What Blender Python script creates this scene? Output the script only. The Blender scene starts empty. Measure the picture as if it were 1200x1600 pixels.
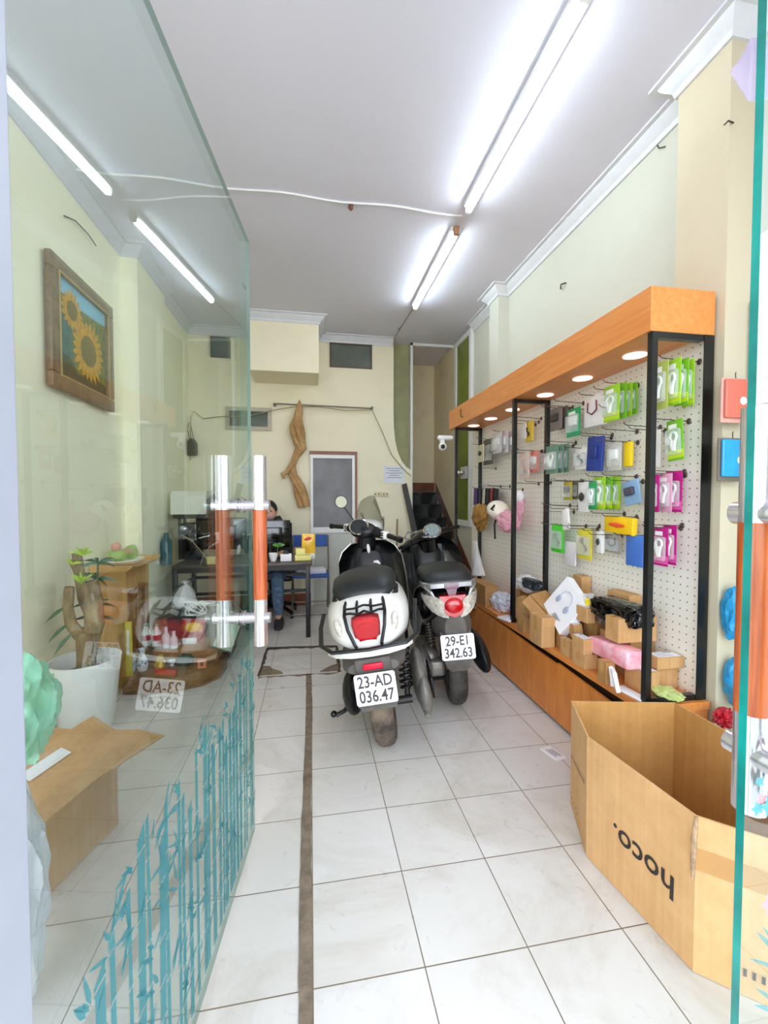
import bpy, bmesh, math, random
from mathutils import Vector, Matrix, Euler
PI = math.pi
R = math.radians
random.seed(7)
scene = bpy.context.scene
C = scene.collection

# ---------------------------------------------------------------- camera, world, exposure
FPX, YAW, PITCH, EYE = 660.0, R(9.9), R(1.82), 1.27
cd = bpy.data.cameras.new('camera')
cam = bpy.data.objects.new('camera', cd)
C.objects.link(cam)
cd.sensor_fit = 'HORIZONTAL'
cd.sensor_width = 36.0
cd.lens = 36.0 * FPX / 1200.0
cd.clip_start = 0.02
cam.location = (0, 0, EYE)
cam.rotation_euler = (PI / 2 - PITCH, 0, -YAW)
scene.camera = cam

world = bpy.data.worlds.new('world')
scene.world = world
world.use_nodes = True
wn = world.node_tree
bgn = wn.nodes['Background']
grad = wn.nodes.new('ShaderNodeTexCoord')
sep = wn.nodes.new('ShaderNodeSeparateXYZ')
rmp = wn.nodes.new('ShaderNodeValToRGB')
wn.links.new(grad.outputs['Generated'], sep.inputs[0])
wn.links.new(sep.outputs['Z'], rmp.inputs[0])
rmp.color_ramp.elements[0].position = 0.0
rmp.color_ramp.elements[0].color = (0.55, 0.56, 0.60, 1)
rmp.color_ramp.elements[1].position = 0.02
rmp.color_ramp.elements[1].color = (0.85, 0.90, 1.0, 1)
_e = rmp.color_ramp.elements.new(0.45); _e.color = (0.86, 0.91, 1.0, 1)
_e = rmp.color_ramp.elements.new(0.8); _e.color = (0.42, 0.47, 0.55, 1)
wn.links.new(rmp.outputs[0], bgn.inputs['Color'])
bgn.inputs['Strength'].default_value = 2.0

scene.view_settings.view_transform = 'Standard'
scene.view_settings.look = 'None'
scene.view_settings.exposure = 1.76
scene.view_settings.gamma = 1.0
scene.view_settings.use_curve_mapping = False
scene.cycles.max_bounces = 10
scene.cycles.diffuse_bounces = 8
scene.cycles.glossy_bounces = 4
scene.cycles.transparent_max_bounces = 24
scene.cycles.caustics_reflective = False
scene.cycles.caustics_refractive = False
scene.cycles.sample_clamp_indirect = 6.0
TUBE_STRENGTH = 10.5

# ---------------------------------------------------------------- pixel (1200x1600) -> world helpers
def ray(px, py):
    a = (px - 600) / FPX; b = -(py - 800) / FPX
    f = math.cos(PITCH) + b * math.sin(PITCH); u = -math.sin(PITCH) + b * math.cos(PITCH)
    return (a * math.cos(YAW) + f * math.sin(YAW), f * math.cos(YAW) - a * math.sin(YAW), u)
def at_x(px, py, X):
    x, y, u = ray(px, py); t = X / x; return Vector((X, y * t, EYE + u * t))
def at_y(px, py, Y):
    x, y, u = ray(px, py); t = Y / y; return Vector((x * t, Y, EYE + u * t))
def at_z(px, py, Z=0.0):
    x, y, u = ray(px, py); t = (Z - EYE) / u; return Vector((x * t, y * t, Z))

# ---------------------------------------------------------------- materials
MATS = {}
def _nodes(name):
    m = bpy.data.materials.new(name); m.use_nodes = True
    nt = m.node_tree; p = nt.nodes['Principled BSDF']
    return m, nt, p
def N(nt, t, **k):
    n = nt.nodes.new(t)
    for a, v in k.items():
        if a in n.inputs.keys(): n.inputs[a].default_value = v
        else: setattr(n, a, v)
    return n
def lin(c):
    return tuple((v / 12.92 if v <= 0.04045 else ((v + 0.055) / 1.055) ** 2.4) for v in c)
def hexc(h):
    h = h.lstrip('#'); return lin(tuple(int(h[i:i + 2], 16) / 255 for i in (0, 2, 4)))
def mat(name, col, rough=0.5, metal=0.0, vary=0.06, scale=12.0, bump=0.0, coat=0.0, stretch=(1, 1, 1), col2=None, emit=0.0, spec=None, trans=0.0):
    """principled material whose colour wanders a little through a procedural noise"""
    if name in MATS: return MATS[name]
    if isinstance(col, str): col = hexc(col)
    m, nt, p = _nodes(name)
    tc = N(nt, 'ShaderNodeTexCoord'); mp = N(nt, 'ShaderNodeMapping')
    mp.inputs['Scale'].default_value = stretch
    nt.links.new(tc.outputs['Object'], mp.inputs[0])
    nz = N(nt, 'ShaderNodeTexNoise', Scale=scale, Detail=4.0, Roughness=0.6)
    nt.links.new(mp.outputs[0], nz.inputs['Vector'])
    rp = N(nt, 'ShaderNodeValToRGB')
    if col2 is None:
        a = tuple(max(0, v * (1 - vary)) for v in col); b = tuple(min(1, v * (1 + vary)) for v in col)
    else:
        a = hexc(col2) if isinstance(col2, str) else col2; b = col
    rp.color_ramp.elements[0].position = 0.35; rp.color_ramp.elements[1].position = 0.65
    rp.color_ramp.elements[0].color = (*a, 1); rp.color_ramp.elements[1].color = (*b, 1)
    nt.links.new(nz.outputs['Fac'], rp.inputs[0])
    nt.links.new(rp.outputs[0], p.inputs['Base Color'])
    p.inputs['Roughness'].default_value = rough
    p.inputs['Metallic'].default_value = metal
    if coat: p.inputs['Coat Weight'].default_value = coat; p.inputs['Coat Roughness'].default_value = 0.08
    if spec is not None: p.inputs['Specular IOR Level'].default_value = spec
    if trans: p.inputs['Transmission Weight'].default_value = trans
    if bump:
        bp = N(nt, 'ShaderNodeBump', Strength=bump, Distance=0.01)
        nt.links.new(nz.outputs['Fac'], bp.inputs['Height']); nt.links.new(bp.outputs[0], p.inputs['Normal'])
    if emit:
        p.inputs['Emission Color'].default_value = (*col, 1); p.inputs['Emission Strength'].default_value = emit
    MATS[name] = m
    return m
def sheer(name, col, op=0.4, rough=0.25, gloss=0.25, scale=0, crinkle=0.0):
    """thin see-through sheet: clear glass, plastic bags, blister packs"""
    if name in MATS: return MATS[name]
    if isinstance(col, str): col = hexc(col)
    m, nt, p = _nodes(name)
    nt.nodes.remove(p)
    out = [n for n in nt.nodes if n.type == 'OUTPUT_MATERIAL'][0]
    tr = N(nt, 'ShaderNodeBsdfTransparent'); tr.inputs[0].default_value = (*[0.35 * c + 0.65 for c in col], 1)
    df = N(nt, 'ShaderNodeBsdfPrincipled'); df.inputs['Base Color'].default_value = (*col, 1); df.inputs['Roughness'].default_value = rough
    mx = N(nt, 'ShaderNodeMixShader')
    fac = N(nt, 'ShaderNodeMath', operation='MULTIPLY_ADD'); fac.use_clamp = True
    lw = N(nt, 'ShaderNodeLayerWeight', Blend=0.35)
    nt.links.new(lw.outputs['Facing'], fac.inputs[0]); fac.inputs[1].default_value = gloss; fac.inputs[2].default_value = op
    nt.links.new(fac.outputs[0], mx.inputs[0]); nt.links.new(tr.outputs[0], mx.inputs[1]); nt.links.new(df.outputs[0], mx.inputs[2])
    if crinkle:
        tc = N(nt, 'ShaderNodeTexCoord'); nz = N(nt, 'ShaderNodeTexNoise', Scale=scale or 40.0, Detail=3.0)
        bp = N(nt, 'ShaderNodeBump', Strength=crinkle, Distance=0.01)
        nt.links.new(tc.outputs['Object'], nz.inputs['Vector']); nt.links.new(nz.outputs['Fac'], bp.inputs['Height'])
        nt.links.new(bp.outputs[0], df.inputs['Normal'])
    nt.links.new(mx.outputs[0], out.inputs[0])
    MATS[name] = m
    return m
def clear_glass(name, tint, boost=1.0):
    """architectural glass: tinted straight-through light plus a Fresnel mirror"""
    m, nt, p = _nodes(name); nt.nodes.remove(p)
    out = [n for n in nt.nodes if n.type == 'OUTPUT_MATERIAL'][0]
    tr = N(nt, 'ShaderNodeBsdfTransparent'); tr.inputs[0].default_value = (*tint, 1)
    gl = N(nt, 'ShaderNodeBsdfGlossy'); gl.inputs['Roughness'].default_value = 0.0; gl.inputs['Color'].default_value = (0.93, 1, 0.97, 1)
    fr = N(nt, 'ShaderNodeFresnel', IOR=1.5)
    ml = N(nt, 'ShaderNodeMath', operation='MULTIPLY'); ml.inputs[1].default_value = boost; ml.use_clamp = True
    mx = N(nt, 'ShaderNodeMixShader')
    nt.links.new(fr.outputs[0], ml.inputs[0]); nt.links.new(ml.outputs[0], mx.inputs[0])
    nt.links.new(tr.outputs[0], mx.inputs[1]); nt.links.new(gl.outputs[0], mx.inputs[2])
    nt.links.new(mx.outputs[0], out.inputs[0])
    MATS[name] = m
    return m

def wall_mat(name, col, stain='#8a7f5c', amount=0.25, low=None):
    """emulsion paint with blotchy grime; low = height under which damp stains spread"""
    m, nt, p = _nodes(name)
    tc = N(nt, 'ShaderNodeTexCoord')
    n1 = N(nt, 'ShaderNodeTexNoise', Scale=1.3, Detail=6.0, Roughness=0.65)
    n2 = N(nt, 'ShaderNodeTexNoise', Scale=9.0, Detail=5.0, Roughness=0.7)
    for n in (n1, n2): nt.links.new(tc.outputs['Object'], n.inputs['Vector'])
    r1 = N(nt, 'ShaderNodeMapRange'); r1.inputs['From Min'].default_value = 0.52; r1.inputs['From Max'].default_value = 0.78
    nt.links.new(n1.outputs['Fac'], r1.inputs['Value'])
    mul = N(nt, 'ShaderNodeMath', operation='MULTIPLY'); nt.links.new(r1.outputs[0], mul.inputs[0]); nt.links.new(n2.outputs['Fac'], mul.inputs[1])
    fac = N(nt, 'ShaderNodeMath', operation='MULTIPLY'); nt.links.new(mul.outputs[0], fac.inputs[0]); fac.inputs[1].default_value = amount * 2
    last = fac
    if low:
        sp = N(nt, 'ShaderNodeSeparateXYZ'); nt.links.new(tc.outputs['Object'], sp.inputs[0])
        ad = N(nt, 'ShaderNodeMath', operation='MULTIPLY_ADD'); nt.links.new(n2.outputs['Fac'], ad.inputs[0]); ad.inputs[1].default_value = low; nt.links.new(sp.outputs['Z'], ad.inputs[2])
        mr = N(nt, 'ShaderNodeMapRange'); mr.inputs['From Min'].default_value = low * 1.5; mr.inputs['From Max'].default_value = low * 0.5
        mr.inputs['To Max'].default_value = 0.55
        nt.links.new(ad.outputs[0], mr.inputs['Value'])
        mm = N(nt, 'ShaderNodeMath', operation='MAXIMUM'); nt.links.new(fac.outputs[0], mm.inputs[0]); nt.links.new(mr.outputs[0], mm.inputs[1]); last = mm
    mx = N(nt, 'ShaderNodeMix', data_type='RGBA')
    mx.inputs['A'].default_value = (*hexc(col), 1); mx.inputs['B'].default_value = (*hexc(stain), 1)
    for s in mx.inputs:
        if s.type == 'RGBA' and s.name == 'A': s.default_value = (*hexc(col), 1)
        if s.type == 'RGBA' and s.name == 'B': s.default_value = (*hexc(stain), 1)
    nt.links.new(last.outputs[0], mx.inputs[0])
    nt.links.new([o for o in mx.outputs if o.type == 'RGBA'][0], p.inputs['Base Color'])
    p.inputs['Roughness'].default_value = 0.75
    p.inputs['Specular IOR Level'].default_value = 0.2
    bp = N(nt, 'ShaderNodeBump', Strength=0.12, Distance=0.01); nt.links.new(n2.outputs['Fac'], bp.inputs['Height']); nt.links.new(bp.outputs[0], p.inputs['Normal'])
    MATS[name] = m
    return m

# ---------------------------------------------------------------- geometry collector
WM = {}
class G:
    def __init__(s): s.bm = bmesh.new(); s.M = Matrix()
    def _add(s, verts, faces, mi=0):
        vs = [s.bm.verts.new(s.M @ Vector(v)) for v in verts]
        for f in faces:
            try: fc = s.bm.faces.new([vs[i] for i in f]); fc.material_index = mi
            except ValueError: pass
        return s
    def box(s, c, size, rot=None, bev=0.0, seg=2, mi=0):
        sx, sy, sz = [v / 2 for v in size]
        t = bmesh.new()
        bmesh.ops.create_cube(t, size=1.0)
        for v in t.verts: v.co = Vector((v.co.x * sx * 2, v.co.y * sy * 2, v.co.z * sz * 2))
        if bev: bmesh.ops.bevel(t, geom=list(t.edges), offset=min(bev, min(sx, sy, sz) * 0.95), segments=seg, affect='EDGES', profile=0.5)
        m = Matrix.Translation(c)
        if rot is not None: m = m @ Euler(rot).to_matrix().to_4x4()
        s._merge(t, m, mi); return s
    def box2(s, a, b, bev=0.0, mi=0):
        a, b = Vector(a), Vector(b)
        return s.box((a + b) / 2, [abs(v) for v in (b - a)], bev=bev, mi=mi)
    def _merge(s, t, m, mi):
        t.verts.index_update()
        s._add([m @ v.co for v in t.verts], [[v.index for v in f.verts] for f in t.faces], mi); t.free()
    def cyl(s, p0, p1, r0, r1=None, seg=16, mi=0):
        return s.tube([p0, p1], [r0, r0 if r1 is None else r1], seg, mi)
    def tube(s, pts, r, seg=8, mi=0, closed=False, flat=None):
        pts = [Vector(p) for p in pts]; n = len(pts)
        rr = r if isinstance(r, (list, tuple)) else [r] * n
        rings = []; up = None
        for i, p in enumerate(pts):
            if closed: d = pts[(i + 1) % n] - pts[i - 1]
            else: d = pts[min(i + 1, n - 1)] - pts[max(i - 1, 0)]
            d = d.normalized() if d.length > 1e-9 else Vector((0, 0, 1))
            if up is None: up = Vector((0, 0, 1)) if abs(d.z) < 0.9 else Vector((0, 1, 0))
            a = d.cross(up); a = a.normalized() if a.length > 1e-6 else d.orthogonal().normalized()
            b = a.cross(d).normalized(); up = b
            ring = []
            for k in range(seg):
                th = 2 * PI * k / seg
                w = flat if flat else 1.0
                ring.append(p + a * math.cos(th) * rr[i] + b * math.sin(th) * rr[i] * w)
            rings.append(ring)
        return s.loft(rings, cap=not closed, mi=mi, loop=closed)
    def loft(s, rings, cap=True, mi=0, loop=False, closed=True):
        n = len(rings[0]); vs = []; fs = []
        for r_ in rings: vs += list(r_)
        m = len(rings)
        for i in range(m if loop else m - 1):
            j = (i + 1) % m
            for k in range(n if closed else n - 1):
                l = (k + 1) % n
                fs.append((i * n + k, i * n + l, j * n + l, j * n + k))
        if cap and closed and not loop:
            fs.append(tuple(range(n - 1, -1, -1))); fs.append(tuple((m - 1) * n + k for k in range(n)))
        return s._add(vs, fs, mi)
    def lathe(s, prof, c=(0, 0, 0), seg=24, mi=0, sx=1.0, sy=1.0):
        rings = [[(c[0] + r * math.cos(2 * PI * k / seg) * sx, c[1] + r * math.sin(2 * PI * k / seg) * sy, c[2] + z) for k in range(seg)] for r, z in prof]
        return s.loft(rings, mi=mi)
    def ball(s, c, r, seg=16, rot=None, mi=0):
        if not isinstance(r, (tuple, list)): r = (r, r, r)
        t = bmesh.new(); bmesh.ops.create_uvsphere(t, u_segments=seg, v_segments=max(6, seg // 2), radius=1.0)
        m = Matrix.Translation(c)
        if rot is not None: m = m @ Euler(rot).to_matrix().to_4x4()
        s._merge(t, m @ Matrix.Diagonal((*r, 1)), mi); return s
    def blob(s, c, r, amp=0.2, freq=3.0, sub=3, seed=0, mi=0, rot=None, crease=0.0):
        """crumpled lump: icosphere pushed about by noise"""
        from mathutils import noise
        if not isinstance(r, (tuple, list)): r = (r, r, r)
        t = bmesh.new(); bmesh.ops.create_icosphere(t, subdivisions=sub, radius=1.0)
        for v in t.verts:
            q = v.co * freq + Vector((seed * 7.1, seed * 3.3, seed))
            w = 1 + amp * noise.noise(q) + amp * 0.5 * noise.noise(q * 2.7)
            if crease: w += crease * (0.35 - abs(noise.noise(q * 1.15 + Vector((3, 1, 2)))) * 1.6) + crease * 0.22 * (0.3 - abs(noise.noise(q * 3.7)) * 1.5)
            v.co *= w
        m = Matrix.Translation(c)
        if rot is not None: m = m @ Euler(rot).to_matrix().to_4x4()
        s._merge(t, m @ Matrix.Diagonal((*r, 1)), mi); return s
    def bagbox(s, c, r, amp=0.1, freq=3.0, sub=4, seed=0, p=0.45, rot=None):
        """boxy wrapped lump"""
        from mathutils import noise
        t = bmesh.new(); bmesh.ops.create_icosphere(t, subdivisions=sub, radius=1.0)
        for v in t.verts:
            q = v.co * freq + Vector((seed * 7.1, seed * 3.3, seed)); w = [math.copysign(abs(a) ** p, a) for a in v.co]
            v.co = Vector(w) * (1 + amp * noise.noise(q) + amp * 0.9 * (0.3 - abs(noise.noise(q * 2.3)) * 1.6) + amp * 0.4 * noise.noise(q * 5.1)) * 0.92
        m = Matrix.Translation(c)
        if rot is not None: m = m @ Euler(rot).to_matrix().to_4x4()
        s._merge(t, m @ Matrix.Diagonal((*r, 1)), 0); return s
    def prism(s, poly, M=None, h=0.01, mi=0):
        """polygon (x,y) extruded 0..h along local z, placed by M"""
        M = M or Matrix(); n = len(poly)
        vs = [M @ Vector((x, y, 0)) for x, y in poly] + [M @ Vector((x, y, h)) for x, y in poly]
        fs = [tuple(range(n - 1, -1, -1)), tuple(range(n, 2 * n))] + [(i, (i + 1) % n, n + (i + 1) % n, n + i) for i in range(n)]
        return s._add(vs, fs, mi)
    def quad(s, a, b, c, d, th=0.0, mi=0):
        if not th: return s._add([a, b, c, d], [(0, 1, 2, 3)], mi)
        a, b, c, d = [Vector(v) for v in (a, b, c, d)]
        n = (b - a).cross(d - a).normalized() * th
        vs = [a, b, c, d, a + n, b + n, c + n, d + n]
        return s._add(vs, [(3, 2, 1, 0), (4, 5, 6, 7), (0, 1, 5, 4), (1, 2, 6, 5), (2, 3, 7, 6), (3, 0, 4, 7)], mi)
    def mesh(s, me, M=None, mi=0):
        M = M or Matrix()
        return s._add([M @ v.co for v in me.vertices], [tuple(p.vertices) for p in me.polygons], mi)
    def build(s, name, mats, parent=None, smooth=38, sub=0, local=False, origin=None):
        bm = s.bm
        bmesh.ops.recalc_face_normals(bm, faces=list(bm.faces))
        if parent is not None:
            o0 = WM.get(parent.name, Vector((0, 0, 0)))
        elif local: o0 = Vector((0, 0, 0))
        elif origin is not None: o0 = Vector(origin)
        else:
            xs = [v.co for v in bm.verts]
            lo = Vector([min(v[i] for v in xs) for i in range(3)]); hi = Vector([max(v[i] for v in xs) for i in range(3)])
            o0 = Vector(((lo.x + hi.x) / 2, (lo.y + hi.y) / 2, lo.z))
        bmesh.ops.translate(bm, verts=list(bm.verts), vec=-o0)
        me = bpy.data.meshes.new(name); bm.to_mesh(me); bm.free()
        if not isinstance(mats, (list, tuple)): mats = [mats]
        for m in mats: me.materials.append(m)
        if smooth:
            me.shade_smooth(); me.set_sharp_from_angle(angle=R(smooth))
        o = bpy.data.objects.new(name, me); C.objects.link(o)
        if parent is not None: o.parent = parent
        else: o.location = o0
        WM[o.name] = o0
        if sub:
            md = o.modifiers.new('sub', 'SUBSURF'); md.levels = sub; md.render_levels = sub
        return o

def text_mesh(txt, size=1.0, bold=0.0, extrude=0.0, sx=1.0, align='CENTER'):
    cu = bpy.data.curves.new('t', 'FONT'); cu.body = txt; cu.size = size; cu.offset = bold; cu.extrude = extrude
    cu.align_x = align; cu.align_y = 'CENTER'; cu.resolution_u = 3; cu.space_line = 0.9
    o = bpy.data.objects.new('t', cu); C.objects.link(o)
    dg = bpy.context.evaluated_depsgraph_get(); dg.update()
    me = bpy.data.meshes.new_from_object(o.evaluated_get(dg))
    for v in me.vertices: v.co.x *= sx
    bpy.data.objects.remove(o); bpy.data.curves.remove(cu)
    return me

def tag(o, label=None, cat=None, group=None, kind=None):
    if label: o['label'] = label
    if cat: o['category'] = cat
    if group: o['group'] = group
    if kind: o['kind'] = kind
    return o
def thing(name, loc, label, cat, group=None):
    o = bpy.data.objects.new(name, None); C.objects.link(o); o.empty_display_size = 0.05
    o.location = loc; WM[o.name] = Vector(loc)
    return tag(o, label, cat, group)
def struct(o): o['kind'] = 'structure'; return o
def frame(o, X, Y, Z=None):
    """matrix with axes X, Y and origin o"""
    X = Vector(X).normalized(); Y = Vector(Y).normalized(); Z = X.cross(Y).normalized() if Z is None else Vector(Z)
    m = Matrix.Identity(4)
    for i in range(3): m[i][0] = X[i]; m[i][1] = Y[i]; m[i][2] = Z[i]; m[i][3] = o[i]
    return m

# ================================================================ SETTING
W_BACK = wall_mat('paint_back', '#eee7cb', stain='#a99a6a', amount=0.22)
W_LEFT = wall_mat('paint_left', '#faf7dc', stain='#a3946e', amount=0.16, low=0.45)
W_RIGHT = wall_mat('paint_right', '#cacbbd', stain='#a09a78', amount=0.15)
W_PILL = wall_mat('paint_pillar', '#cdc2a8', stain='#b08c60', amount=0.18)
W_STAIR = wall_mat('paint_stair', '#dccfae', stain='#8a7a56', amount=0.4)
CEIL = wall_mat('paint_ceiling', '#dcdce8', stain='#b4ab9c', amount=0.10)
CORN = mat('cornice_white', '#d6d8dc', 0.6, vary=0.03)

def tile_mat():
    m, nt, p = _nodes('floor_tiles')
    tc = N(nt, 'ShaderNodeTexCoord'); mp = N(nt, 'ShaderNodeMapping')
    mp.inputs['Location'].default_value = (0.0 + 3.0, -1.07 + 3.0, 0)
    nt.links.new(tc.outputs['Object'], mp.inputs[0])
    br = N(nt, 'ShaderNodeTexBrick'); br.offset = 0.0; br.squash = 1.0
    for k, v in {'Scale': 1.0, 'Mortar Size': 0.0020, 'Mortar Smooth': 0.25, 'Brick Width': 0.3, 'Row Height': 0.3, 'Bias': 0.0}.items(): br.inputs[k].default_value = v
    br.inputs['Color1'].default_value = (*hexc('#dcd6d2'), 1); br.inputs['Color2'].default_value = (*hexc('#e4dfde'), 1); br.inputs['Mortar'].default_value = (*hexc('#776a59'), 1)
    nt.links.new(mp.outputs[0], br.inputs['Vector'])
    n1 = N(nt, 'ShaderNodeTexNoise', Scale=2.0, Detail=7.0, Roughness=0.7); n1.inputs['Distortion'].default_value = 1.0
    nt.links.new(tc.outputs['Object'], n1.inputs['Vector'])
    r1 = N(nt, 'ShaderNodeMapRange'); r1.inputs['From Min'].default_value = 0.47; r1.inputs['From Max'].default_value = 0.8; r1.inputs['To Max'].default_value = 0.6
    nt.links.new(n1.outputs['Fac'], r1.inputs['Value'])
    sp = N(nt, 'ShaderNodeSeparateXYZ'); nt.links.new(tc.outputs['Object'], sp.inputs[0])
    mx2 = N(nt, 'ShaderNodeMix', data_type='RGBA', blend_type='MULTIPLY')
    def setc(n, a=None, b=None):
        for s in n.inputs:
            if s.type == 'RGBA' and s.name == 'A' and a: s.default_value = (*a, 1)
            if s.type == 'RGBA' and s.name == 'B' and b: s.default_value = (*b, 1)
    def outc(n): return [o for o in n.outputs if o.type == 'RGBA'][0]
    def inc(n, w): return [s for s in n.inputs if s.type == 'RGBA' and s.name == w][0]
    setc(mx2, b=hexc('#f4f4ee')); mx2.inputs[0].default_value = 0.5; nt.links.new(br.outputs['Color'], inc(mx2, 'A'))
    mx = N(nt, 'ShaderNodeMix', data_type='RGBA'); setc(mx, b=hexc('#a8977c'))
    nt.links.new(r1.outputs[0], mx.inputs[0]); nt.links.new(outc(mx2), inc(mx, 'A'))
    nt.links.new(outc(mx), p.inputs['Base Color'])
    p.inputs['Roughness'].default_value = 0.28
    n3 = N(nt, 'ShaderNodeTexNoise', Scale=14.0, Detail=4.0); n3.inputs['Distortion'].default_value = 2.0
    nt.links.new(tc.outputs['Object'], n3.inputs['Vector'])
    rr = N(nt, 'ShaderNodeMapRange'); rr.inputs['To Min'].default_value = 0.2; rr.inputs['To Max'].default_value = 0.42
    nt.links.new(n3.outputs['Fac'], rr.inputs['Value']); nt.links.new(rr.outputs[0], p.inputs['Roughness'])
    ad = N(nt, 'ShaderNodeMath', operation='MULTIPLY_ADD'); nt.links.new(n3.outputs['Fac'], ad.inputs[0]); ad.inputs[1].default_value = 0.25
    iv = N(nt, 'ShaderNodeMath', operation='MULTIPLY'); nt.links.new(br.outputs['Fac'], iv.inputs[0]); iv.inputs[1].default_value = -1.0
    nt.links.new(iv.outputs[0], ad.inputs[2])
    bp = N(nt, 'ShaderNodeBump', Strength=0.18, Distance=0.004); nt.links.new(ad.outputs[0], bp.inputs['Height']); nt.links.new(bp.outputs[0], p.inputs['Normal'])
    MATS['floor_tiles'] = m
    return m
TILE = tile_mat()
CH = 3.2   # ceiling height
XL, XR = -1.42, 1.80
g = G(); g.box2((-1.6, -0.6, -0.05), (2.0, 6.1, 0)); struct(g.build('floor', TILE, smooth=0, origin=(0, 0, 0)))
g = G(); g.box2((-7, -7, -0.10), (8, -0.6, -0.03)); struct(g.build('floor_outside', mat('paving', '#b9b7b2', 0.8, vary=0.12, scale=3), smooth=0))
g = G(); g.box2((-1.6, 0.45, CH), (2.0, 6.1, CH + 0.08)); struct(g.build('ceiling', CEIL, smooth=0, origin=(0, 0, 0)))
g = G(); g.box2((XL - 0.12, 0.45, 0), (XL, 3.58, CH)); g.box2((XL - 0.12, 3.58, 0), (-1.30, 4.20, CH)); g.box2((XL - 0.12, 4.20, 0), (-1.345, 5.1, CH))
struct(g.build('wall_left', W_LEFT, smooth=0, origin=(0, 0, 0)))
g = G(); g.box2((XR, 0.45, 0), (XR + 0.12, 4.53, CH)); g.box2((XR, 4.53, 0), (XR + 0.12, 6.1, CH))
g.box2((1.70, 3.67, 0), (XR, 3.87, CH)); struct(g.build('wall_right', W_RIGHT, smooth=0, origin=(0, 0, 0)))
g = G(); g.box2((1.68, 1.49, 0), (XR + 0.02, 1.74, CH)); struct(g.build('wall_pillar', W_PILL, smooth=0, origin=(0, 0, 0)))
# back wall with the curved edge beside the stairs
crv = [(1.009, 2.36), (1.012, 2.15), (1.03, 1.97), (1.062, 1.84), (1.11, 1.735), (1.17, 1.66), (1.24, 1.615)]
g = G(); poly = [(-1.5, 0), (1.24, 0)] + crv[::-1] + [(1.009, CH), (-1.5, CH)]
g.prism(poly, Matrix(((1, 0, 0, 0), (0, 0, -1, 5.22), (0, 1, 0, 0), (0, 0, 0, 1))), 0.12)
struct(g.build('wall_back', W_BACK, smooth=0, origin=(0, 0, 0)))
g = G(); g.box2((-0.62, 4.6, 2.605), (0.10, 5.12, CH), bev=0.006); struct(g.build('wall_soffit', W_BACK, smooth=0, origin=(0, 0, 0)))
g = G(); g.box2((0.95, 5.24, 1.0), (1.235, 5.30, CH)); struct(g.build('wall_stair_side', mat('stair_olive', '#9b9a74', 0.8, vary=0.15, scale=4), smooth=0))
g = G(); g.box2((1.0, 6.0, 0), (1.92, 6.1, CH))
g.box2((0.80, 5.22, 0), (0.95, 6.1, CH)); g.box2((1.79, 5.12, 0), (XR + 0.002, 6.0, CH)); struct(g.build('wall_stair_back', W_STAIR, smooth=0, origin=(0, 0, 0)))
g = G(); g.box2((1.235, 5.16, 0.9), (1.265, 5.2, CH)); g.box2((1.235, 5.16, CH - 0.03), (1.79, 5.2, CH)); struct(g.build('trim_1', mat('alu_white', '#dfe2e0', 0.35, vary=0.02), smooth=0))

g = G(); g.box2((-2.6, -1.5, 3.05), (3.0, 0.45, 3.2)); struct(g.build('sky_shade_slab', CEIL, smooth=0))  # added slab out of view, keeps high sky light off the near floor
def cornice(path, name, side=1, z=CH):
    """stepped plaster cornice following a plan path; profile hangs below the ceiling on the left/right of travel"""
    prof = [(0, 0), (0.0, -0.085), (0.012, -0.085), (0.018, -0.06), (0.05, -0.03), (0.06, -0.012), (0.085, -0.012), (0.085, 0)]
    pts = [Vector((x, y, 0)) for x, y in path]; rings = []
    for i, p in enumerate(pts):
        d1 = (p - pts[i - 1]).normalized() if i else (pts[1] - p).normalized()
        d2 = (pts[i + 1] - p).normalized() if i < len(pts) - 1 else d1
        n1 = Vector((-d1.y, d1.x, 0)) * side; n2 = Vector((-d2.y, d2.x, 0)) * side
        n = (n1 + n2); n = n / max(0.3, n.length_squared) * 2
        rings.append([p + n * a + Vector((0, 0, z + b)) for a, b in prof])
    g = G(); g.loft(rings); return struct(g.build(name, CORN, smooth=30))
cornice([(XR, 1.10), (XR, 1.49), (1.68, 1.49), (1.68, 1.74), (XR, 1.74), (XR, 3.67), (1.70, 3.67), (1.70, 3.87), (XR, 3.87), (XR, 4.5)], 'trim_2', 1)
cornice([(XL, 0.5), (XL, 3.58), (-1.30, 3.58), (-1.30, 4.20), (-1.345, 4.20), (-1.345, 5.1), (-0.62, 5.1)], 'trim_3', -1)
cornice([(-0.62, 4.6), (0.10, 4.6), (0.10, 5.1), (1.0, 5.1)], 'trim_4', -1)
TERRA = mat('terracotta_skirting', '#8a3f1c', 0.35, vary=0.2, scale=8)
g = G(); g.box2((-1.345, 5.088, 0), (0.0, 5.1, 0.14)); g.box2((0.56, 5.088, 0), (1.24, 5.1, 0.14)); struct(g.build('baseboard_back', TERRA, smooth=0))

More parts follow.
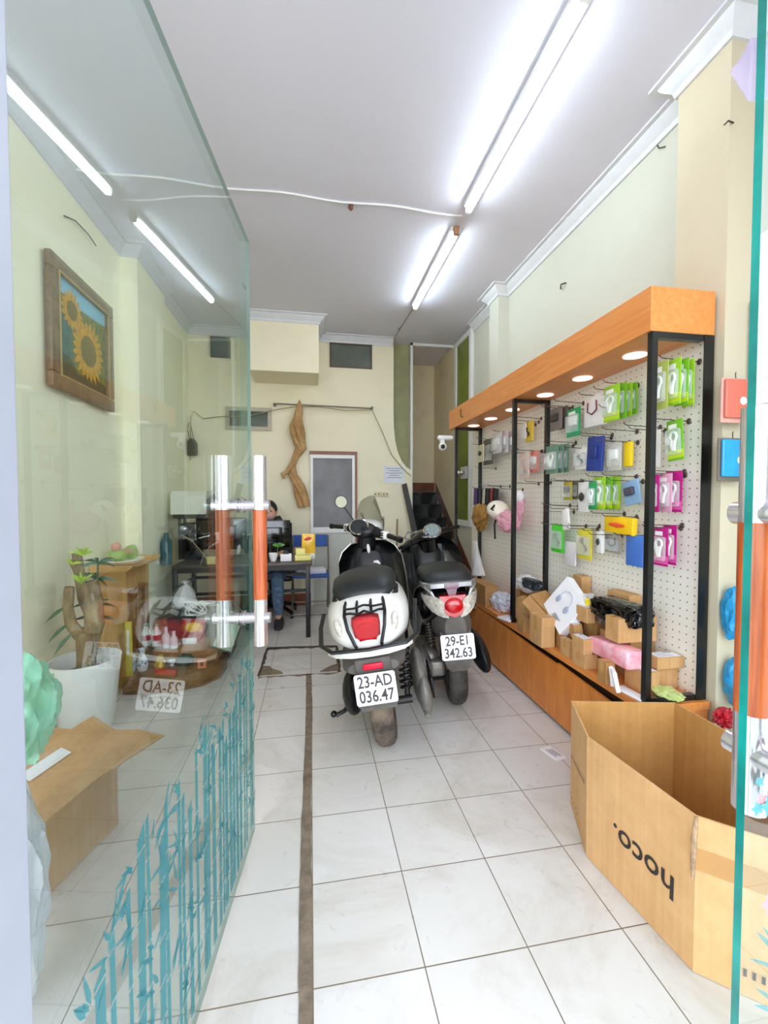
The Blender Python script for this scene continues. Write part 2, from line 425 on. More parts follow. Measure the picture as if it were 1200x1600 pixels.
# cement-filled cable trench and the cut-out hatch in the tiles
CEM = mat('cement_fill', '#80705f', 0.95, vary=0.25, scale=25, bump=0.5)
def strip(name, pts, m, z=0.0025):
    g = G(); n = len(pts)
    top = [Vector((a, b, z)) for a, b in pts]; bot = [Vector((a, b, -0.01)) for a, b in pts]
    g._add(top + bot, [tuple(range(n))] + [(i, n + i, n + (i + 1) % n, (i + 1) % n) for i in range(n)])
    return struct(g.build(name, m, smooth=0))
random.seed(3)
L_, R_ = [], []
for i in range(61):
    y = -0.4 + (3.07 + 0.4) * i / 60
    cx = -0.018 + 0.004 * math.sin(y * 3.1); w = 0.0185 + random.uniform(-0.002, 0.002)
    L_.append((cx - w, y)); R_.append((cx + w, y))
strip('trim_5', L_ + R_[::-1], CEM)
def ragged(a, b, w0, w1, n=14, seed=1):
    rnd = random.Random(seed); a, b = Vector(a), Vector(b); d = (b - a); nn = Vector((-d.y, d.x)).normalized()
    A, B = [], []
    for i in range(n + 1):
        t = i / n; p = a + d * t
        A.append(tuple(p + nn * (w0 + rnd.uniform(-0.003, 0.003)))); B.append(tuple(p - nn * (w1 * rnd.uniform(0.55, 1.6))))
    return A + B[::-1]
DARKC = mat('hatch_groove', '#4a3f33', 0.95, vary=0.35, scale=30)
strip('trim_6', ragged((-0.37, 3.09), (0.20, 3.07), -0.012, 0.028, seed=2)[::-1], CEM)
strip('trim_7', ragged((-0.365, 3.67), (0.215, 3.62), 0.012, 0.03, seed=5)[::-1], DARKC, 0.003)
strip('trim_8', ragged((0.20, 3.07), (0.215, 3.62), 0.010, 0.012, seed=6), DARKC, 0.0035)
strip('trim_9', ragged((-0.37, 3.09), (-0.365, 3.67), 0.010, 0.013, seed=7), DARKC, 0.0035)
strip('trim_10', [(-0.36, 3.10), (-0.20, 3.10), (-0.22, 3.15), (-0.28, 3.20), (-0.31, 3.26), (-0.355, 3.27)], CEM, 0.0042)
strip('trim_11', [(0.06, 3.09), (0.20, 3.09), (0.205, 3.22), (0.15, 3.19), (0.10, 3.14)], CEM, 0.0042)

# windows in the back wall
ALU = mat('aluminium', '#c9c8c2', 0.35, metal=0.3, vary=0.04)
def wall_window(name, x0, x1, z0, z1, fr_mat, pane_mat, fw=0.02, y=5.1, d=0.02):
    g = G()
    for a, b in (((x0, z0), (x1, z0 + fw)), ((x0, z1 - fw), (x1, z1)), ((x0, z0 + fw), (x0 + fw, z1 - fw)), ((x1 - fw, z0 + fw), (x1, z1 - fw))):
        g.box2((a[0], y - d, a[1]), (b[0], y + 0.005, b[1]))
    w = struct(g.build(name, fr_mat, smooth=0))
    g = G(); g.box2((x0 + fw, y - d * 0.35, z0 + fw), (x1 - fw, y - 0.001, z1 - fw)); g.build('pane', pane_mat, w, smooth=0)
    return w
PANE_D = mat('dusty_dark_pane', '#5d6459', 0.25, vary=0.12, scale=5)
wall_window('window_1', 0.236, 0.741, 2.83, 3.115, mat('brown_frame', '#5b463a', 0.5), PANE_D, 0.014)
wall_window('window_2', -0.95, -0.435, 2.055, 2.32, mat('grey_frame', '#b3ad98', 0.5), mat('dark_green_pane', '#3f4a34', 0.2, vary=0.25, scale=6), 0.045)
wall_window('window_3', -1.10, -0.888, 2.868, 3.10, mat('brown_frame', '#5b463a'), mat('bluish_pane', '#56696a', 0.2, vary=0.2, scale=9), 0.010)

# back door: white aluminium with frosted dark glass over a pale panel
wd = mat('door_alu', '#e2e2e0', 0.35, vary=0.03)
g = G()
for a, b in (((0.0, 0), (0.035, 1.79)), ((0.495, 0), (0.53, 1.79)), ((0.035, 1.745), (0.495, 1.79)), ((0.035, 0.86), (0.495, 0.93))):
    g.box2((a[0], 5.055, a[1]), (b[0], 5.1, b[1]), bev=0.003)
d1 = struct(g.build('door_1', wd, smooth=0))
g = G(); g.box2((0.035, 5.08, 0.93), (0.495, 5.099, 1.745)); g.build('frosted_pane', mat('frosted_pane', '#7f7d80', 0.55, vary=0.2, scale=3), d1, smooth=0)
g = G(); g.box2((0.035, 5.075, 0.02), (0.495, 5.099, 0.86)); g.build('lower_panel', mat('pale_panel', '#c6c9be', 0.5, vary=0.04), d1, smooth=0)
g = G(); g.box2((0.53, 5.05, 0), (0.555, 5.1, 1.83)); g.box2((-0.005, 5.05, 1.79), (0.53, 5.1, 1.83)); g.build('outer_trim', mat('door_trim_brown', '#8b5a4a', 0.5), d1, smooth=0)

# stairs
GRAN = mat('black_granite', '#0b0c0d', 0.15, col2='#1d2022', scale=60)
g = G(); n_ = 8
for k in range(1, n_ + 1):
    y0 = 4.28 + 0.22 * (k - 1)
    g.box2((1.262, y0 + 0.02, 0.0 if k == 1 else 0.17 * (k - 1) - 0.03), (1.798, 5.97, 0.17 * k - 0.03))
    g.box2((1.255, y0, 0.17 * k - 0.03), (1.798, 5.97, 0.17 * k), bev=0.004)
st = struct(g.build('stair_steps', GRAN, smooth=0))
g = G(); g.box2((1.262, 5.972, 1.37), (1.798, 5.998, 1.50)); g.quad((1.797, 4.1, 0.0), (1.797, 4.1, 0.14), (1.797, 5.9, 1.50), (1.797, 5.9, 1.3), 0.010)
struct(g.build('baseboard_stair', mat('stair_skirt', '#6b3a22', 0.3, vary=0.25, scale=10), smooth=0))
hr = G(); hr.quad((1.10, 5.02, 1.44), (1.155, 5.02, 1.46), (1.32, 4.88, 0.62), (1.25, 4.88, 0.60), 0.035)
tag(hr.build('stair_handrail', mat('rail_dark', '#2c2620', 0.5, vary=0.2)), 'dark sloping wooden handrail at the foot of the stairs', 'handrail')

# green-glass aluminium door on the right wall by the stairs
gm = mat('green_pane', '#6f7d2a', 0.2, vary=0.25, scale=2)
g = G(); X0 = 1.762
for a, b in (((4.50, 0.95), (4.56, 3.17)), ((4.985, 0.95), (5.045, 3.17)), ((4.56, 3.11), (4.985, 3.17)), ((4.56, 0.95), (4.985, 1.02))):
    g.box2((X0, a[0], a[1]), (XR, b[0], b[1]), bev=0.003)
d4 = struct(g.build('door_2', wd, smooth=0))
g = G(); g.box2((X0 + 0.015, 4.56, 1.02), (XR - 0.005, 4.985, 3.11)); g.build('green_pane', gm, d4, smooth=0)
g = G(); g.box2((X0 - 0.01, 4.60, 1.50), (X0 + 0.016, 4.78, 1.64), bev=0.004)
lk = g.build('lock_plate', ALU, d4)
for yy in (4.64, 4.74):
    g = G(); g.ball((X0 - 0.045, yy, 1.57), 0.028); g.cyl((X0 - 0.04, yy, 1.57), (X0, yy, 1.57), 0.012); g.build('door_knob', mat('chrome', '#d8d8dc', 0.12, metal=1.0), lk)

# ---------------------------------------------------------------- glass shop doors
GLASS = clear_glass('door_glass', (0.95, 0.993, 0.985), 1.2)
EDGE_L = mat('glass_edge_pale', '#8fb5a8', 0.15, vary=0.05)
EDGE_R = mat('glass_edge_teal', '#169a90', 0.15, col2='#07655e', scale=4, coat=0.3)
GLASS_R = clear_glass('door_glass_right', (0.955, 0.992, 0.985), 0.12)
STEEL = mat('polished_steel', '#dcd4d8', 0.16, metal=0.85, vary=0.03)
HWOOD = mat('handle_wood', '#c4622c', 0.28, col2='#9c4217', scale=6, stretch=(14, 14, 1), coat=0.4)
def glass_door(name, F, Hn, zt=2.205, zb=0.012, edge=EDGE_L, th=0.012, gl=None):
    """F = free edge (x,y), Hn = hinge (x,y)"""
    F = Vector((*F, 0)); Hn = Vector((*Hn, 0)); D = (F - Hn).normalized(); Nn = Vector((D.y, -D.x, 0)); L = (F - Hn).length
    g = G()
    P = lambda s, n, z: Hn + D * s + Nn * n + Vector((0, 0, z))
    h = th / 2
    v = [P(0, -h, zb), P(L, -h, zb), P(L, h, zb), P(0, h, zb), P(0, -h, zt), P(L, -h, zt), P(L, h, zt), P(0, h, zt)]
    g._add(v, [(0, 1, 5, 4), (2, 3, 7, 6)], 0)
    g._add(v, [(1, 2, 6, 5), (0, 3, 7, 4), (0, 1, 2, 3), (4, 5, 6, 7)], 1)
    d = struct(g.build(name, [gl or GLASS, edge], smooth=0))
    return d, P, L
def door_handle(d, P, s, zc=(0.859, 1.246), z0=0.765, z1=1.415, r=0.0235, off=0.062):
    for sg in (1, -1):
        a = lambda z: P(s, sg * off, z)
        g = G(); g.cyl(a(z0), a(0.925), r, seg=24); g.cyl(a(1.232), a(z1), r, seg=24)
        b = g.build('handle_bar', STEEL, d)
        g = G(); g.cyl(a(0.925), a(1.232), r * 1.01, seg=24); g.build('wooden_grip', HWOOD, b)
    for z in zc:
        g = G(); g.cyl(P(s, -0.096, z), P(s, 0.096, z), 0.0185, seg=20)
        g.cyl(P(s, 0.007, z), P(s, 0.012, z), 0.025, seg=20); g.cyl(P(s, -0.012, z), P(s, -0.007, z), 0.025, seg=20)
        g.build('handle_clamp', STEEL, d)
FILM = mat('teal_film', '#1f9aa0', 0.5, vary=0.12)
def film_mat():
    m, nt, p = _nodes('teal_film_sheer'); out = [n for n in nt.nodes if n.type == 'OUTPUT_MATERIAL'][0]
    tr = N(nt, 'ShaderNodeBsdfTransparent'); tr.inputs[0].default_value = (0.34, 0.66, 0.70, 1)
    p.inputs['Base Color'].default_value = (*hexc('#3d8f9c'), 1); p.inputs['Roughness'].default_value = 0.4
    mx = N(nt, 'ShaderNodeMixShader'); mx.inputs[0].default_value = 0.42
    nt.links.new(tr.outputs[0], mx.inputs[1]); nt.links.new(p.outputs[0], mx.inputs[2]); nt.links.new(mx.outputs[0], out.inputs[0])
    return m
FILM = film_mat()
def bamboo(d, P, L, s0, s1, n, seed=4, side=1):
    rnd = random.Random(seed); g = G(); e = side * 0.0068
    def leaf(s, z, ang, ln, w):
        pts = [(0, 0), (ln * 0.3, w), (ln * 0.7, w * 0.7), (ln, 0), (ln * 0.6, -w * 0.6), (ln * 0.25, -w * 0.8)]
        g._add([P(s + x * math.cos(ang) - y * math.sin(ang), e, z + x * math.sin(ang) + y * math.cos(ang)) for x, y in pts], [tuple(range(6))])
    for i in range(n):
        s = s0 + (s1 - s0) * (i + 0.5 + rnd.uniform(-0.28, 0.28)) / n
        top = rnd.uniform(0.56, 0.70); w = rnd.choice((0.006, 0.008, 0.011, 0.014)); z = 0.06
        lean = rnd.uniform(-0.02, 0.02)
        while z < top:
            h = min(rnd.uniform(0.07, 0.12), top - z)
            if h < 0.01: break
            tp = 0.0 if z + h < top - 1e-4 else w * 1.5
            sa = s + lean * z; sb = s + lean * (z + h)
            pts = [(sa - w * 1.08, z), (sa + w * 1.08, z), (sa + w * 0.9, z + 0.008), (sb + w * 0.92, z + h - 0.01), (sb + w * 1.08, z + h - 0.002), (sb - w * 1.08, z + h - 0.002 - tp), (sb - w * 0.92, z + h - 0.01 - tp), (sa - w * 0.9, z + 0.008)]
            g._add([P(x, e, y) for x, y in pts], [tuple(range(8))])
            if rnd.random() < 0.6:
                sd = rnd.choice((-1, 1)); base = z + h - 0.004
                for q in range(rnd.randint(2, 4)):
                    an = (PI / 2 - sd * rnd.uniform(0.2, 1.5)); leaf(s + sd * (w + rnd.uniform(0, 0.02)), base + rnd.uniform(-0.01, 0.03), an, rnd.uniform(0.03, 0.07), rnd.uniform(0.003, 0.006))
            z += h + 0.003
    for q in range(n * 2):
        leaf(rnd.uniform(s0, s1), rnd.uniform(0.1, 0.55), rnd.uniform(0.2, 2.9) * rnd.choice((-1, 1)), rnd.uniform(0.03, 0.06), rnd.uniform(0.003, 0.006))
    f = g.build('bamboo_film', FILM, d, smooth=0); f['label'] = 'teal bamboo silhouette film'
    return f
HL = (-0.22 - 0.1045 * 1.094, 1.63 - 0.9945 * 1.094)
dl, PL, LL = glass_door('door_3', (-0.22, 1.63), HL)
door_handle(dl, PL, LL - 0.125)
bamboo(dl, PL, LL, 0.12, LL - 0.01, 25)
dr, PR, LR = glass_door('door_4', (0.611, 0.50), (1.76, 0.50), edge=EDGE_R, gl=GLASS_R)
door_handle(dr, PR, LR - 0.092)
bamboo(dr, PR, LR, 0.2, LR - 0.09, 22, seed=9, side=1)
# flower stickers low on the right-hand door and a peeling protective sheet near its top
g = G(); rnd = random.Random(5)
cols = [mat('sticker_pink', '#f0a0a8', 0.5), mat('sticker_purple', '#a878c0', 0.5), mat('sticker_teal', '#58a8b0', 0.5), mat('sticker_lilac', '#b8c8e8', 0.5)]
for k in range(42):
    s = LR - rnd.uniform(0.035, 0.30); z = rnd.uniform(0.66, 0.86); r_ = rnd.uniform(0.008, 0.02); mi = rnd.randrange(4)
    pts = []
    for q in range(15):
        th = 2 * PI * q / 15; rr = r_ * (0.72 + 0.28 * math.cos(5 * th)); pts.append(PR(s + rr * math.cos(th), 0.0070 + 0.00012 * k, z + rr * math.sin(th)))
    g._add(pts, [tuple(range(15))], mi)
fs = g.build('flower_film', cols, dr, smooth=0); fs['label'] = 'pink, purple and teal flower stickers'
g = G(); rings = []
for i in range(9):
    u = i / 8; sc = LR + 0.016 - u * 0.13; dz = 0.012 * math.sin(u * 9)
    ring = []
    for k in range(7):
        v = k / 6; zz = 1.872 + (v - 0.5) * 0.075 * (1.0 if i else 0.25) + dz * (v - 0.5); ring.append(PR(sc + 0.008 * math.sin(v * PI) * (1 - u), 0.009 + 0.012 * math.exp(-u * 6) + 0.0015 * math.sin(5 * v + 7 * u), zz))
    rings.append(ring)
g.loft(rings, cap=False, closed=False); pf = g.build('peeling_sheet', sheer('milky_sheet', '#8d8298', 0.75, 0.35, 0.2), dr, smooth=60); pf['label'] = 'curled milky protective sheet'
# pale jamb at the hinge of the left-hand door
g = G(); g.box2((-0.60, 0.485, 0), (-0.325, 0.545, 2.5), bev=0.004); struct(g.build('trim_12', mat('jamb_white', '#9aa0ac', 0.4, vary=0.02), smooth=0))

# ceiling cable trunking with loose wires
WH = mat('white_plastic', '#ececea', 0.4, vary=0.02)
g = G(); y = 2.80; pts = [(-1.4 + i * (2.43 / 24), y + 0.012 * math.sin(i * 0.9), CH - 0.006) for i in range(25)]; g.tube(pts, 0.006, 6)
cb = tag(g.build('ceiling_cable', WH), 'thin white cable crossing the ceiling in front of the inner tube light', 'cable')
g = G(); g.box((0.273, 2.83, CH - 0.012), (0.03, 0.03, 0.02)); g.blob((0.273, 2.82, CH - 0.03), 0.014, 0.4); g.tube([(0.27, 2.82, CH - 0.03), (0.25, 2.80, CH - 0.045), (0.262, 2.79, CH - 0.05)], 0.003, 5)
jb = g.build('bare_junction', mat('scorched_brown', '#6b4038', 0.7, vary=0.3), cb); jb['label'] = 'scorched brown bare wire joint'
g = G(); pts = [(1.04 - i * 0.004, 4.12 + i * 0.1, CH - 0.004 - 0.004 * (i % 2)) for i in range(10)]; g.tube(pts, 0.004, 5); g.ball((1.0, 4.75, CH - 0.01), 0.012)
tag(g.build('ceiling_wire', mat('dusty_wire', '#8c7f74', 0.7)), 'dusty brown wire running from the inner tube light to the stairs', 'wire')
g = G(); g.tube([(-0.585, 4.0, CH), (-0.575, 4.0, CH - 0.03), (-0.56, 3.99, CH - 0.045)], 0.004, 5); g.ball((-0.56, 3.99, CH - 0.05), 0.013)
tag(g.build('ceiling_hook', mat('dark_metal', '#4a403a', 0.5)), 'small dark hook under the ceiling above the glass door edge', 'hook')

# fluorescent tubes: the room's own lamps
def tube_light(y0, y1, x, label, cap_dark):
    t = thing('tube_light', (x, (y0 + y1) / 2, CH), label, 'tube light', 'fluorescent battens on the ceiling')
    g = G(); g.box2((x - 0.036, y0 + 0.01, CH - 0.034), (x + 0.036, y1 - 0.01, CH - 0.001), bev=0.004); g.build('batten', WH, t)
    m, nt, p = _nodes('tube_glow'); p.inputs['Emission Color'].default_value = (0.80, 0.92, 1.0, 1); p.inputs['Emission Strength'].default_value = TUBE_STRENGTH; p.inputs['Base Color'].default_value = (0.9, 0.9, 0.9, 1)
    g = G(); g.cyl((x - 0.004, y0 + 0.03, CH - 0.052), (x - 0.004, y1 - 0.03, CH - 0.052), 0.020, seg=16); g.build('glowing_tube', m, t)
    for yy, dk in ((y0, cap_dark[0]), (y1, cap_dark[1])):
        g = G(); g.box((x, yy, CH - 0.035), (0.042, 0.03, 0.062), bev=0.008); g.build('end_cap', mat('cap_scorched', '#a97f5c', 0.6) if dk else WH, t)
tube_light(1.49, 2.69, 1.03, 'long fluorescent tube light nearer the glass doors', (0, 0))
tube_light(2.92, 4.12, 1.03, 'fluorescent tube light further inside with a browned end cap', (1, 0))

# ================================================================ SCOOTERS
BLK = mat('black_plastic', '#0c0d0f', 0.38, vary=0.3, scale=20)
GLOSSB = mat('gloss_black', '#050607', 0.16, vary=0.2, coat=0.6)
WHT = mat('scooter_white', '#e9e7e2', 0.22, vary=0.03, coat=0.5)
SEATM = mat('seat_vinyl', '#15191c', 0.42, vary=0.25, scale=14)
TYRE = mat('dusty_tyre', '#3a332d', 0.85, col2='#7b6a5a', scale=9, bump=0.3)
TYREB = mat('dark_tyre', '#201f1f', 0.8, col2='#4a443e', scale=12, bump=0.3)
CHR = MATS['chrome']
GREYP = mat('dusty_grey_plastic', '#5a544f', 0.6, vary=0.2, scale=18)
GREYM = mat('cast_alloy', '#8f8780', 0.42, metal=0.6, vary=0.2, scale=20)
REDL = mat('red_lens', '#b80512', 0.12, vary=0.08, scale=30, coat=0.8, emit=0.0)
CLRL = mat('clear_lens', '#c9c2b6', 0.12, vary=0.3, scale=40, coat=0.6)
PLATE = mat('plate_white', '#efeaea', 0.45, vary=0.02)
INK = mat('plate_ink', '#3b3438', 0.5)

def sring(y, cx, cz, hw, hh, n=2.6, seg=32, tilt=0.0):
    out = []
    for k in range(seg):
        th = 2 * PI * k / seg; c, s = math.cos(th), math.sin(th)
        x = hw * math.copysign(abs(c) ** (2 / n), c); z = hh * math.copysign(abs(s) ** (2 / n), s)
        out.append(Vector((cx + x, y - z * tilt, cz + z)))
    return out
def shell(g, secs, mi=0, tilt=0.0):
    return g.loft([sring(*q, tilt=tilt) if len(q) == 5 else sring(*q[:5], n=q[5], tilt=(q[6] if len(q) > 6 else tilt)) for q in secs], mi=mi)
def wheel(root, c, Rr, tw, tyre_mat, name, ax=None, tread=True):
    c = Vector(c); rot = Matrix() if ax is None else ax
    M = Matrix.Translation(c) @ rot
    g = G(); g.M = M; rings = []
    n = 48; prof = []
    for k in range(14):
        th = 2 * PI * k / 14; cx, sz = math.cos(th), math.sin(th)
        prof.append((math.copysign(abs(cx) ** 0.8, cx) * tw / 2, sz * 0.052))
    for i in range(n):
        a = 2 * PI * i / n; ring = []
        for px_, pr in prof:
            rr = Rr - 0.052 + pr
            if tread and pr > 0.03 and i % 2 and abs(px_) > 0.012: rr -= 0.004
            ring.append((px_, rr * math.cos(a), rr * math.sin(a)))
        rings.append(ring)
    g.loft(rings, loop=True)
    w = g.build(name, tyre_mat, root, local=True, smooth=50)
    g = G(); g.M = M
    g.lathe([(Rr - 0.09, -0.035), (Rr - 0.075, -0.035), (Rr - 0.075, 0.035), (Rr - 0.09, 0.035)], seg=32) if 0 else None
    for k in range(5):
        a = 2 * PI * k / 5; g.tube([(0, 0.02 * math.cos(a), 0.02 * math.sin(a)), (0, (Rr - 0.085) * math.cos(a), (Rr - 0.085) * math.sin(a))], [0.022, 0.014], 8)
    rg = []
    for i in range(32):
        a = 2 * PI * i / 32; rg.append([(x_, r_ * math.cos(a), r_ * math.sin(a)) for x_, r_ in ((-0.035, Rr - 0.078), (0.035, Rr - 0.078), (0.035, Rr - 0.095), (-0.035, Rr - 0.095))])
    g.loft(rg, loop=True); g.cyl((-0.045, 0, 0), (0.045, 0, 0), 0.032)
    g.build('rim', GREYM, w, local=True)
    return w
def plate(root, c, tiltx, l1, l2, wcolor=PLATE):
    """plate facing -y, leaning back"""
    M = Matrix.Translation(c) @ Euler((tiltx, 0, 0)).to_matrix().to_4x4() @ Matrix.Rotation(PI / 2, 4, 'X')
    g = G(); g.M = M; w, h, r = 0.095, 0.07, 0.012
    pts = []
    for cx, cy, a0 in ((w - r, h - r, 0), (-w + r, h - r, PI / 2), (-w + r, -h + r, PI), (w - r, -h + r, 1.5 * PI)):
        for k in range(5): a = a0 + k * PI / 8; pts.append((cx + r * math.cos(a), cy + r * math.sin(a)))
    g.prism(pts, h=0.003); p = g.build('number_plate', wcolor, root, local=True, smooth=0); p['label'] = 'white number plate'
    g = G()
    for t, yy in ((l1, 0.034), (l2, -0.032)):
        me = text_mesh(t, size=0.074, sx=0.80, bold=0.0012); g.M = M @ Matrix.Translation((0, yy - 0.002, 0.0035)); g.mesh(me)
    g.build('plate_digits', INK, p, local=True, smooth=0)
    return p
def spring(g, a, b, r=0.026, turns=9, wire=0.0055):
    a, b = Vector(a), Vector(b); d = b - a; u = d.orthogonal().normalized(); v = d.normalized().cross(u); pts = []
    for i in range(turns * 10 + 1):
        t = i / (turns * 10); th = 2 * PI * turns * t; pts.append(a + d * t + u * r * math.cos(th) + v * r * math.sin(th))
    g.tube(pts, wire, 6)

# ---- white scooter
s1 = thing('scooter', (0, 0, 0), 'white and black retro scooter with red tail lamp parked beside the tiled cable trench', 'scooter')
g = G(); g.M = UP = Matrix.Translation((0, 0, 0.225)) @ Matrix.Diagonal((0.90, 1.0, 0.81, 1))
shell(g, [(-0.285, 0, 0.575, 0.05, 0.055, 2.2), (-0.278, 0, 0.575, 0.12, 0.10, 2.3), (-0.26, 0, 0.58, 0.155, 0.125, 2.4), (-0.21, 0, 0.585, 0.19, 0.145, 2.5), (-0.12, 0, 0.575, 0.222, 0.165, 2.6), (0.0, 0, 0.57, 0.235, 0.175, 2.6),
          (0.15, 0, 0.565, 0.232, 0.18, 2.6), (0.32, 0, 0.55, 0.20, 0.185, 2.6), (0.45, 0, 0.53, 0.165, 0.19, 2.8), (0.50, 0, 0.52, 0.12, 0.17, 2.8)], tilt=-0.25)
body = g.build('rear_body', WHT, s1, local=True, smooth=60); body['label'] = 'glossy white rear bodywork'
for sg in (1, -1):
    g = G(); g.ball((sg * 0.128, -0.262, 0.70), (0.019, 0.020, 0.046), 20, rot=(0.0, sg * 0.28, sg * 0.55)); g.build('turn_signal', CLRL, body, local=True)
g = G(); g.M = Matrix.Translation((0, -0.276, 0.690)) @ Euler((0.22, 0, 0)).to_matrix().to_4x4() @ Matrix.Rotation(PI / 2, 4, 'X')
tp = [(-0.058, 0.03), (-0.055, 0.055), (-0.03, 0.066), (0.03, 0.066), (0.055, 0.055), (0.058, 0.03), (0.052, -0.02), (0.042, -0.055), (0.022, -0.068), (0.0, -0.058), (-0.022, -0.068), (-0.042, -0.055), (-0.052, -0.02)]
g.prism([(x * 1.12, y * 1.1) for x, y in tp], h=0.026); g.build('lamp_bezel', mat('lamp_bezel', '#7d1018', 0.3), body, local=True)
g = G(); g.M = Matrix.Translation((0, -0.276, 0.690)) @ Euler((0.22, 0, 0)).to_matrix().to_4x4() @ Matrix.Rotation(PI / 2, 4, 'X')
g.prism([(x, y) for x, y in tp], h=0.029); g.prism([(x * 0.9, y * 0.91) for x, y in tp], h=0.034); g.prism([(x * 0.58, y * 0.6) for x, y in tp], h=0.039); g.build('tail_lamp', REDL, body, local=True)
g = G(); g.M = Matrix.Translation((0, 0, 0.045)) @ Matrix.Diagonal((0.95, 1, 1, 1))
shell(g, [(-0.165, 0, 0.755, 0.07, 0.02, 2.4), (-0.15, 0, 0.765, 0.13, 0.04, 2.5), (-0.08, 0, 0.785, 0.168, 0.05, 2.5), (0.08, 0, 0.80, 0.178, 0.055, 2.5), (0.22, 0, 0.795, 0.165, 0.052, 2.5), (0.40, 0, 0.775, 0.13, 0.05, 2.4), (0.52, 0, 0.75, 0.09, 0.045, 2.3), (0.56, 0, 0.735, 0.05, 0.03, 2.2)])
seat = g.build('seat', SEATM, s1, local=True, smooth=60)
g = G(); g.M = Matrix.Translation((0, 0, 0.045)) @ Matrix.Diagonal((0.95, 1, 1, 1)); g.tube([(-0.17, 0.02, 0.757), (-0.165, -0.08, 0.745), (-0.12, -0.155, 0.735), (0, -0.178, 0.732), (0.12, -0.155, 0.735), (0.165, -0.08, 0.745), (0.17, 0.02, 0.757)], 0.012, 8); g.build('seat_trim', BLK, seat, local=True)
RK = Matrix.Translation((0, 0, 0.275)) @ Matrix.Diagonal((0.93, 1.0, 0.71, 1))
g = G(); g.M = RK
for sg in (1, -1):
    g.tube([(sg * 0.09, -0.14, 0.745), (sg * 0.098, -0.23, 0.725), (sg * 0.10, -0.285, 0.68), (sg * 0.09, -0.315, 0.60), (sg * 0.065, -0.32, 0.50), (sg * 0.062, -0.30, 0.475)], 0.0085, 8)
g.tube([(-0.10, -0.28, 0.69), (-0.07, -0.305, 0.70), (-0.03, -0.30, 0.685), (0, -0.305, 0.705), (0.03, -0.30, 0.685), (0.07, -0.305, 0.70), (0.10, -0.28, 0.69)], 0.008, 8)
g.tube([(-0.098, -0.26, 0.715), (-0.05, -0.29, 0.722), (0.0, -0.27, 0.73), (0.05, -0.29, 0.722), (0.098, -0.26, 0.715)], 0.007, 8)
for x in (-0.035, 0.035): g.tube([(x, -0.16, 0.745), (x, -0.27, 0.728), (x, -0.30, 0.69)], 0.007, 8)
g.tube([(-0.27, 0.10, 0.57), (-0.275, -0.02, 0.52), (-0.25, -0.20, 0.475), (-0.18, -0.31, 0.47), (0, -0.335, 0.47), (0.18, -0.31, 0.47), (0.25, -0.20, 0.475), (0.275, -0.02, 0.48), (0.27, 0.10, 0.53)], 0.0125, 10)
for sg in (1,): g.tube([(sg * 0.235, -0.22, 0.48), (sg * 0.245, -0.16, 0.55), (sg * 0.26, -0.05, 0.60), (sg * 0.27, 0.06, 0.60)], 0.011, 8)
g.build('rack', BLK, s1, local=True)
g = G(); g.M = RK; g.loft([[Vector((x, y, z + dz)) + Vector((0, dy, 0)) for dy, dz in ((0, -0.022), (0.0, 0.016), (0.02, 0.016), (0.02, -0.022))] for x, y, z in ((-0.215, -0.235, 0.443), (-0.17, -0.29, 0.442), (-0.09, -0.318, 0.44), (0, -0.325, 0.44), (0.09, -0.318, 0.44), (0.17, -0.29, 0.442), (0.215, -0.235, 0.443))])
g.build('bumper_strip', WHT, s1, local=True)
g = G(); g.M = Matrix.Translation((0, 0, 0.09))
shell(g, [(-0.24, 0, 0.40, 0.12, 0.03), (-0.18, 0, 0.40, 0.15, 0.05), (0.0, 0, 0.40, 0.17, 0.06), (0.3, 0, 0.38, 0.17, 0.07), (0.5, 0, 0.36, 0.15, 0.06)])
g.box((0, -0.235, 0.395), (0.17, 0.035, 0.11), rot=(0.12, 0, 0), bev=0.01)
g.M = Matrix(); g.loft([[Vector((x, y_, z_)) for x in (-0.085, -0.07, 0.07, 0.085)] + [Vector((x, y_ + 0.012, z_)) for x in (0.085, 0.07, -0.07, -0.085)] for y_, z_ in ((-0.20, 0.50), (-0.235, 0.44), (-0.26, 0.36), (-0.265, 0.30))])
g.build('rear_mudguard', GREYP, s1, local=True)
g = G(); g.box((0, -0.262, 0.503), (0.094, 0.014, 0.030), rot=(0.12, 0, 0), bev=0.012, seg=3); g.build('reflector', mat('red_reflector', '#e0103a', 0.2, vary=0.1), s1, local=True)
g = G(); g.box((0, -0.272, 0.40), (0.185, 0.012, 0.15), rot=(-0.10, 0, 0), bev=0.004); g.build('plate_holder', GREYP, s1, local=True)
plate(s1, (0, -0.283, 0.408), -0.10, '23-AD', '036.47')
wheel(s1, (0, 0.0, 0.228), 0.228, 0.115, TYRE, 'rear_wheel')
g = G(); g.cyl((0.135, 0.02, 0.18), (0.155, 0.06, 0.46), 0.014); spring(g, (0.137, 0.03, 0.24), (0.153, 0.055, 0.48), 0.03, 8, 0.007); g.cyl((0.05, 0, 0.2), (0.16, 0.0, 0.2), 0.02)
g.build('shock_absorber', mat('shock_black', '#1f1c1a', 0.45, vary=0.3), s1, local=True)
g = G(); g.ball((0.215, 0.10, 0.27), (0.045, 0.20, 0.14), 20, rot=(0.12, 0, 0)); g.ball((0.225, -0.06, 0.235), (0.035, 0.08, 0.10), 16); g.tube([(0.225, -0.08, 0.19), (0.222, -0.15, 0.17)], 0.016, 10)
mf = g.build('muffler', mat('muffler_grey', '#77736c', 0.5, metal=0.3, vary=0.25, scale=15), s1, local=True)
g = G(); g.box((0.272, 0.1, 0.25), (0.012, 0.26, 0.11), bev=0.005); g.build('heat_shield', BLK, mf, local=True)
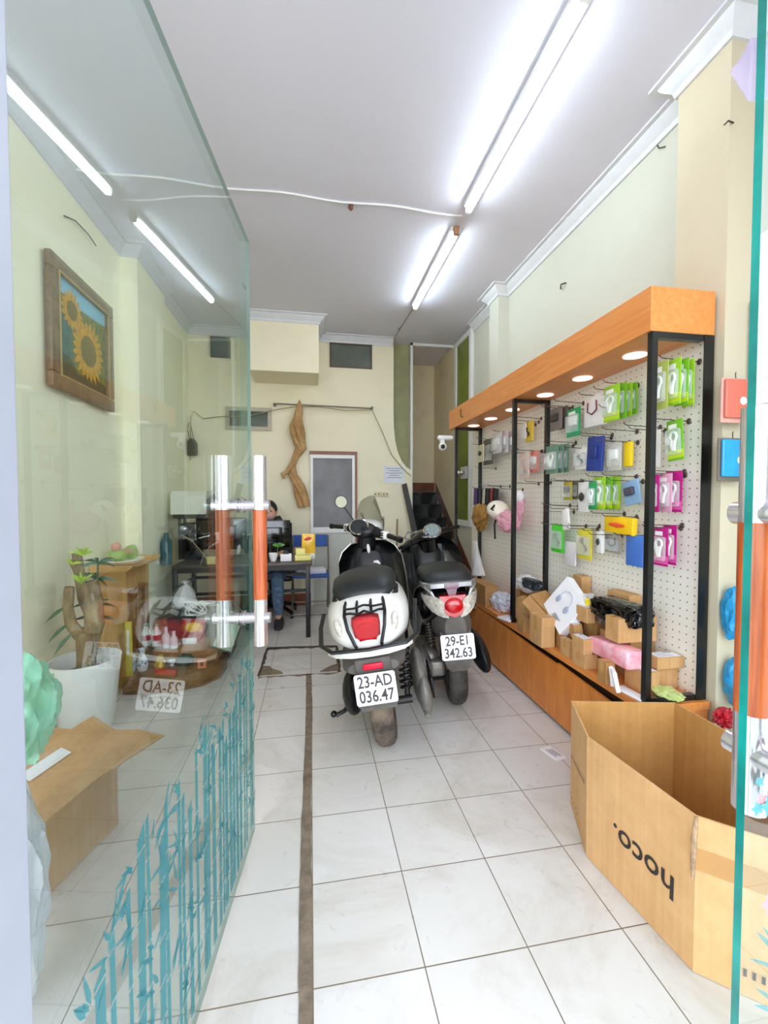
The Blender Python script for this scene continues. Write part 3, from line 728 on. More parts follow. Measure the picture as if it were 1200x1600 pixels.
g = G(); g.box((-0.10, 0.16, 0.26), (0.14, 0.42, 0.17), bev=0.05, seg=3); g.ball((-0.15, 0.08, 0.25), (0.06, 0.16, 0.11)); g.tube([(-0.14, 0.2, 0.2), (-0.22, 0.12, 0.13), (-0.27, 0.10, 0.12)], 0.012, 8); g.ball((-0.28, 0.10, 0.13), 0.018)
g.build('engine_case', BLK, s1, local=True)
g = G(); g.tube([(-0.12, 0.55, 0.24), (-0.20, 0.50, 0.12), (-0.28, 0.47, 0.004)], [0.012, 0.011, 0.012], 8); g.box((-0.285, 0.47, 0.006), (0.05, 0.035, 0.01), bev=0.003); g.build('side_stand', BLK, s1, local=True)
g = G()   # floorboard + front tunnel
g.loft([sring(y, 0, z, w, h, n=4) for y, z, w, h in ((0.44, 0.33, 0.15, 0.05), (0.55, 0.30, 0.19, 0.035), (0.80, 0.29, 0.20, 0.035), (0.98, 0.31, 0.21, 0.05))]); g.build('footboard', BLK, s1, local=True)
g = G()   # legshield
LS = [(0.30, 0.20, 0.97), (0.38, 0.225, 1.0), (0.52, 0.245, 1.045), (0.68, 0.25, 1.08), (0.82, 0.24, 1.10), (0.90, 0.20, 1.105), (0.95, 0.12, 1.10)]
g.loft([[Vector((w * t, y + 0.085 * (abs(t) ** 2.2) * -1 + dy, z)) for dy, rng in ((0, [-1, -0.85, -0.6, -0.3, 0, 0.3, 0.6, 0.85, 1]), (0.05, [1, 0.85, 0.6, 0.3, 0, -0.3, -0.6, -0.85, -1])) for t in rng] for z, w, y in LS])
ls = g.build('leg_shield', GLOSSB, s1, local=True, smooth=50)
g = G()
for sg in (1, -1): g.tube([(sg * (w + 0.004), y - 0.085, z) for z, w, y in LS[:-1]] + [(sg * 0.13, 1.06, 0.955)], 0.0065, 8)
g.build('shield_trim', mat('trim_silver', '#b8b6b4', 0.2, metal=0.9), ls, local=True)
g = G(); g.M = Matrix.Translation((0.045, 1.005, 0.78)) @ Matrix.Rotation(PI / 2, 4, 'X'); g.prism([(0.03 * math.cos(2 * PI * k / 6), 0.03 * math.sin(2 * PI * k / 6)) for k in range(6)], h=0.02); g.build('badge_sticker', PLATE, ls, local=True)
g = G(); g.ball((0.0, 1.02, 0.90), (0.014, 0.02, 0.038), 14); g.build('bag_hook', PLATE, ls, local=True)
g = G(); shell(g, [(0.93, 0, 0.50, 0.09, 0.16, 3), (1.02, 0, 0.62, 0.12, 0.26, 3), (1.10, 0, 0.66, 0.12, 0.24, 3)]); g.build('glove_box', BLK, ls, local=True)
g = G(); g.loft([[Vector((w * t, y + 0.055 - 0.085 * abs(t) ** 2.2, z)) for t in (-1.02, -0.6, 0, 0.6, 1.02)] + [Vector((w * t, y + 0.09 - 0.085 * abs(t) ** 2.2, z)) for t in (1.02, 0.6, 0, -0.6, -1.02)] for z, w, y in LS]); g.build('front_apron', WHT, s1, local=True, smooth=50)
g = G(); shell(g, [(1.10, 0, 0.40, 0.06, 0.05), (1.2, 0, 0.47, 0.085, 0.05), (1.35, 0, 0.46, 0.085, 0.05), (1.5, 0, 0.38, 0.06, 0.05)]); g.build('front_mudguard', WHT, s1, local=True)
g = G(); g.cyl((0, 1.09, 0.95), (0, 1.28, 0.24), 0.022); g.build('fork', GREYM, s1, local=True)
wheel(s1, (0, 1.29, 0.228), 0.228, 0.11, TYRE, 'front_wheel', ax=Matrix.Rotation(-0.45, 4, 'Z'))
# headset turned to the right
hs = bpy.data.objects.new('handlebar', None); C.objects.link(hs); hs.parent = s1; hs.location = (0, 1.07, 1.03); hs.rotation_euler = (0.0, R(13), R(-38)); WM[hs.name] = Vector((0, 0, 0))
g = G(); shell(g, [(-0.10, 0, 0.0, 0.05, 0.03), (-0.085, 0, 0.005, 0.085, 0.045), (-0.02, 0, 0.015, 0.115, 0.058), (0.06, 0, 0.02, 0.10, 0.055), (0.12, 0, 0.01, 0.06, 0.045)])
g.tube([(0, 0, 0.0), (0, 0.01, -0.12)], [0.07, 0.075], 16)
for sg in (1, -1): g.tube([(sg * 0.06, 0, 0.01), (sg * 0.17, -0.01, 0.0)], [0.045, 0.03], 14)
cw = g.build('cowl', BLK, hs, local=True, smooth=60)
g = G(); shell(g, [(-0.01, 0, 0.035, 0.10, 0.045), (0.06, 0, 0.04, 0.105, 0.05), (0.13, 0, 0.02, 0.075, 0.045), (0.16, 0, 0.01, 0.04, 0.03)]); g.build('headset_cover', WHT, hs, local=True, smooth=60)
g = G(); g.M = Matrix.Translation((-0.0, -0.085, 0.045)) @ Euler((1.0, 0, 0.5)).to_matrix().to_4x4(); g.lathe([(0.001, 0.0), (0.058, 0.0), (0.066, 0.008), (0.058, 0.014), (0.054, 0.009), (0.001, 0.009)], seg=28, sx=1.15); g.build('dash_ring', CHR, hs, local=True)
g = G(); g.M = Matrix.Translation((-0.0, -0.085, 0.047)) @ Euler((1.0, 0, 0.5)).to_matrix().to_4x4(); g.lathe([(0.001, 0.011), (0.055, 0.011), (0.057, 0.004)], seg=28, sx=1.15); g.build('speedometer', mat('dash_dark', '#10181c', 0.08, coat=0.8), hs, local=True)
for sg in (1, -1):
    g = G(); g.box((sg * 0.185, -0.005, 0.0), (0.055, 0.06, 0.062), bev=0.016, seg=3); sw = g.build('switch_pod', WHT, hs, local=True)
    g = G()
    for q in (-0.016, 0.002, 0.018): g.box((sg * 0.182, -0.037, q), (0.018, 0.012, 0.010), bev=0.002)
    g.build('switch', BLK, sw, local=True)
    g = G(); g.cyl((sg * 0.205, 0, 0), (sg * 0.335, -0.025, -0.008), 0.0185, 0.0175); g.cyl((sg * 0.335, -0.025, -0.008), (sg * 0.352, -0.028, -0.009), 0.022, 0.02); g.build('grip', BLK, hs, local=True)
    g = G(); g.tube([(sg * 0.20, 0.04, 0.0), (sg * 0.28, 0.05, -0.004), (sg * 0.37, 0.035, -0.012)], [0.007, 0.006, 0.008], 8); g.build('brake_lever', CHR, hs, local=True)
g = G(); g.tube([(-0.13, 0.03, 0.03), (-0.155, 0.02, 0.07), (-0.215, -0.02, 0.165)], 0.006, 8); ms = g.build('mirror_stem', BLK, hs, local=True)
g = G(); g.M = Matrix.Translation((-0.235, -0.03, 0.205)) @ Euler((PI / 2, 0, 0.5)).to_matrix().to_4x4(); g.lathe([(0.0, -0.012), (0.03, -0.012), (0.05, 0.0), (0.052, 0.006), (0.047, 0.007)], seg=28); g.build('mirror_shell', BLK, ms, local=True)
g = G(); g.M = Matrix.Translation((-0.235, -0.03, 0.205)) @ Euler((PI / 2, 0, 0.5)).to_matrix().to_4x4(); g.lathe([(0.0, 0.0085), (0.046, 0.0085), (0.046, 0.006)], seg=28); g.build('mirror_glass', mat('mirror_face', '#c8ccb6', 0.25, metal=0.2), ms, local=True)
g = G(); rings = []
for i in range(9):
    v = i / 8; w = 0.13 * (1 - 0.55 * v ** 3) * (0.75 + 0.25 * min(1, v * 3)); z = 0.03 + 0.24 * v
    rings.append([Vector((w * t, 0.14 - 0.08 * abs(t) ** 2 - 0.06 * v, z - 0.04 * abs(t) ** 3)) for t in [-1 + k / 6 for k in range(13)]])
g.loft(rings, cap=False, closed=False); ws = g.build('windshield', sheer('smoked_screen', '#77775f', 0.42, 0.1, 0.3), hs, local=True, smooth=70)
g = G()
for sg in (1, -1):
    g = G(); g.tube([(sg * 0.09, 0.10, 0.03), (sg * 0.10, 0.09, 0.07), (sg * 0.105, 0.07, 0.11)], 0.007, 8); g.ball((sg * 0.105, 0.07, 0.11), 0.014); g.build('screen_bracket', GREYM, ws, local=True)
s1.location = (0.397, 2.15, 0.0)
s1.rotation_euler = Euler((0, R(-8.5), R(-9.5)), 'XYZ')

# ---- black scooter
s2 = thing('scooter', (0, 0, 0), 'black scooter with silver grab rail and clear side lenses parked against the display cabinet', 'scooter')
g = G()
shell(g, [(-0.22, 0, 0.66, 0.05, 0.03, 2.4), (-0.20, 0, 0.66, 0.10, 0.06, 2.6), (-0.12, 0, 0.65, 0.15, 0.10, 2.6), (0.0, 0, 0.62, 0.18, 0.14, 2.6), (0.2, 0, 0.58, 0.20, 0.17, 2.6), (0.42, 0, 0.52, 0.20, 0.20, 2.8), (0.56, 0, 0.45, 0.18, 0.18, 2.8)])
b2 = g.build('rear_body', GLOSSB, s2, local=True, smooth=60)
g = G(); g.loft([[Vector((x * s_, y_, z_)) for x, y_, z_ in ((-0.078, -0.205, 0.715), (-0.04, -0.235, 0.722), (0.04, -0.235, 0.722), (0.078, -0.205, 0.715), (0.065, -0.23, 0.66), (0.045, -0.245, 0.615), (0.0, -0.25, 0.60), (-0.045, -0.245, 0.615), (-0.065, -0.23, 0.66))] for s_ in (0.98,)] + [[Vector((x * 1.0, y_ + 0.07, z_)) for x, y_, z_ in ((-0.078, -0.205, 0.715), (-0.04, -0.235, 0.722), (0.04, -0.235, 0.722), (0.078, -0.205, 0.715), (0.065, -0.23, 0.66), (0.045, -0.245, 0.615), (0.0, -0.25, 0.60), (-0.045, -0.245, 0.615), (-0.065, -0.23, 0.66))]])
g.ball((0, -0.235, 0.665), (0.055, 0.022, 0.045), 20); g.build('tail_lamp', REDL, b2, local=True, smooth=50)
for sg in (1, -1):
    g = G(); g.loft([[Vector((sg * x, y_ + (0 if q < 5 else 0.05), zc + hh * zz)) for q, zz in enumerate((1, 0.5, 0, -0.5, -1, -0.8, 0, 0.8))] for x, y_, zc, hh in ((0.035, -0.238, 0.625, 0.03), (0.065, -0.228, 0.65, 0.05), (0.095, -0.205, 0.662, 0.052), (0.125, -0.17, 0.672, 0.045), (0.15, -0.13, 0.685, 0.032), (0.168, -0.085, 0.70, 0.014))])
    g.build('side_lens', CLRL, b2, local=True, smooth=50)
g = G()
shell(g, [(-0.16, 0, 0.775, 0.08, 0.015), (-0.14, 0, 0.785, 0.13, 0.03), (-0.02, 0, 0.80, 0.155, 0.038), (0.2, 0, 0.80, 0.165, 0.045), (0.42, 0, 0.775, 0.14, 0.045), (0.58, 0, 0.73, 0.09, 0.04)]); g.build('seat', SEATM, s2, local=True, smooth=60)
g = G(); g.loft([[Vector((x, y_ + dy, z_ + dz)) for dy, dz in ((0, -0.013), (0, 0.013), (0.03, 0.016), (0.03, -0.010))] for x, y_, z_ in ((-0.165, -0.02, 0.765), (-0.16, -0.12, 0.768), (-0.12, -0.185, 0.772), (-0.04, -0.205, 0.776), (0.04, -0.205, 0.776), (0.12, -0.185, 0.772), (0.16, -0.12, 0.768), (0.165, -0.02, 0.765))])
gr = g.build('grab_rail', mat('satin_silver', '#b9b9bb', 0.28, metal=0.75), s2, local=True, smooth=30)
g = G()
for sg in (1, -1):
    g = G(); g.tube([(sg * 0.145, -0.13, 0.76), (sg * 0.118, -0.17, 0.735), (sg * 0.10, -0.18, 0.70)], [0.012, 0.011, 0.008], 8); g.build('rail_stay', MATS['satin_silver'], gr, local=True)
g = G(); g.box((0, -0.208, 0.772), (0.085, 0.012, 0.03), bev=0.005); g.prism([(-0.035, 0.0), (0.035, 0.0), (0.012, -0.07), (-0.012, -0.07)], Matrix.Translation((0, -0.19, 0.765)) @ Matrix.Rotation(PI / 2, 4, 'X'), 0.012); g.build('rail_insert', mat('mauve_reflector', '#8b6f7a', 0.3, vary=0.2), gr, local=True)
g = G()
shell(g, [(-0.235, 0, 0.52, 0.06, 0.09), (-0.18, 0, 0.54, 0.10, 0.10), (-0.05, 0, 0.52, 0.12, 0.10)])
g.loft([[Vector((x * w, y_, z_)) for x in (-1, -0.8, -0.3, 0.3, 0.8, 1)] + [Vector((x * w, y_ + 0.02, z_ + 0.01)) for x in (1, 0.8, 0.3, -0.3, -0.8, -1)] for y_, z_, w in ((-0.215, 0.50, 0.09), (-0.235, 0.42, 0.09), (-0.245, 0.36, 0.085), (-0.24, 0.31, 0.065), (-0.225, 0.28, 0.04))])
g.build('rear_mudguard', GREYP, s2, local=True)
plate(s2, (0.0, -0.258, 0.435), -0.16, '29-E1', '342.63')
wheel(s2, (0, 0, 0.235), 0.235, 0.11, TYREB, 'rear_wheel')
g = G(); g.cyl((-0.12, 0.01, 0.25), (-0.135, 0.06, 0.60), 0.012); spring(g, (-0.122, 0.015, 0.36), (-0.133, 0.05, 0.57), 0.022, 12, 0.0055); g.build('shock_absorber', mat('shock_grey', '#5b5752', 0.4, metal=0.4), s2, local=True)
g = G(); g.box((-0.15, 0.12, 0.27), (0.13, 0.36, 0.16), bev=0.045, seg=3); g.ball((-0.185, 0.0, 0.27), (0.055, 0.14, 0.09), 18); g.box((-0.11, -0.06, 0.255), (0.09, 0.10, 0.10), bev=0.02, seg=3); g.build('engine_case', GREYM, s2, local=True)
g = G(); g.ball((0.17, 0.05, 0.30), (0.055, 0.26, 0.075), 18, rot=(0.15, 0, 0)); g.build('muffler', BLK, s2, local=True)
g = G(); g.tube([(-0.15, 0.30, 0.2), (-0.17, 0.2, 0.12), (-0.17, 0.12, 0.10), (0.0, 0.1, 0.11)], 0.012, 8); g.build('centre_stand', BLK, s2, local=True)
g = G(); g.loft([sring(y, 0, z, w, h, n=4) for y, z, w, h in ((0.5, 0.30, 0.16, 0.05), (0.62, 0.27, 0.20, 0.035), (0.85, 0.27, 0.21, 0.035), (1.0, 0.30, 0.21, 0.06))]); g.build('footboard', BLK, s2, local=True)
LS2 = [(0.28, 0.20, 0.98), (0.40, 0.25, 1.01), (0.55, 0.285, 1.05), (0.70, 0.295, 1.09), (0.80, 0.28, 1.12), (0.88, 0.23, 1.13), (0.93, 0.15, 1.12)]
g = G(); g.loft([[Vector((w * t, y - 0.09 * abs(t) ** 2.2 + dy, z)) for dy, rng in ((0, [-1, -0.85, -0.6, -0.3, 0, 0.3, 0.6, 0.85, 1]), (0.12, [1, 0.85, 0.6, 0.3, 0, -0.3, -0.6, -0.85, -1])) for t in rng] for z, w, y in LS2])
l2 = g.build('leg_shield', GLOSSB, s2, local=True, smooth=50)
g = G(); g.tube([(-0.27, 0.995, 0.70), (-0.262, 1.02, 0.78), (-0.225, 1.05, 0.85)], 0.008, 8); g.build('shield_trim', MATS['trim_silver'], l2, local=True)
g = G(); shell(g, [(0.94, 0, 0.50, 0.10, 0.18, 3), (1.04, 0, 0.62, 0.14, 0.26, 3), (1.12, 0, 0.64, 0.14, 0.25, 3)]); g.build('glove_box', BLK, l2, local=True)
g = G(); shell(g, [(1.10, 0, 0.72, 0.22, 0.16), (1.22, 0, 0.70, 0.17, 0.15), (1.32, 0, 0.66, 0.08, 0.10)]); g.build('front_apron', GLOSSB, s2, local=True, smooth=60)
g = G(); g.cyl((0, 1.10, 0.9), (0, 1.29, 0.24), 0.022); g.build('fork', GREYM, s2, local=True)
wheel(s2, (0, 1.30, 0.235), 0.235, 0.10, TYREB, 'front_wheel', ax=Matrix.Rotation(0.5, 4, 'Z'))
h2 = bpy.data.objects.new('handlebar', None); C.objects.link(h2); h2.parent = s2; h2.location = (0.01, 1.06, 0.945); h2.rotation_euler = (R(-4), R(-8), R(38)); WM[h2.name] = Vector((0, 0, 0))
g = G(); shell(g, [(-0.10, 0, 0.0, 0.05, 0.03), (-0.08, 0, 0.005, 0.10, 0.04), (-0.01, 0, 0.012, 0.13, 0.055), (0.08, 0, 0.01, 0.12, 0.055), (0.14, 0, 0.0, 0.07, 0.04)])
for sg in (1, -1): g.tube([(sg * 0.08, 0, 0.01), (sg * 0.19, -0.02, 0.0), (sg * 0.23, -0.03, 0.0)], [0.045, 0.03, 0.025], 14)
g.tube([(0, 0, 0.0), (0, 0.02, -0.12)], [0.08, 0.09], 16); g.build('cowl', GLOSSB, h2, local=True, smooth=60)
g = G(); g.M = Matrix.Translation((-0.01, -0.09, 0.045)) @ Euler((1.0, 0, -0.6)).to_matrix().to_4x4(); g.lathe([(0.001, 0.0), (0.062, 0.0), (0.070, 0.008), (0.060, 0.015), (0.056, 0.009), (0.001, 0.009)], seg=28, sx=1.12); g.build('dash_ring', CHR, h2, local=True)
g = G(); g.M = Matrix.Translation((-0.01, -0.09, 0.047)) @ Euler((1.0, 0, -0.6)).to_matrix().to_4x4(); g.lathe([(0.001, 0.0125), (0.055, 0.0125), (0.058, 0.005)], seg=28, sx=1.12); g.build('speedometer', mat('dash_grey', '#7f8c8a', 0.12, vary=0.3, scale=60, coat=0.8), h2, local=True)
for sg in (1, -1):
    g = G(); g.cyl((sg * 0.22, -0.03, 0), (sg * 0.35, -0.06, -0.008), 0.019, 0.018); g.build('grip', BLK, h2, local=True)
    g = G(); g.tube([(sg * 0.20, 0.02, 0.0), (sg * 0.28, 0.015, -0.004), (sg * 0.36, -0.01, -0.012)], [0.008, 0.007, 0.008], 8); g.build('brake_lever', BLK, h2, local=True)
g = G(); g.M = Matrix.Translation((-0.13, 0.06, 0.03)); g.tube([(0.06, 0, 0.02), (-0.02, 0.0, 0.05), (-0.06, 0.0, 0.02), (-0.055, 0, -0.05), (0.0, 0, -0.07)], 0.006, 8); g.build('cowl_trim', mat('trim_grey', '#7d8285', 0.3), h2, local=True)
s2.location = (0.897, 2.50, 0.0)
s2.rotation_euler = Euler((0, R(-5.0), R(-9.5)), 'XYZ')

# ================================================================ DISPLAY CASE ALONG THE RIGHT WALL
def wood_mat(name, c1, c2, rough=0.35, stretch=(18, 1.2, 18)):
    m, nt, p = _nodes(name)
    tc = N(nt, 'ShaderNodeTexCoord'); mp = N(nt, 'ShaderNodeMapping'); mp.inputs['Scale'].default_value = stretch
    nt.links.new(tc.outputs['Object'], mp.inputs[0])
    nz = N(nt, 'ShaderNodeTexNoise', Scale=3.0, Detail=6.0, Roughness=0.6); nz.inputs['Distortion'].default_value = 0.6
    nt.links.new(mp.outputs[0], nz.inputs['Vector'])
    rp = N(nt, 'ShaderNodeValToRGB'); rp.color_ramp.elements[0].position = 0.35; rp.color_ramp.elements[1].position = 0.7
    rp.color_ramp.elements[0].color = (*hexc(c1), 1); rp.color_ramp.elements[1].color = (*hexc(c2), 1)
    nt.links.new(nz.outputs['Fac'], rp.inputs[0]); nt.links.new(rp.outputs[0], p.inputs['Base Color']); p.inputs['Roughness'].default_value = rough
    MATS[name] = m
    return m
LAM = wood_mat('orange_laminate', '#d8833e', '#e59852')
LAMD = wood_mat('door_laminate', '#cc772f', '#e29043', stretch=(18, 8, 1.5))
def peg_mat():
    m, nt, p = _nodes('pegboard')
    tc = N(nt, 'ShaderNodeTexCoord'); sp = N(nt, 'ShaderNodeSeparateXYZ'); nt.links.new(tc.outputs['Object'], sp.inputs[0])
    ds = []
    for ax in ('Y', 'Z'):
        d = N(nt, 'ShaderNodeMath', operation='DIVIDE'); nt.links.new(sp.outputs[ax], d.inputs[0]); d.inputs[1].default_value = 0.036
        f = N(nt, 'ShaderNodeMath', operation='FRACT'); nt.links.new(d.outputs[0], f.inputs[0])
        s_ = N(nt, 'ShaderNodeMath', operation='SUBTRACT'); nt.links.new(f.outputs[0], s_.inputs[0]); s_.inputs[1].default_value = 0.5
        q = N(nt, 'ShaderNodeMath', operation='POWER'); nt.links.new(s_.outputs[0], q.inputs[0]); q.inputs[1].default_value = 2.0
        ds.append(q)
    a = N(nt, 'ShaderNodeMath', operation='ADD'); nt.links.new(ds[0].outputs[0], a.inputs[0]); nt.links.new(ds[1].outputs[0], a.inputs[1])
    l = N(nt, 'ShaderNodeMath', operation='LESS_THAN'); nt.links.new(a.outputs[0], l.inputs[0]); l.inputs[1].default_value = 0.0085
    rp = N(nt, 'ShaderNodeValToRGB'); rp.color_ramp.elements[0].color = (*hexc('#f0ebe0'), 1); rp.color_ramp.elements[1].color = (*hexc('#5c554c'), 1)
    nt.links.new(l.outputs[0], rp.inputs[0]); nt.links.new(rp.outputs[0], p.inputs['Base Color']); p.inputs['Roughness'].default_value = 0.4
    return m
SPOT = mat('spot_white', '#f3e2da', 0.5, vary=0.02, emit=0.45)
YN, YF, XF = 1.52, 3.92, 1.36
SH = 0.41
dc = thing('display_case', (1.5, 2.7, 0), 'long orange wood and pegboard display case with black steel frames along the right wall', 'display case')
g = G(); g.box2((1.645, YN + 0.002, SH), (1.66, YF + 0.22, 1.96)); pg = g.build('pegboard', peg_mat(), dc, smooth=0, ); pg['label'] = 'white perforated back board'
g = G(); g.box2((XF, YN, 1.95), (1.665, YF + 0.12, 2.13), bev=0.002); fc = g.build('header_box', LAM, dc, smooth=0)
for px, py in ((992, 555), (910, 591), (852, 617), (801, 640), (767, 654), (740, 665)):
    c = at_z(px, py, 1.95); g = G(); g.lathe([(0.001, 0.0), (0.046, 0.0), (0.052, 0.002), (0.052, 0.006)], (c.x, c.y, 1.9435), seg=28); g.build('recessed_spot', SPOT, fc)
g = G(); g.tube([(XF - 0.004, 3.70, 2.085), (XF - 0.004, 3.70, 2.02), (XF - 0.004, 3.655, 2.005)], 0.006, 6); g.build('stray_letter', mat('letter_olive', '#6b5a22', 0.5), fc)['label'] = 'olive letter L left on the header'
g = G(); g.box2((XF, YN - 0.02, SH - 0.035), (1.665, YF + 0.3, SH), bev=0.002); cnt = g.build('shelf_top', LAM, dc, smooth=0)
g = G(); g.box2((XF + 0.05, YN, 0.0), (1.665, YF + 0.25, SH - 0.035)); g.build('cabinet_body', mat('cabinet_dark', '#3a2413', 0.6), dc, smooth=0)
for k, (y0, y1, dz, sl) in enumerate(((1.55, 2.135, -0.015, 0.018), (2.14, 2.745, -0.008, 0.012), (2.75, 3.35, 0.0, 0.004), (3.355, 4.0, 0.0, 0.0))):
    g = G(); z1 = SH - 0.045; g.quad((XF + 0.012, y0, 0.02), (XF + 0.012, y1, 0.02), (XF + 0.012, y1, z1 + dz), (XF + 0.012, y0, z1 + dz - sl * 1.5), -0.016); g.build('cabinet_door', LAMD, dc, smooth=0)
g = G(); g.box2((XF + 0.012, YN - 0.012, 0.0), (1.662, YN - 0.001, SH - 0.036)); g.build('end_panel', LAM, dc, smooth=0)
BLKM = mat('black_steel', '#0a0a0b', 0.35, vary=0.3, coat=0.3)
for y in (YN + 0.015, 2.72, 3.90):
    g = G(); t = 0.013
    g.box2((XF + 0.012, y - t, SH), (XF + 0.038, y + t, 1.95)); g.box2((1.615, y - t, SH), (1.643 if y > 2 else 1.664, y + (t if y > 2 else -0.016), 1.95)); g.box2((XF + 0.038, y - t, 1.924), (1.615, y + t, 1.95)); g.box2((XF + 0.038, y - t, SH), (1.615, y + t, SH + 0.024)); g.build('steel_frame', BLKM, dc, smooth=0)
# security camera on the far end
sc_ = thing('security_camera', (1.33, 3.98, 1.86), 'white dome security camera at the far end of the display case', 'camera')
g = G(); g.box((1.30, 3.98, 1.862), (0.155, 0.06, 0.045), bev=0.018, seg=3); g.box((1.27, 3.98, 1.83), (0.05, 0.045, 0.05), bev=0.015); g.build('mount', WH, sc_)
g = G(); g.ball((1.27, 3.965, 1.775), 0.04, 20); hd = g.build('camera_head', WH, sc_)
g = G(); g.ball((1.262, 3.93, 1.772), (0.022, 0.012, 0.022), 16); g.build('lens', BLK, hd)

# wire hooks pushed into the pegboard
HOOKM = mat('hook_wire', '#5e5048', 0.4, metal=0.5)
def hook_mesh():
    g = G(); g.tube([(0, 0, 0), (-0.185, 0, 0.006), (-0.20, 0, 0.018)], 0.0022, 6); g.ball((-0.002, 0, 0), (0.006, 0.012, 0.014), 10); return g
hk0 = None; HOOKS = []
def add_hook(y, z, text=None, empty=False):
    global hk0
    if hk0 is None:
        hk0 = hook_mesh().build('peg_hook', HOOKM, None, local=True); o = hk0
    else:
        o = hk0.copy(); C.objects.link(o)
    o.location = (1.6445, y, z); tag(o, ('empty wire hook ' + text) if empty else ' '.join(('wire hook holding the ' + text).split()[:16]), 'hook', 'bare pegboard hooks' if empty else 'pegboard hooks carrying goods')
    return o
for px, py, tx_ in ((912, 630, 'left of the white neckband box, in the top row'), (957, 680, 'just above the clear charger pack'), (996, 674, 'above the narrow yellow box'), (846, 654, 'right of the slim yellow box, beside the second frame'), (846, 705, 'beside the coral red pack at the second frame'),
    (900, 692, 'between the pale green packs and the blue pouch'), (995, 745, 'directly above the tilted blue picture box'), (817, 765, 'below the pack with coral blotches'), (891, 790, 'above the askew slim white box, left one'), (904, 791, 'below the black watch box'),
    (897, 800, 'beside the top of the askew slim white box'), (976, 803, 'above the wide yellow box'), (916, 822, 'over the yellow earphone card'), (937, 822, 'over the narrow white box with black square'), (775, 732, 'in the middle of the far bay, below the white packs'),
    (783, 760, 'right of the row of slim cases, nearer the cases'), (797, 760, 'between the slim cases and the second frame'), (842, 756, 'low in the bay left of the second rear post'), (861, 754, 'left of the yellow edged earphone pack'), (990, 640, 'right of the four lime packs'),
    (1032, 668, 'behind the lone tilted green pack'), (980, 612, 'hidden behind the hindmost of the four lime packs')):
    p = at_x(px, py, 1.644); add_hook(p.y, p.z, tx_, True)

# hanging goods: card (thing) > gadget, header, blister
CLEAR = sheer('clear_blister', '#f4f6f4', 0.14, 0.12, 0.5)
def M_(name, h, **k): return mat(name, h, k.pop('rough', 0.4), **k)
WHG = M_('gadget_white', '#f2f2f0'); DKG = M_('gadget_dark', '#3b3a38')
packs = []
def pack(px0, py0, px1, py1, X, name, label, cat, group, col, gad=None, gcol=None, header=None, blister=True, tilt=0.0, thick=0.003, hook=True, band=None):
    a = at_x(px0, (py0 + py1) / 2, X); b = at_x(px1, (py0 + py1) / 2, X); yc = (a.y + b.y) / 2; w = abs(a.y - b.y)
    zt = at_x((px0 + px1) / 2, py0, X).z; zb = at_x((px0 + px1) / 2, py1, X).z; h = zt - zb
    R0 = bpy.data.objects.new(name, None); C.objects.link(R0); tag(R0, label, cat, group); WM[R0.name] = Vector((0, 0, 0))
    R0.empty_display_size = 0.02
    g = G(); g.box((0, 0, -h / 2), (thick, w, h), bev=min(0.006, thick * 0.4)); g.build('card', mat(*col) if isinstance(col, tuple) else col, R0, local=True)
    if band:
        g = G(); g.box((-thick / 2 - 0.0006, 0, -h * 0.84), (0.001, w * 0.98, h * 0.2)); g.build('printed_band', band, R0, local=True, smooth=0)
    if header:
        g = G(); g.box((-thick / 2 - 0.001, w * 0.12, -h * 0.16), (0.0014, w * 0.5, h * 0.11)); g.build('header_print', header, R0, local=True, smooth=0)
    gm = gcol or WHG; x = -thick / 2 - 0.008
    if gad == 'loop':
        g = G(); pts = []
        for k in range(17): th = PI * 2 * k / 16; pts.append((x, w * 0.0 + w * 0.2 * math.cos(th), -h * 0.42 + h * 0.11 * math.sin(th)))
        g.tube(pts[:-1], 0.0055, 8, closed=True); g.tube([(x, w * 0.1, -h * 0.5), (x - 0.002, w * 0.08, -h * 0.62), (x, w * 0.02, -h * 0.76)], [0.006, 0.009, 0.008], 8); g.tube([(x, -w * 0.12, -h * 0.5), (x - 0.002, -w * 0.05, -h * 0.64), (x, 0, -h * 0.76)], [0.006, 0.007, 0.008], 8)
        g.box((x + 0.002, w * 0.38, -h * 0.5), (0.01, w * 0.3, h * 0.2), bev=0.004); g.build('charging_cable', gm, R0, local=True)
    elif gad == 'oval':
        g = G(); g.tube([(x, w * 0.22, -h * 0.2), (x, w * 0.24, -h * 0.5), (x, 0.0, -h * 0.62), (x, -w * 0.24, -h * 0.5), (x, -w * 0.22, -h * 0.2)], 0.0038, 8); g.build('neckband_cable', gm, R0, local=True)
    elif gad == 'brick':
        g = G(); g.box((x, 0, -h * 0.45), (0.02, w * 0.55, h * 0.34), bev=0.006); g.build('charger', gm, R0, local=True)
    elif gad == 'bud':
        g = G()
        for q in (-1, 1): g.tube([(x, w * 0.1 * q, -h * (0.45 - 0.12 * q)), (x, w * 0.2 * q, -h * (0.55 - 0.12 * q)), (x, -w * 0.05, -h * (0.66 - 0.1 * q))], [0.007, 0.006, 0.003], 8)
        g.build('earphone', gm, R0, local=True)
    elif gad == 'watch':
        g = G(); g.ball((x, 0, -h * 0.5), (0.006, w * 0.3, h * 0.13), 16); g.tube([(x, 0, -h * 0.35), (x, 0, -h * 0.65)], 0.005, 8); g.build('watch_picture', gm, R0, local=True)
    if blister:
        g = G(); g.box((-thick / 2 - 0.011, 0, -h * 0.55), (0.021, w * 0.86, h * 0.62), bev=0.008, seg=3); g.build('blister', CLEAR, R0, local=True)
    R0.location = (X, yc, zt); R0.rotation_euler = (R(tilt), 0, 0)
    if hook and abs(X - 1.57) < 0.08: add_hook(yc, zt - 0.004, label)
    packs.append(R0); return R0
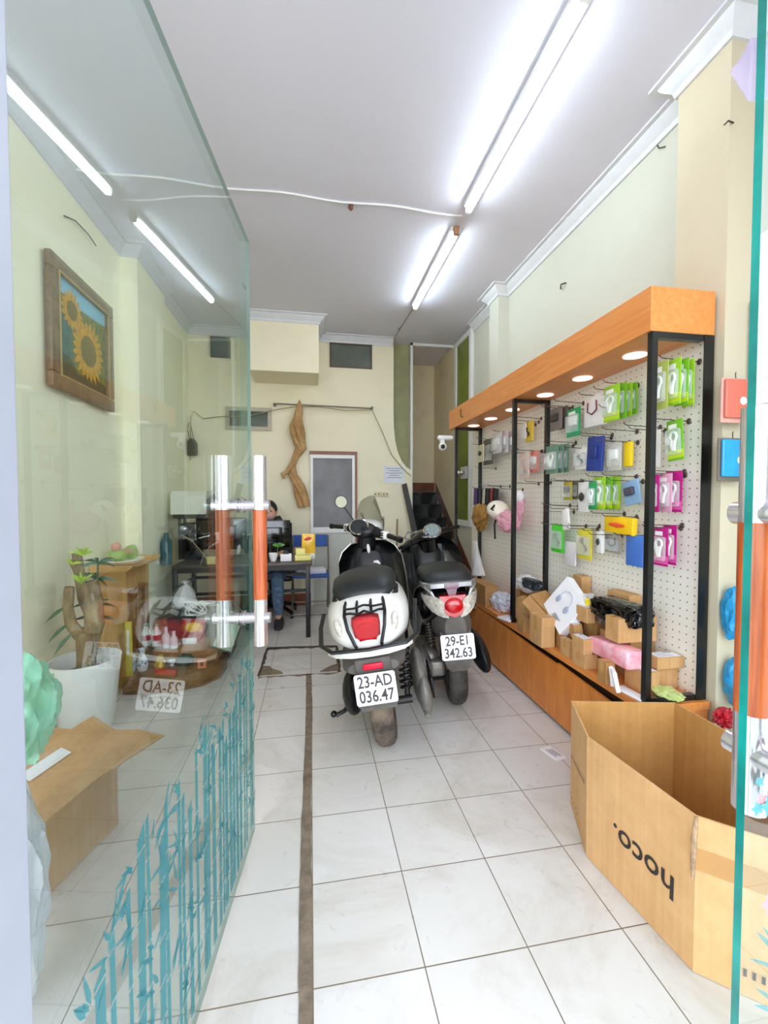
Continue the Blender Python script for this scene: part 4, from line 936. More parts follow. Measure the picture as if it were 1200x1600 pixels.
GRN = ('card_green', '#76b82a', 0.4); GRN2 = ('card_lime', '#9acb2f', 0.4); GRP = ('card_olive', '#aeb85a', 0.5); GRD = ('card_deep_green', '#2f9c5a', 0.4)
MAG = ('card_magenta', '#b8107c', 0.4); YEL = ('card_yellow', '#f2cf1c', 0.4); PNK = ('card_coral', '#e8897c', 0.5); WHC = ('card_white', '#ebe6e4', 0.5); LIM = ('card_bright_green', '#4fd135', 0.4)
LB = mat('band_lime', '#c3dc2c', 0.4); WB = mat('band_white', '#f2f2ee', 0.4); MB_ = mat('band_pink', '#e85fb0', 0.4); TB = mat('band_teal', '#2aa878', 0.4)
gG = 'green blister packs at the near end'
pack(1018, 566, 1044, 640, 1.47, 'cable_pack', 'pale olive cable pack, outermost of the cluster under the near end of the header', 'cable pack', gG, GRP, 'loop', header=WB)
pack(1042, 561, 1064, 633, 1.51, 'cable_pack', 'bright green cable pack, second in the cluster under the near end of the header', 'cable pack', gG, GRN2, 'loop', header=WB, band=LB, hook=False)
pack(1054, 562, 1076, 633, 1.55, 'cable_pack', 'bright green cable pack, third in the cluster under the near end of the header', 'cable pack', gG, GRN, 'loop', header=WB, band=LB, hook=False)
pack(1066, 563, 1085, 635, 1.59, 'cable_pack', 'green cable pack against the board, last in the cluster at the near black post', 'cable pack', gG, GRN2, 'loop', band=LB)
pack(1041, 656, 1066, 720, 1.57, 'cable_pack', 'lone green cable pack hanging tilted between the two near black posts', 'cable pack', None, GRN, 'loop', header=WB, band=LB, tilt=-4)
pack(1016, 672, 1032, 730, 1.59, 'cable_pack', 'pale pinkish white pack left of the lone green one', 'cable pack', None, WHC, None, blister=False)
pack(1014, 742, 1030, 800, 1.50, 'cable_pack', 'magenta cable pack half behind the near front post', 'cable pack', None, MAG, 'loop', header=WB)
pack(1028, 740, 1050, 800, 1.54, 'cable_pack', 'pink and clear cable pack in front of the magenta card, near end of the board', 'cable pack', None, ('card_pinkish', '#d9a0b8', 0.5), 'loop', header=WB)
pack(1040, 736, 1066, 800, 1.59, 'cable_pack', 'magenta cable pack with curled top against the board, near end', 'cable pack', None, MAG, 'loop', band=MB_)
pack(1021, 824, 1044, 884, 1.54, 'cable_pack', 'magenta cable pack, left one of the lowest pair at the near end', 'cable pack', 'lowest magenta packs', MAG, 'loop', header=WB, band=MB_)
pack(1036, 820, 1057, 882, 1.58, 'cable_pack', 'magenta cable pack, right one of the lowest pair at the near end', 'cable pack', 'lowest magenta packs', MAG, 'loop', header=WB, band=MB_)
pack(861, 637, 878, 672, 1.55, 'case_pouch', 'grey brown pouch hanging beside the second black frame, left one of two', 'pouch', None, ('pouch_brown', '#7d6f66', 0.7), 'brick', DKG, thick=0.012, blister=False)
pack(874, 635, 887, 670, 1.58, 'case_pouch', 'dark grey brown pouch tucked behind the other pouch near the second frame', 'pouch', None, ('pouch_grey', '#5f554f', 0.7), None, thick=0.012, blister=False)
pack(886, 638, 907, 682, 1.55, 'cable_pack', 'green and white pack with charger hanging below the second spotlight', 'cable pack', None, GRD, 'brick', WHG, band=TB, header=WB)
pack(916, 618, 946, 666, 1.55, 'neckband_box', 'white box printed with a red and black neckband cable', 'box', None, WHC, 'oval', mat('cable_redblack', '#a3233f', 0.4, col2='#26222a', scale=30), thick=0.03, blister=False)
for i, (a_, b_, c_, d_, x_, o_) in enumerate(((944, 602, 968, 658, 1.50, 'front'), (957, 600, 979, 655, 1.54, 'second'), (968, 600, 988, 652, 1.575, 'third'), (979, 599, 996, 648, 1.605, 'hindmost'))):
    pack(a_, b_, c_, d_, x_, 'cable_pack', 'lime green cable pack right of the white neckband box, %s of the row of four' % o_, 'cable pack', 'four lime packs right of the neckband box', GRN2 if i % 2 == 0 else GRN, 'loop', header=WB if i == 0 else None, band=LB if i == 0 else None, hook=i == 2)
for i, (a_, b_, c_, d_, x_, o_) in enumerate(((853, 696, 872, 740, 1.50, 'front'), (864, 695, 881, 739, 1.54, 'middle'), (874, 694, 889, 738, 1.58, 'rear'))):
    pack(a_, b_, c_, d_, x_, 'cable_pack', 'pale grey green cable pack by the second frame, %s one of three' % o_, 'cable pack', 'three pale green packs', ('card_dusty_green', '#6f8f78', 0.5), 'loop', hook=i == 1)
pack(899, 700, 918, 733, 1.56, 'cable_pack', 'small white pack with a black stick left of the blue pouch', 'cable pack', None, WHC, 'bud', DKG)
pack(920, 682, 944, 736, 1.55, 'case_pouch', 'blue mesh pouch hanging at the middle of the board', 'pouch', None, ('pouch_blue', '#2b4191', 0.6), 'brick', M_('pouch_blue_dark', '#22337a'), thick=0.02, blister=False, tilt=4)
pack(951, 690, 971, 735, 1.56, 'charger_pack', 'clear pack holding a white charger beside the yellow box', 'charger pack', None, ('card_clear', '#cfc9c0', 0.4), 'brick', WHG)
pack(976, 690, 988, 729, 1.59, 'narrow_box', 'narrow plain yellow box high on the middle board', 'box', None, YEL, None, thick=0.02, blister=False)
pack(881, 752, 894, 781, 1.56, 'earphone_pack', 'yellow edged pack with dark earphone, above the white stick box', 'earphone pack', None, ('card_yellow_edge', '#b9a83a', 0.5), 'brick', DKG)
pack(893, 751, 904, 780, 1.59, 'earphone_pack', 'dark bodied pack beside the yellow edged earphone pack', 'earphone pack', None, ('card_greybrown', '#6d6455', 0.5), 'brick', DKG)
pack(905, 753, 920, 800, 1.57, 'watch_box', 'white box printed with a black watch, left of the lime cards', 'box', None, WHC, 'watch', DKG, thick=0.02, blister=False)
pack(920, 752, 932, 796, 1.52, 'cable_pack', 'dark green edged cable pack behind the watch box', 'cable pack', None, GRD, 'loop')
for i, (a_, b_, c_, d_, x_, o_) in enumerate(((928, 745, 946, 796, 1.545, 'left'), (940, 745, 957, 796, 1.57, 'middle'), (952, 744, 969, 796, 1.60, 'right'))):
    pack(a_, b_, c_, d_, x_, 'cable_pack', 'lime cable pack left of the tilted blue box, %s one of three' % o_, 'cable pack', 'three lime packs left of the tilted blue box', GRN2 if i != 1 else GRN, 'loop', header=WB if i == 0 else None, band=LB, hook=i == 1)
pack(972, 751, 997, 789, 1.57, 'phone_case_box', 'tilted pale blue and dark picture box hanging left of the near front post', 'box', None, ('card_skyblue', '#8fb1d4', 0.4), 'brick', M_('dark_picture', '#4b4c5a'), thick=0.014, tilt=-12, blister=False)
pack(878, 795, 888, 828, 1.55, 'stick_box', 'slim white box hanging askew from a low hook by the second frame', 'box', None, WHC, None, thick=0.018, tilt=-9, blister=False)
pack(862, 819, 881, 863, 1.56, 'cable_pack', 'vivid green pack with black gadget, lowest row beside the second frame', 'cable pack', None, LIM, 'bud', DKG)
pack(882, 846, 900, 883, 1.58, 'phone_case', 'pale pinkish phone case with grey rim on the lowest row', 'phone case', None, ('case_pale', '#e4dcdf', 0.35), None, thick=0.012, blister=False, hook=False)
pack(903, 826, 925, 874, 1.56, 'earphone_pack', 'yellow card with black earphones on the lowest row', 'earphone pack', None, ('card_lemon', '#dfd242', 0.4), 'bud', DKG)
pack(934, 829, 943, 864, 1.56, 'narrow_box', 'narrow white box with black square, right of the yellow earphone card', 'box', None, WHC, 'watch', DKG, thick=0.022, blister=False)
pack(945, 835, 970, 864, 1.59, 'cable_pack', 'grey clear pack with coiled thin cable under the yellow box', 'cable pack', None, ('card_grey', '#a7a09b', 0.5), 'oval', DKG)
pack(948, 807, 993, 834, 1.55, 'phone_box', 'wide yellow box with orange logo hanging near the near front post', 'box', None, ('card_amber', '#f6c818', 0.4), 'watch', M_('logo_orange', '#e4581c'), thick=0.03, blister=False, tilt=3)
pack(979, 836, 1006, 885, 1.56, 'phone_case', 'blue phone case lowest on the board beside the near front post', 'phone case', None, ('case_blue', '#4a78cc', 0.3), None, thick=0.012, blister=False)
pack(822, 658, 833, 690, 1.57, 'narrow_box', 'slim yellow box high between the second and third frames', 'box', None, ('card_gold', '#e5c040', 0.4), 'bud', DKG, thick=0.015, blister=False)
pack(815, 662, 822, 686, 1.55, 'narrow_box', 'tiny cream box just left of the slim yellow one', 'box', None, WHC, None, thick=0.012, blister=False)
pack(812, 708, 827, 747, 1.55, 'lip_pack', 'white pack with coral blotches between second and third frames', 'pack', None, ('card_whitecoral', '#eccfc8', 0.5), 'bud', M_('coral', '#d9553f'))
pack(829, 704, 841, 738, 1.58, 'lip_pack', 'coral red pack with white square beside the blotched one', 'pack', None, PNK, 'brick', WHG)
for i, (a_, b_, c_, d_) in enumerate(((770, 676, 784, 708), (780, 674, 794, 708), (790, 673, 804, 710))):
    pack(a_, b_, c_, d_, (1.50, 1.54, 1.58)[i], 'glove_pack', 'white pack high at the far end of the board, %s of three' % ('leftmost', 'middle one', 'rightmost')[i], 'pack', 'white packs at the far end', ('card_soft', '#d9d0d2', 0.6), 'brick', WHG, hook=i == 1)
pack(756, 686, 771, 726, 1.56, 'strap_pack', 'dark grey ribbed pack near the far black frame', 'pack', None, ('card_charcoal', '#6a6660', 0.6), 'watch', DKG, thick=0.012)
pack(747, 695, 756, 722, 1.52, 'narrow_box', 'narrow cream card with a black mark at the far frame', 'box', None, ('card_cream', '#d8cfae', 0.5), 'watch', DKG, thick=0.01, blister=False)
for i, (h_, c_, nm) in enumerate((('#4b2f78', 0, 'purple'), ('#20202a', 1, 'black'), ('#c9c2ba', 2, 'pale grey'), ('#2a2a30', 3, 'charcoal'), ('#8c2f3f', 4, 'wine red'), ('#1c1d24', 5, 'blue black'))):
    pack(741 + 6 * i, 763, 749 + 6 * i, 790, 1.56, 'pen_case', '%s slim case in the row hanging above the brown bag' % nm, 'case', 'slim cases above the brown bag', ('slim_%s' % nm.replace(' ', '_'), h_, 0.5), None, thick=0.01, blister=False, hook=i == 2, tilt=6)

# bags and helmet at the far end of the board
PBAG = sheer('pink_bag', '#f3b4c6', 0.62, 0.25, 0.4, 30, 0.6); WBAG = sheer('white_bag', '#f2efee', 0.62, 0.25, 0.4, 25, 0.7)
p = at_x(750, 808, 1.53); g = G(); g.blob(p, (0.05, 0.13, 0.12), 0.2, 1.8, 5, 3, crease=0.25)
tag(g.build('paper_bag', mat('kraft_crumpled', '#b88a45', 0.7, col2='#8d6228', scale=10, bump=0.6)), 'crumpled golden brown bag hanging at the far end of the board', 'bag')
p = at_x(778, 797, 1.50); hl = thing('helmet', (p.x, p.y, p.z), 'round cream helmet with black mark hanging beside the brown bag', 'helmet')
g = G(); g.ball(p, (0.09, 0.10, 0.075), 24, rot=(0.4, 0, 0)); g.build('helmet_shell', mat('helmet_cream', '#efe4d4', 0.3, vary=0.03), hl)
g = G(); q = at_x(770, 793, 1.405); g.tube([q + Vector((0.005, -0.02, 0.02)), q, q + Vector((-0.005, 0.02, -0.012)), q + Vector((0.0, -0.01, -0.02))], [0.007, 0.009, 0.008, 0.006], 8); g.build('logo_mark', BLK, hl)
g = G(); g.tube([p + Vector((0, 0.03, -0.07)), p + Vector((-0.01, 0.04, -0.12)), p + Vector((0, 0.05, -0.24))], 0.008, 6, flat=0.3); g.build('chin_strap', BLK, hl)
p = at_x(795, 815, 1.50); g = G(); g.blob(p, (0.07, 0.13, 0.085), 0.2, 1.7, 5, 8, crease=0.22); g.blob(at_x(812, 790, 1.53), (0.03, 0.05, 0.09), 0.2, 1.6, 5, 9, crease=0.22)
tag(g.build('plastic_bag', PBAG), 'pink plastic bag hanging below the cream helmet', 'plastic bag')
p = at_x(812, 776, 1.52); g = G(); g.ball(p, (0.03, 0.04, 0.05), 16); tag(g.build('soft_toy', mat('toy_white', '#efe6ea', 0.7)), 'small white rounded soft toy behind the second frame post', 'toy')
g = G(); rings = []
for i in range(10):
    v = i / 9; pc = at_x(743 + 3 * v, 845 + 52 * v, 1.50); w = 0.035 + 0.06 * v ** 1.5
    rings.append([pc + Vector((0.5 * w * math.cos(t) * (1 + 0.25 * math.sin(3 * t + 4 * v)), w * math.sin(t) * (1 + 0.2 * math.cos(4 * t + 3 * v)), 0)) for t in [2 * PI * k / 18 for k in range(18)]])
g.loft(rings); tag(g.build('plastic_bag', WBAG), 'wrinkled white plastic bag hanging over the far end of the cabinet', 'plastic bag')

# ---------------------------------------------------------------- parcels on the cabinet top
def card_mat(name, c, c2):
    m, nt, p = _nodes(name)
    tc = N(nt, 'ShaderNodeTexCoord'); nz = N(nt, 'ShaderNodeTexNoise', Scale=6.0, Detail=6.0, Roughness=0.7); mp = N(nt, 'ShaderNodeMapping'); mp.inputs['Scale'].default_value = (60, 60, 1.5)
    n2 = N(nt, 'ShaderNodeTexNoise', Scale=1.0, Detail=3.0)
    nt.links.new(tc.outputs['Object'], nz.inputs['Vector']); nt.links.new(tc.outputs['Object'], mp.inputs[0]); nt.links.new(mp.outputs[0], n2.inputs['Vector'])
    ad = N(nt, 'ShaderNodeMath', operation='MULTIPLY_ADD'); nt.links.new(n2.outputs['Fac'], ad.inputs[0]); ad.inputs[1].default_value = 0.5; nt.links.new(nz.outputs['Fac'], ad.inputs[2])
    rp = N(nt, 'ShaderNodeValToRGB'); rp.color_ramp.elements[0].position = 0.5; rp.color_ramp.elements[1].position = 1.0
    rp.color_ramp.elements[0].color = (*hexc(c2), 1); rp.color_ramp.elements[1].color = (*hexc(c), 1)
    nt.links.new(ad.outputs[0], rp.inputs[0]); nt.links.new(rp.outputs[0], p.inputs['Base Color']); p.inputs['Roughness'].default_value = 0.75
    bp = N(nt, 'ShaderNodeBump', Strength=0.35, Distance=0.004); nt.links.new(ad.outputs[0], bp.inputs['Height']); nt.links.new(bp.outputs[0], p.inputs['Normal'])
    return m
KR = card_mat('kraft', '#d2a470', '#b98a55'); KR2 = card_mat('kraft_dark', '#bb8c55', '#9c7041'); TAPE = mat('parcel_tape', '#c89a5e', 0.15, vary=0.05, coat=0.4); LBL = mat('label_white', '#f0edf0', 0.5, vary=0.02)
def carton(loc, size, rz, label, name='carton', m=None, lab=False, tape=True, tilt=(0, 0), cat='box', group=None):
    """cardboard parcel: body > tape, shipping label; loc is the centre of the underside"""
    w, d, h = size
    g = G(); g.box((0, 0, h / 2), (w, d, h), bev=0.003); o = g.build(name, m or KR, None, local=True, smooth=0)
    if tape:
        g = G(); g.box((0, 0, h + 0.0006), (w * 1.001, min(0.045, d * 0.3), 0.001)); g.box((-w / 2 - 0.0006, 0, h * 0.75), (0.001, min(0.045, d * 0.3), h * 0.5)); g.build('tape', TAPE, o, local=True, smooth=0)
    if lab:
        g = G(); g.box((0, 0, h + 0.0016), (w * 0.86, d * 0.84, 0.001)); lb = g.build('shipping_label', LBL, o, local=True, smooth=0)
        g = G(); rnd = random.Random(int(abs(loc[1]) * 1000))
        for k in range(5): g.box((-w * 0.1 + rnd.uniform(-0.01, 0.01) * 0.3, -d * 0.3 + k * d * 0.14, h + 0.0024), (w * rnd.uniform(0.3, 0.6), d * 0.012, 0.0006))
        g.box((w * 0.22, d * 0.28, h + 0.0024), (w * 0.3, d * 0.1, 0.0006)); g.build('print_lines', mat('print_grey', '#7a7884', 0.6), lb, local=True, smooth=0)
    o.location = loc; o.rotation_euler = (R(tilt[0]), R(tilt[1]), R(rz)); tag(o, label, cat, group)
    return o
def cpx(pl, pm, pr, pt, pb, z0, label, rz=0, **k):
    """carton seen between pixel columns pl|pm|pr; near vertical edge pm from pt (top) to pb, standing at height z0"""
    c = at_z(pm, pb, z0); h = at_y(pm, pt, c.y).z - z0; y1 = at_x(pl, pb, c.x).y; x1 = at_y(pr, pb, c.y).x
    w = max(0.03, x1 - c.x); d = max(0.03, y1 - c.y)
    x0 = min(c.x, 1.640 - w)
    return carton((x0 + w / 2, c.y + d / 2, z0), (w, d, max(0.02, h)), rz, label, **k)
S = SH
cpx(735, 758, 777, 916, 949, S, 'long brown carton at the far end of the cabinet top', m=KR2, tape=False)
cpx(807, 818, 829, 967, 990, S, 'small square carton behind the second frame foot, front row', m=KR2)
cpx(827, 846, 867, 966, 1013, S, 'upright carton with tape in the front row of the parcels')
cpx(868, 879, 893, 976, 1016, S, 'narrow brown carton just right of the upright taped carton', m=KR2)
cpx(875, 889, 897, 1002, 1029, S, 'small carton with a red sticker at the front edge')
cpx(893, 914, 934, 1024, 1047, S, 'low flat carton at the front edge of the cabinet top')
cpx(893, 912, 926, 1000, 1024, S + 0.075, 'small carton with a white label resting on the flat carton', lab=True, tape=False)
cpx(933, 947, 961, 1036, 1071, S, 'brown carton holding up the pink parcel', m=KR2)
cpx(975, 1008, 1030, 1052, 1088, S, 'low carton with white label at the foot of the near front post', lab=True, tape=False)
cpx(1020, 1041, 1075, 1045, 1077, S, 'plain carton at the near right end of the cabinet top')
cpx(1008, 1028, 1070, 1029, 1047, S + 0.105, 'flat carton with a big white label on top of the near right carton', lab=True, tape=False)
cpx(945, 966, 1026, 968, 1006, S + 0.185, 'wide carton under the black bagged parcel')
carton((1.56, 1.86, S), (0.14, 0.20, 0.184), 4, 'brown carton in the back row directly under the wide carton', m=KR2)
cpx(912, 930, 944, 968, 1000, S + 0.10, 'carton lying between the wide carton and the white labelled one', rz=6, m=KR2, tilt=(4, -4))
carton((1.56, 2.14, S), (0.15, 0.20, 0.095), -3, 'squat carton in the back row below the mid parcels', m=KR2)
cpx(890, 902, 914, 976, 1001, S + 0.09, 'carton with creased white label between the headphone box and the wide carton', lab=True, rz=-8, tape=False, tilt=(0, -10))
carton((1.555, 2.36, S), (0.16, 0.19, 0.10), 5, 'squat carton in the back row under the headphone box', m=KR)
cpx(900, 917, 930, 951, 975, S + 0.20, 'small carton with a white top below the yellow toy bag', lab=True, tape=False)
carton((1.58, 2.12, S + 0.096), (0.10, 0.14, 0.10), 5, 'brown carton in the back row behind the small white topped one', m=KR2)
carton((1.60, 1.93, S + 0.186), (0.07, 0.16, 0.19), 0, 'brown carton standing behind the black bagged parcel', m=KR, tape=False)
carton((1.605, 2.28, S + 0.10), (0.06, 0.09, 0.30), -3, 'upright rounded brown box leaning at the pegboard behind the headphone box', m=KR, tape=False)
cpx(842, 848, 864, 908, 932, S + 0.155, 'tilted carton with white top, high on the pile near the second frame', rz=10, lab=True, tape=False, tilt=(10, 6))
carton((1.55, 2.62, S), (0.16, 0.17, 0.15), 6, 'carton in the back row just past the second frame', m=KR2)
cpx(826, 838, 850, 922, 948, S + 0.06, 'pale carton in the pile beneath the black parcel', rz=-6, tilt=(-5, 0))
cpx(806, 812, 822, 922, 960, S, 'carton half hidden behind the second front post', m=KR2)
carton((1.44, 2.68, S + 0.03), (0.035, 0.13, 0.15), 14, 'thin carton leaning askew against the pile', tilt=(-24, 6))
# crushed kraft box under the headphone box
p = at_x(850, 952, 1.44); g = G(); g.box((0, 0, 0), (0.13, 0.20, 0.13), bev=0.012, seg=3)
for v in g.bm.verts:
    from mathutils import noise as _nz
    v.co += Vector((_nz.noise(v.co * 14), _nz.noise(v.co * 14 + Vector((5, 0, 0))), _nz.noise(v.co * 14 + Vector((0, 9, 0))))) * 0.02
g.quad((-0.065, -0.10, 0.06), (-0.065, 0.08, 0.065), (-0.12, 0.07, 0.03), (-0.11, -0.10, 0.02), 0.004)
o = g.build('crushed_carton', KR2, None, local=True, smooth=0); o.location = p; o.rotation_euler = (R(28), R(-8), R(8)); tag(o, 'crushed open brown carton lying tilted beneath the headphone box', 'box')
# white headphone box
p = at_x(879, 945, 1.42); hb = bpy.data.objects.new('headphone_box', None); C.objects.link(hb); WM[hb.name] = Vector((0, 0, 0)); tag(hb, 'large white box printed with headphones tipped on the parcel pile', 'box')
g = G(); g.box((0.03, 0, 0), (0.05, 0.235, 0.24), bev=0.002); g.build('body', LBL, hb, local=True, smooth=0)
g = G(); pts = [(-0.001, 0.005 + 0.05 * math.cos(t), 0.03 + 0.055 * math.sin(t)) for t in [R(-20) + R(220) * k / 16 for k in range(17)]]; g.tube(pts, 0.003, 6, flat=0.4); g.ball((-0.001, 0.052, 0.0), (0.002, 0.017, 0.025), 14); g.ball((-0.001, -0.042, 0.0), (0.002, 0.017, 0.025), 14)
g.build('headphone_print', mat('print_lavender', '#aeb0c4', 0.5), hb, local=True)
g = G()
for k in range(4): g.box((-0.0008, -0.03 + 0.008 * k, -0.07 - 0.008 * k), (0.001, 0.07 - 0.01 * k, 0.003))
g.build('print_lines', MATS['print_grey'], hb, local=True, smooth=0)
hb.location = p; hb.rotation_euler = (R(33), R(18), R(6))
# soft goods on the shelf
def lump(px, py, X, r, name, label, m, seed=1, amp=0.25, fr=2.6, rot=None, sub=4, cat='bag'):
    g = G()
    if cat == 'parcel': g.bagbox(at_x(px, py, X), r, amp, fr, 5, seed, rot=rot)
    else: g.blob(at_x(px, py, X), r, amp * 0.7, fr * 0.8, 5, seed, rot=rot, crease=0.22)
    return tag(g.build(name, m), label, cat)
lump(784, 942, 1.46, (0.07, 0.13, 0.085), 'plastic_bag', 'clear bag full of blue and white packets at the far end of the cabinet', sheer('clear_bluish_bag', '#dfe2ee', 0.72, 0.2, 0.3, 45, 0.9), 2)
g = G(); c = at_z(790, 968, S); g.box((c.x + 0.02, c.y, S + 0.008), (0.10, 0.12, 0.014), rot=(0, 0, 0.3), bev=0.004); tag(g.build('flat_packet', LBL), 'thin white packet lying flat under the clear bag', 'packet')
lump(823, 911, 1.53, (0.06, 0.10, 0.06), 'plastic_bag', 'white plastic bag behind the dark parcel, high in the pile', WBAG, 4)
lump(832, 913, 1.47, (0.045, 0.09, 0.035), 'bagged_parcel', 'small black plastic wrapped parcel on the pile near the second frame', mat('bin_black', '#1d2328', 0.22, col2='#3d444a', scale=14, bump=1.0), 6, 0.2, cat='parcel')
lump(818, 971, 1.42, (0.03, 0.06, 0.025), 'plastic_bag', 'pink plastic scrap between the small cartons', PBAG, 6)
lump(920, 941, 1.52, (0.05, 0.06, 0.045), 'toy_bag', 'clear bag with a small yellow toy above the white topped carton', sheer('clear_bag', '#f1f1ee', 0.3, 0.15, 0.5, 30, 0.6), 7)
g = G(); c = at_x(919, 943, 1.475); g.ball(c, (0.016, 0.022, 0.02), 14); g.ball(c + Vector((-0.004, 0.0, 0.018)), 0.012, 12); tag(g.build('yellow_toy', mat('toy_yellow', '#f2d818', 0.4)), 'small yellow toy inside the clear bag', 'toy')
lump(970, 955, 1.51, (0.075, 0.17, 0.058), 'bagged_parcel', 'shiny black plastic wrapped parcel on the wide carton', mat('bin_black_gloss', '#08090a', 0.12, vary=0.5, scale=9, bump=1.0, coat=0.5), 11, 0.12, 2.2, cat='parcel')
lump(943, 955, 1.56, (0.05, 0.06, 0.07), 'plastic_bag', 'smoky clear bag left of the shiny black parcel', sheer('smoky_bag', '#8e8580', 0.55, 0.2, 0.4, 30, 0.8), 12)
p = at_x(962, 1018, 1.43); g = G(); g.box((0, 0, 0), (0.10, 0.30, 0.085), bev=0.016, seg=3)
for v in g.bm.verts: v.co += Vector((_nz.noise(v.co * 22), _nz.noise(v.co * 22 + Vector((5, 0, 0))), _nz.noise(v.co * 22 + Vector((0, 9, 0))))) * 0.008
o = g.build('pink_parcel', mat('pink_wrap', '#f08a9c', 0.25, col2='#f6c3cf', scale=14, bump=0.8, coat=0.4), None, local=True); o.location = (p.x, p.y, p.z); o.rotation_euler = (R(-4), 0, R(-3)); tag(o, 'pink bubble wrapped parcel across the low cartons', 'parcel')
for k, (px, py, t_) in enumerate(((957, 1062, -5), (966, 1068, -14))):
    c = at_z(px, 1083 - 10 * (1 - k), S); g = G(); g.box((0, 0, 0.045), (0.018, 0.07, 0.09), bev=0.002); o = g.build('slim_box', LBL, None, local=True, smooth=0); o.location = (c.x + 0.02, c.y + 0.03, S); o.rotation_euler = (0, R(-6 - 6 * k), R(-30)); tag(o, ('slim white box leaning on the carton under the pink parcel', 'slim white box tilted outwards left of the labelled low carton')[k], 'box')
g = G(); c = at_z(980, 1086, S); g.box((c.x + 0.02, c.y, S + 0.006), (0.05, 0.14, 0.010), rot=(0, 0, 0.1), bev=0.003); tag(g.build('flat_packet', LBL), 'flat white box lying at the very front edge before the near post', 'packet')
lump(1042, 1082, 1.50, (0.05, 0.07, 0.016), 'plastic_bag', 'green tinted clear bag under the near right carton', sheer('lime_bag', '#dcec9c', 0.6, 0.2, 0.3, 40, 0.6), 13)
# red ribbon tape on the far carton
g = G(); c = at_x(755, 912, 1.46); g.box((c.x, c.y, c.z), (0.10, 0.20, 0.018), rot=(0, 0, 0.2), bev=0.004); g.box((c.x, c.y - 0.07, c.z - 0.01), (0.06, 0.05, 0.04), bev=0.004)
tag(g.build('red_box', mat('ribbon_red', '#c8402c', 0.35)), 'small red and brown box on the long brown carton at the far end', 'box')

# ================================================================ NEAR RIGHT: OPEN CARTON, WIRE GRID, BAGS
def on_face(px, py, A, B):
    """pixel -> point on the vertical plane through plan points A and B"""
    d = Vector(ray(px, py)); A = Vector((*A, 0)); B = Vector((*B, 0)); n = (B - A).cross(Vector((0, 0, 1))); o = Vector((0, 0, EYE))
    return o + d * ((A - o).dot(n) / d.dot(n))
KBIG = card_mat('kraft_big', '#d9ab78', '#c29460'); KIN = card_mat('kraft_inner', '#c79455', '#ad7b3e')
PT = [(1.004, 0.935), (0.958, 1.315), (1.060, 1.560), (1.340, 1.500), (1.470, 1.480), (1.500, 1.120), (1.400, 0.640), (1.120, 0.835)]
HB = 0.43
bigb = thing('open_carton', (1.2, 1.15, 0), 'large open cardboard box with upside down printed lettering standing by the glass door', 'box')
g = G(); n = len(PT); cx = sum(p[0] for p in PT) / n; cy = sum(p[1] for p in PT) / n
def inset(p, t): v = Vector((cx - p[0], cy - p[1])); v = v.normalized() * t; return (p[0] + v.x, p[1] + v.y)
tops = [HB, HB + 0.004, HB + 0.004, HB + 0.004, HB + 0.002, HB - 0.01, HB - 0.004, HB - 0.002]
vo = [Vector((*p, 0.002)) for p in PT] + [Vector((*inset(p, -0.003), t)) for p, t in zip(PT, tops)]
vi = [Vector((*inset(p, 0.006), 0.008)) for p in PT] + [Vector((*inset(p, 0.003), t)) for p, t in zip(PT, tops)]
g._add(vo, [(i, (i + 1) % n, n + (i + 1) % n, n + i) for i in range(n)] + [tuple(range(n - 1, -1, -1))], 0)
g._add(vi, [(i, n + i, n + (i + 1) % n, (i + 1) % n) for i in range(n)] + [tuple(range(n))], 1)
g._add([vo[n + i] for i in range(n)] + [vi[n + i] for i in range(n)], [(i, (i + 1) % n, n + (i + 1) % n, n + i) for i in range(n)], 0)
bo = g.build('body', [KBIG, KIN], bigb, smooth=0)
A_, C_ = PT[0], PT[1]
uf = (Vector((*A_, 0)) - Vector((*C_, 0))).normalized(); nf = Vector((uf.y, -uf.x, 0)); nf = -nf if nf.x > 0 else nf
pm = on_face(1003, 1340, A_, C_)
M = frame(pm + nf * 0.003 + Vector((0, 0, 0.0)), -uf, Vector((0, 0, -1)), nf)
# lettering runs upside down along the side, tilted a little
me = text_mesh('hoco.', size=0.098, bold=0.0012, sx=0.98); g = G(); g.M = M @ Matrix.Rotation(R(-1.0), 4, 'Z'); g.mesh(me)
tx = g.build('printed_lettering', mat('box_ink', '#2f2420', 0.6), bo, smooth=0); tx['label'] = 'dark upside down printed lettering'
g = G(); rnd = random.Random(2)
for r_ in range(3):
    p0 = on_face(926 - 6 * r_, 1262 - 14 * r_, A_, C_); p1 = on_face(919, 1225 - 6 * r_, A_, C_)
    L2 = (p1 - p0).length
g2 = Vector((*PT[1], 0)); g3 = Vector((*PT[2], 0)); ub = (g2 - g3).normalized(); nb = Vector((ub.y, -ub.x, 0)); nb = -nb if nb.x > 0 else nb
for k in range(16):
    p = g3.lerp(g2, 0.12 + 0.052 * k) + nb * 0.005 + Vector((0, 0, 0.215 + 0.002 * k)); hh = rnd.uniform(0.006, 0.011)
    a = p - ub * 0.0035; b = p + ub * 0.0035; g._add([a, b, b + Vector((0, 0, hh)), a + Vector((0, 0, hh))], [(0, 1, 2, 3)])
g.build('small_print', MATS['box_ink'], bo, smooth=0); g = G()
for k in range(5):
    p = g3.lerp(g2, 0.1 + 0.1 * k) + nb * 0.005 + Vector((0, 0, 0.06 - 0.002 * k)); a = p - ub * 0.005; b = p + ub * 0.005; g._add([a, b, b + Vector((0, 0, 0.008)), a + Vector((0, 0, 0.008))], [(0, 1, 2, 3)])
g.build('small_print', MATS['box_ink'], bo, smooth=0)
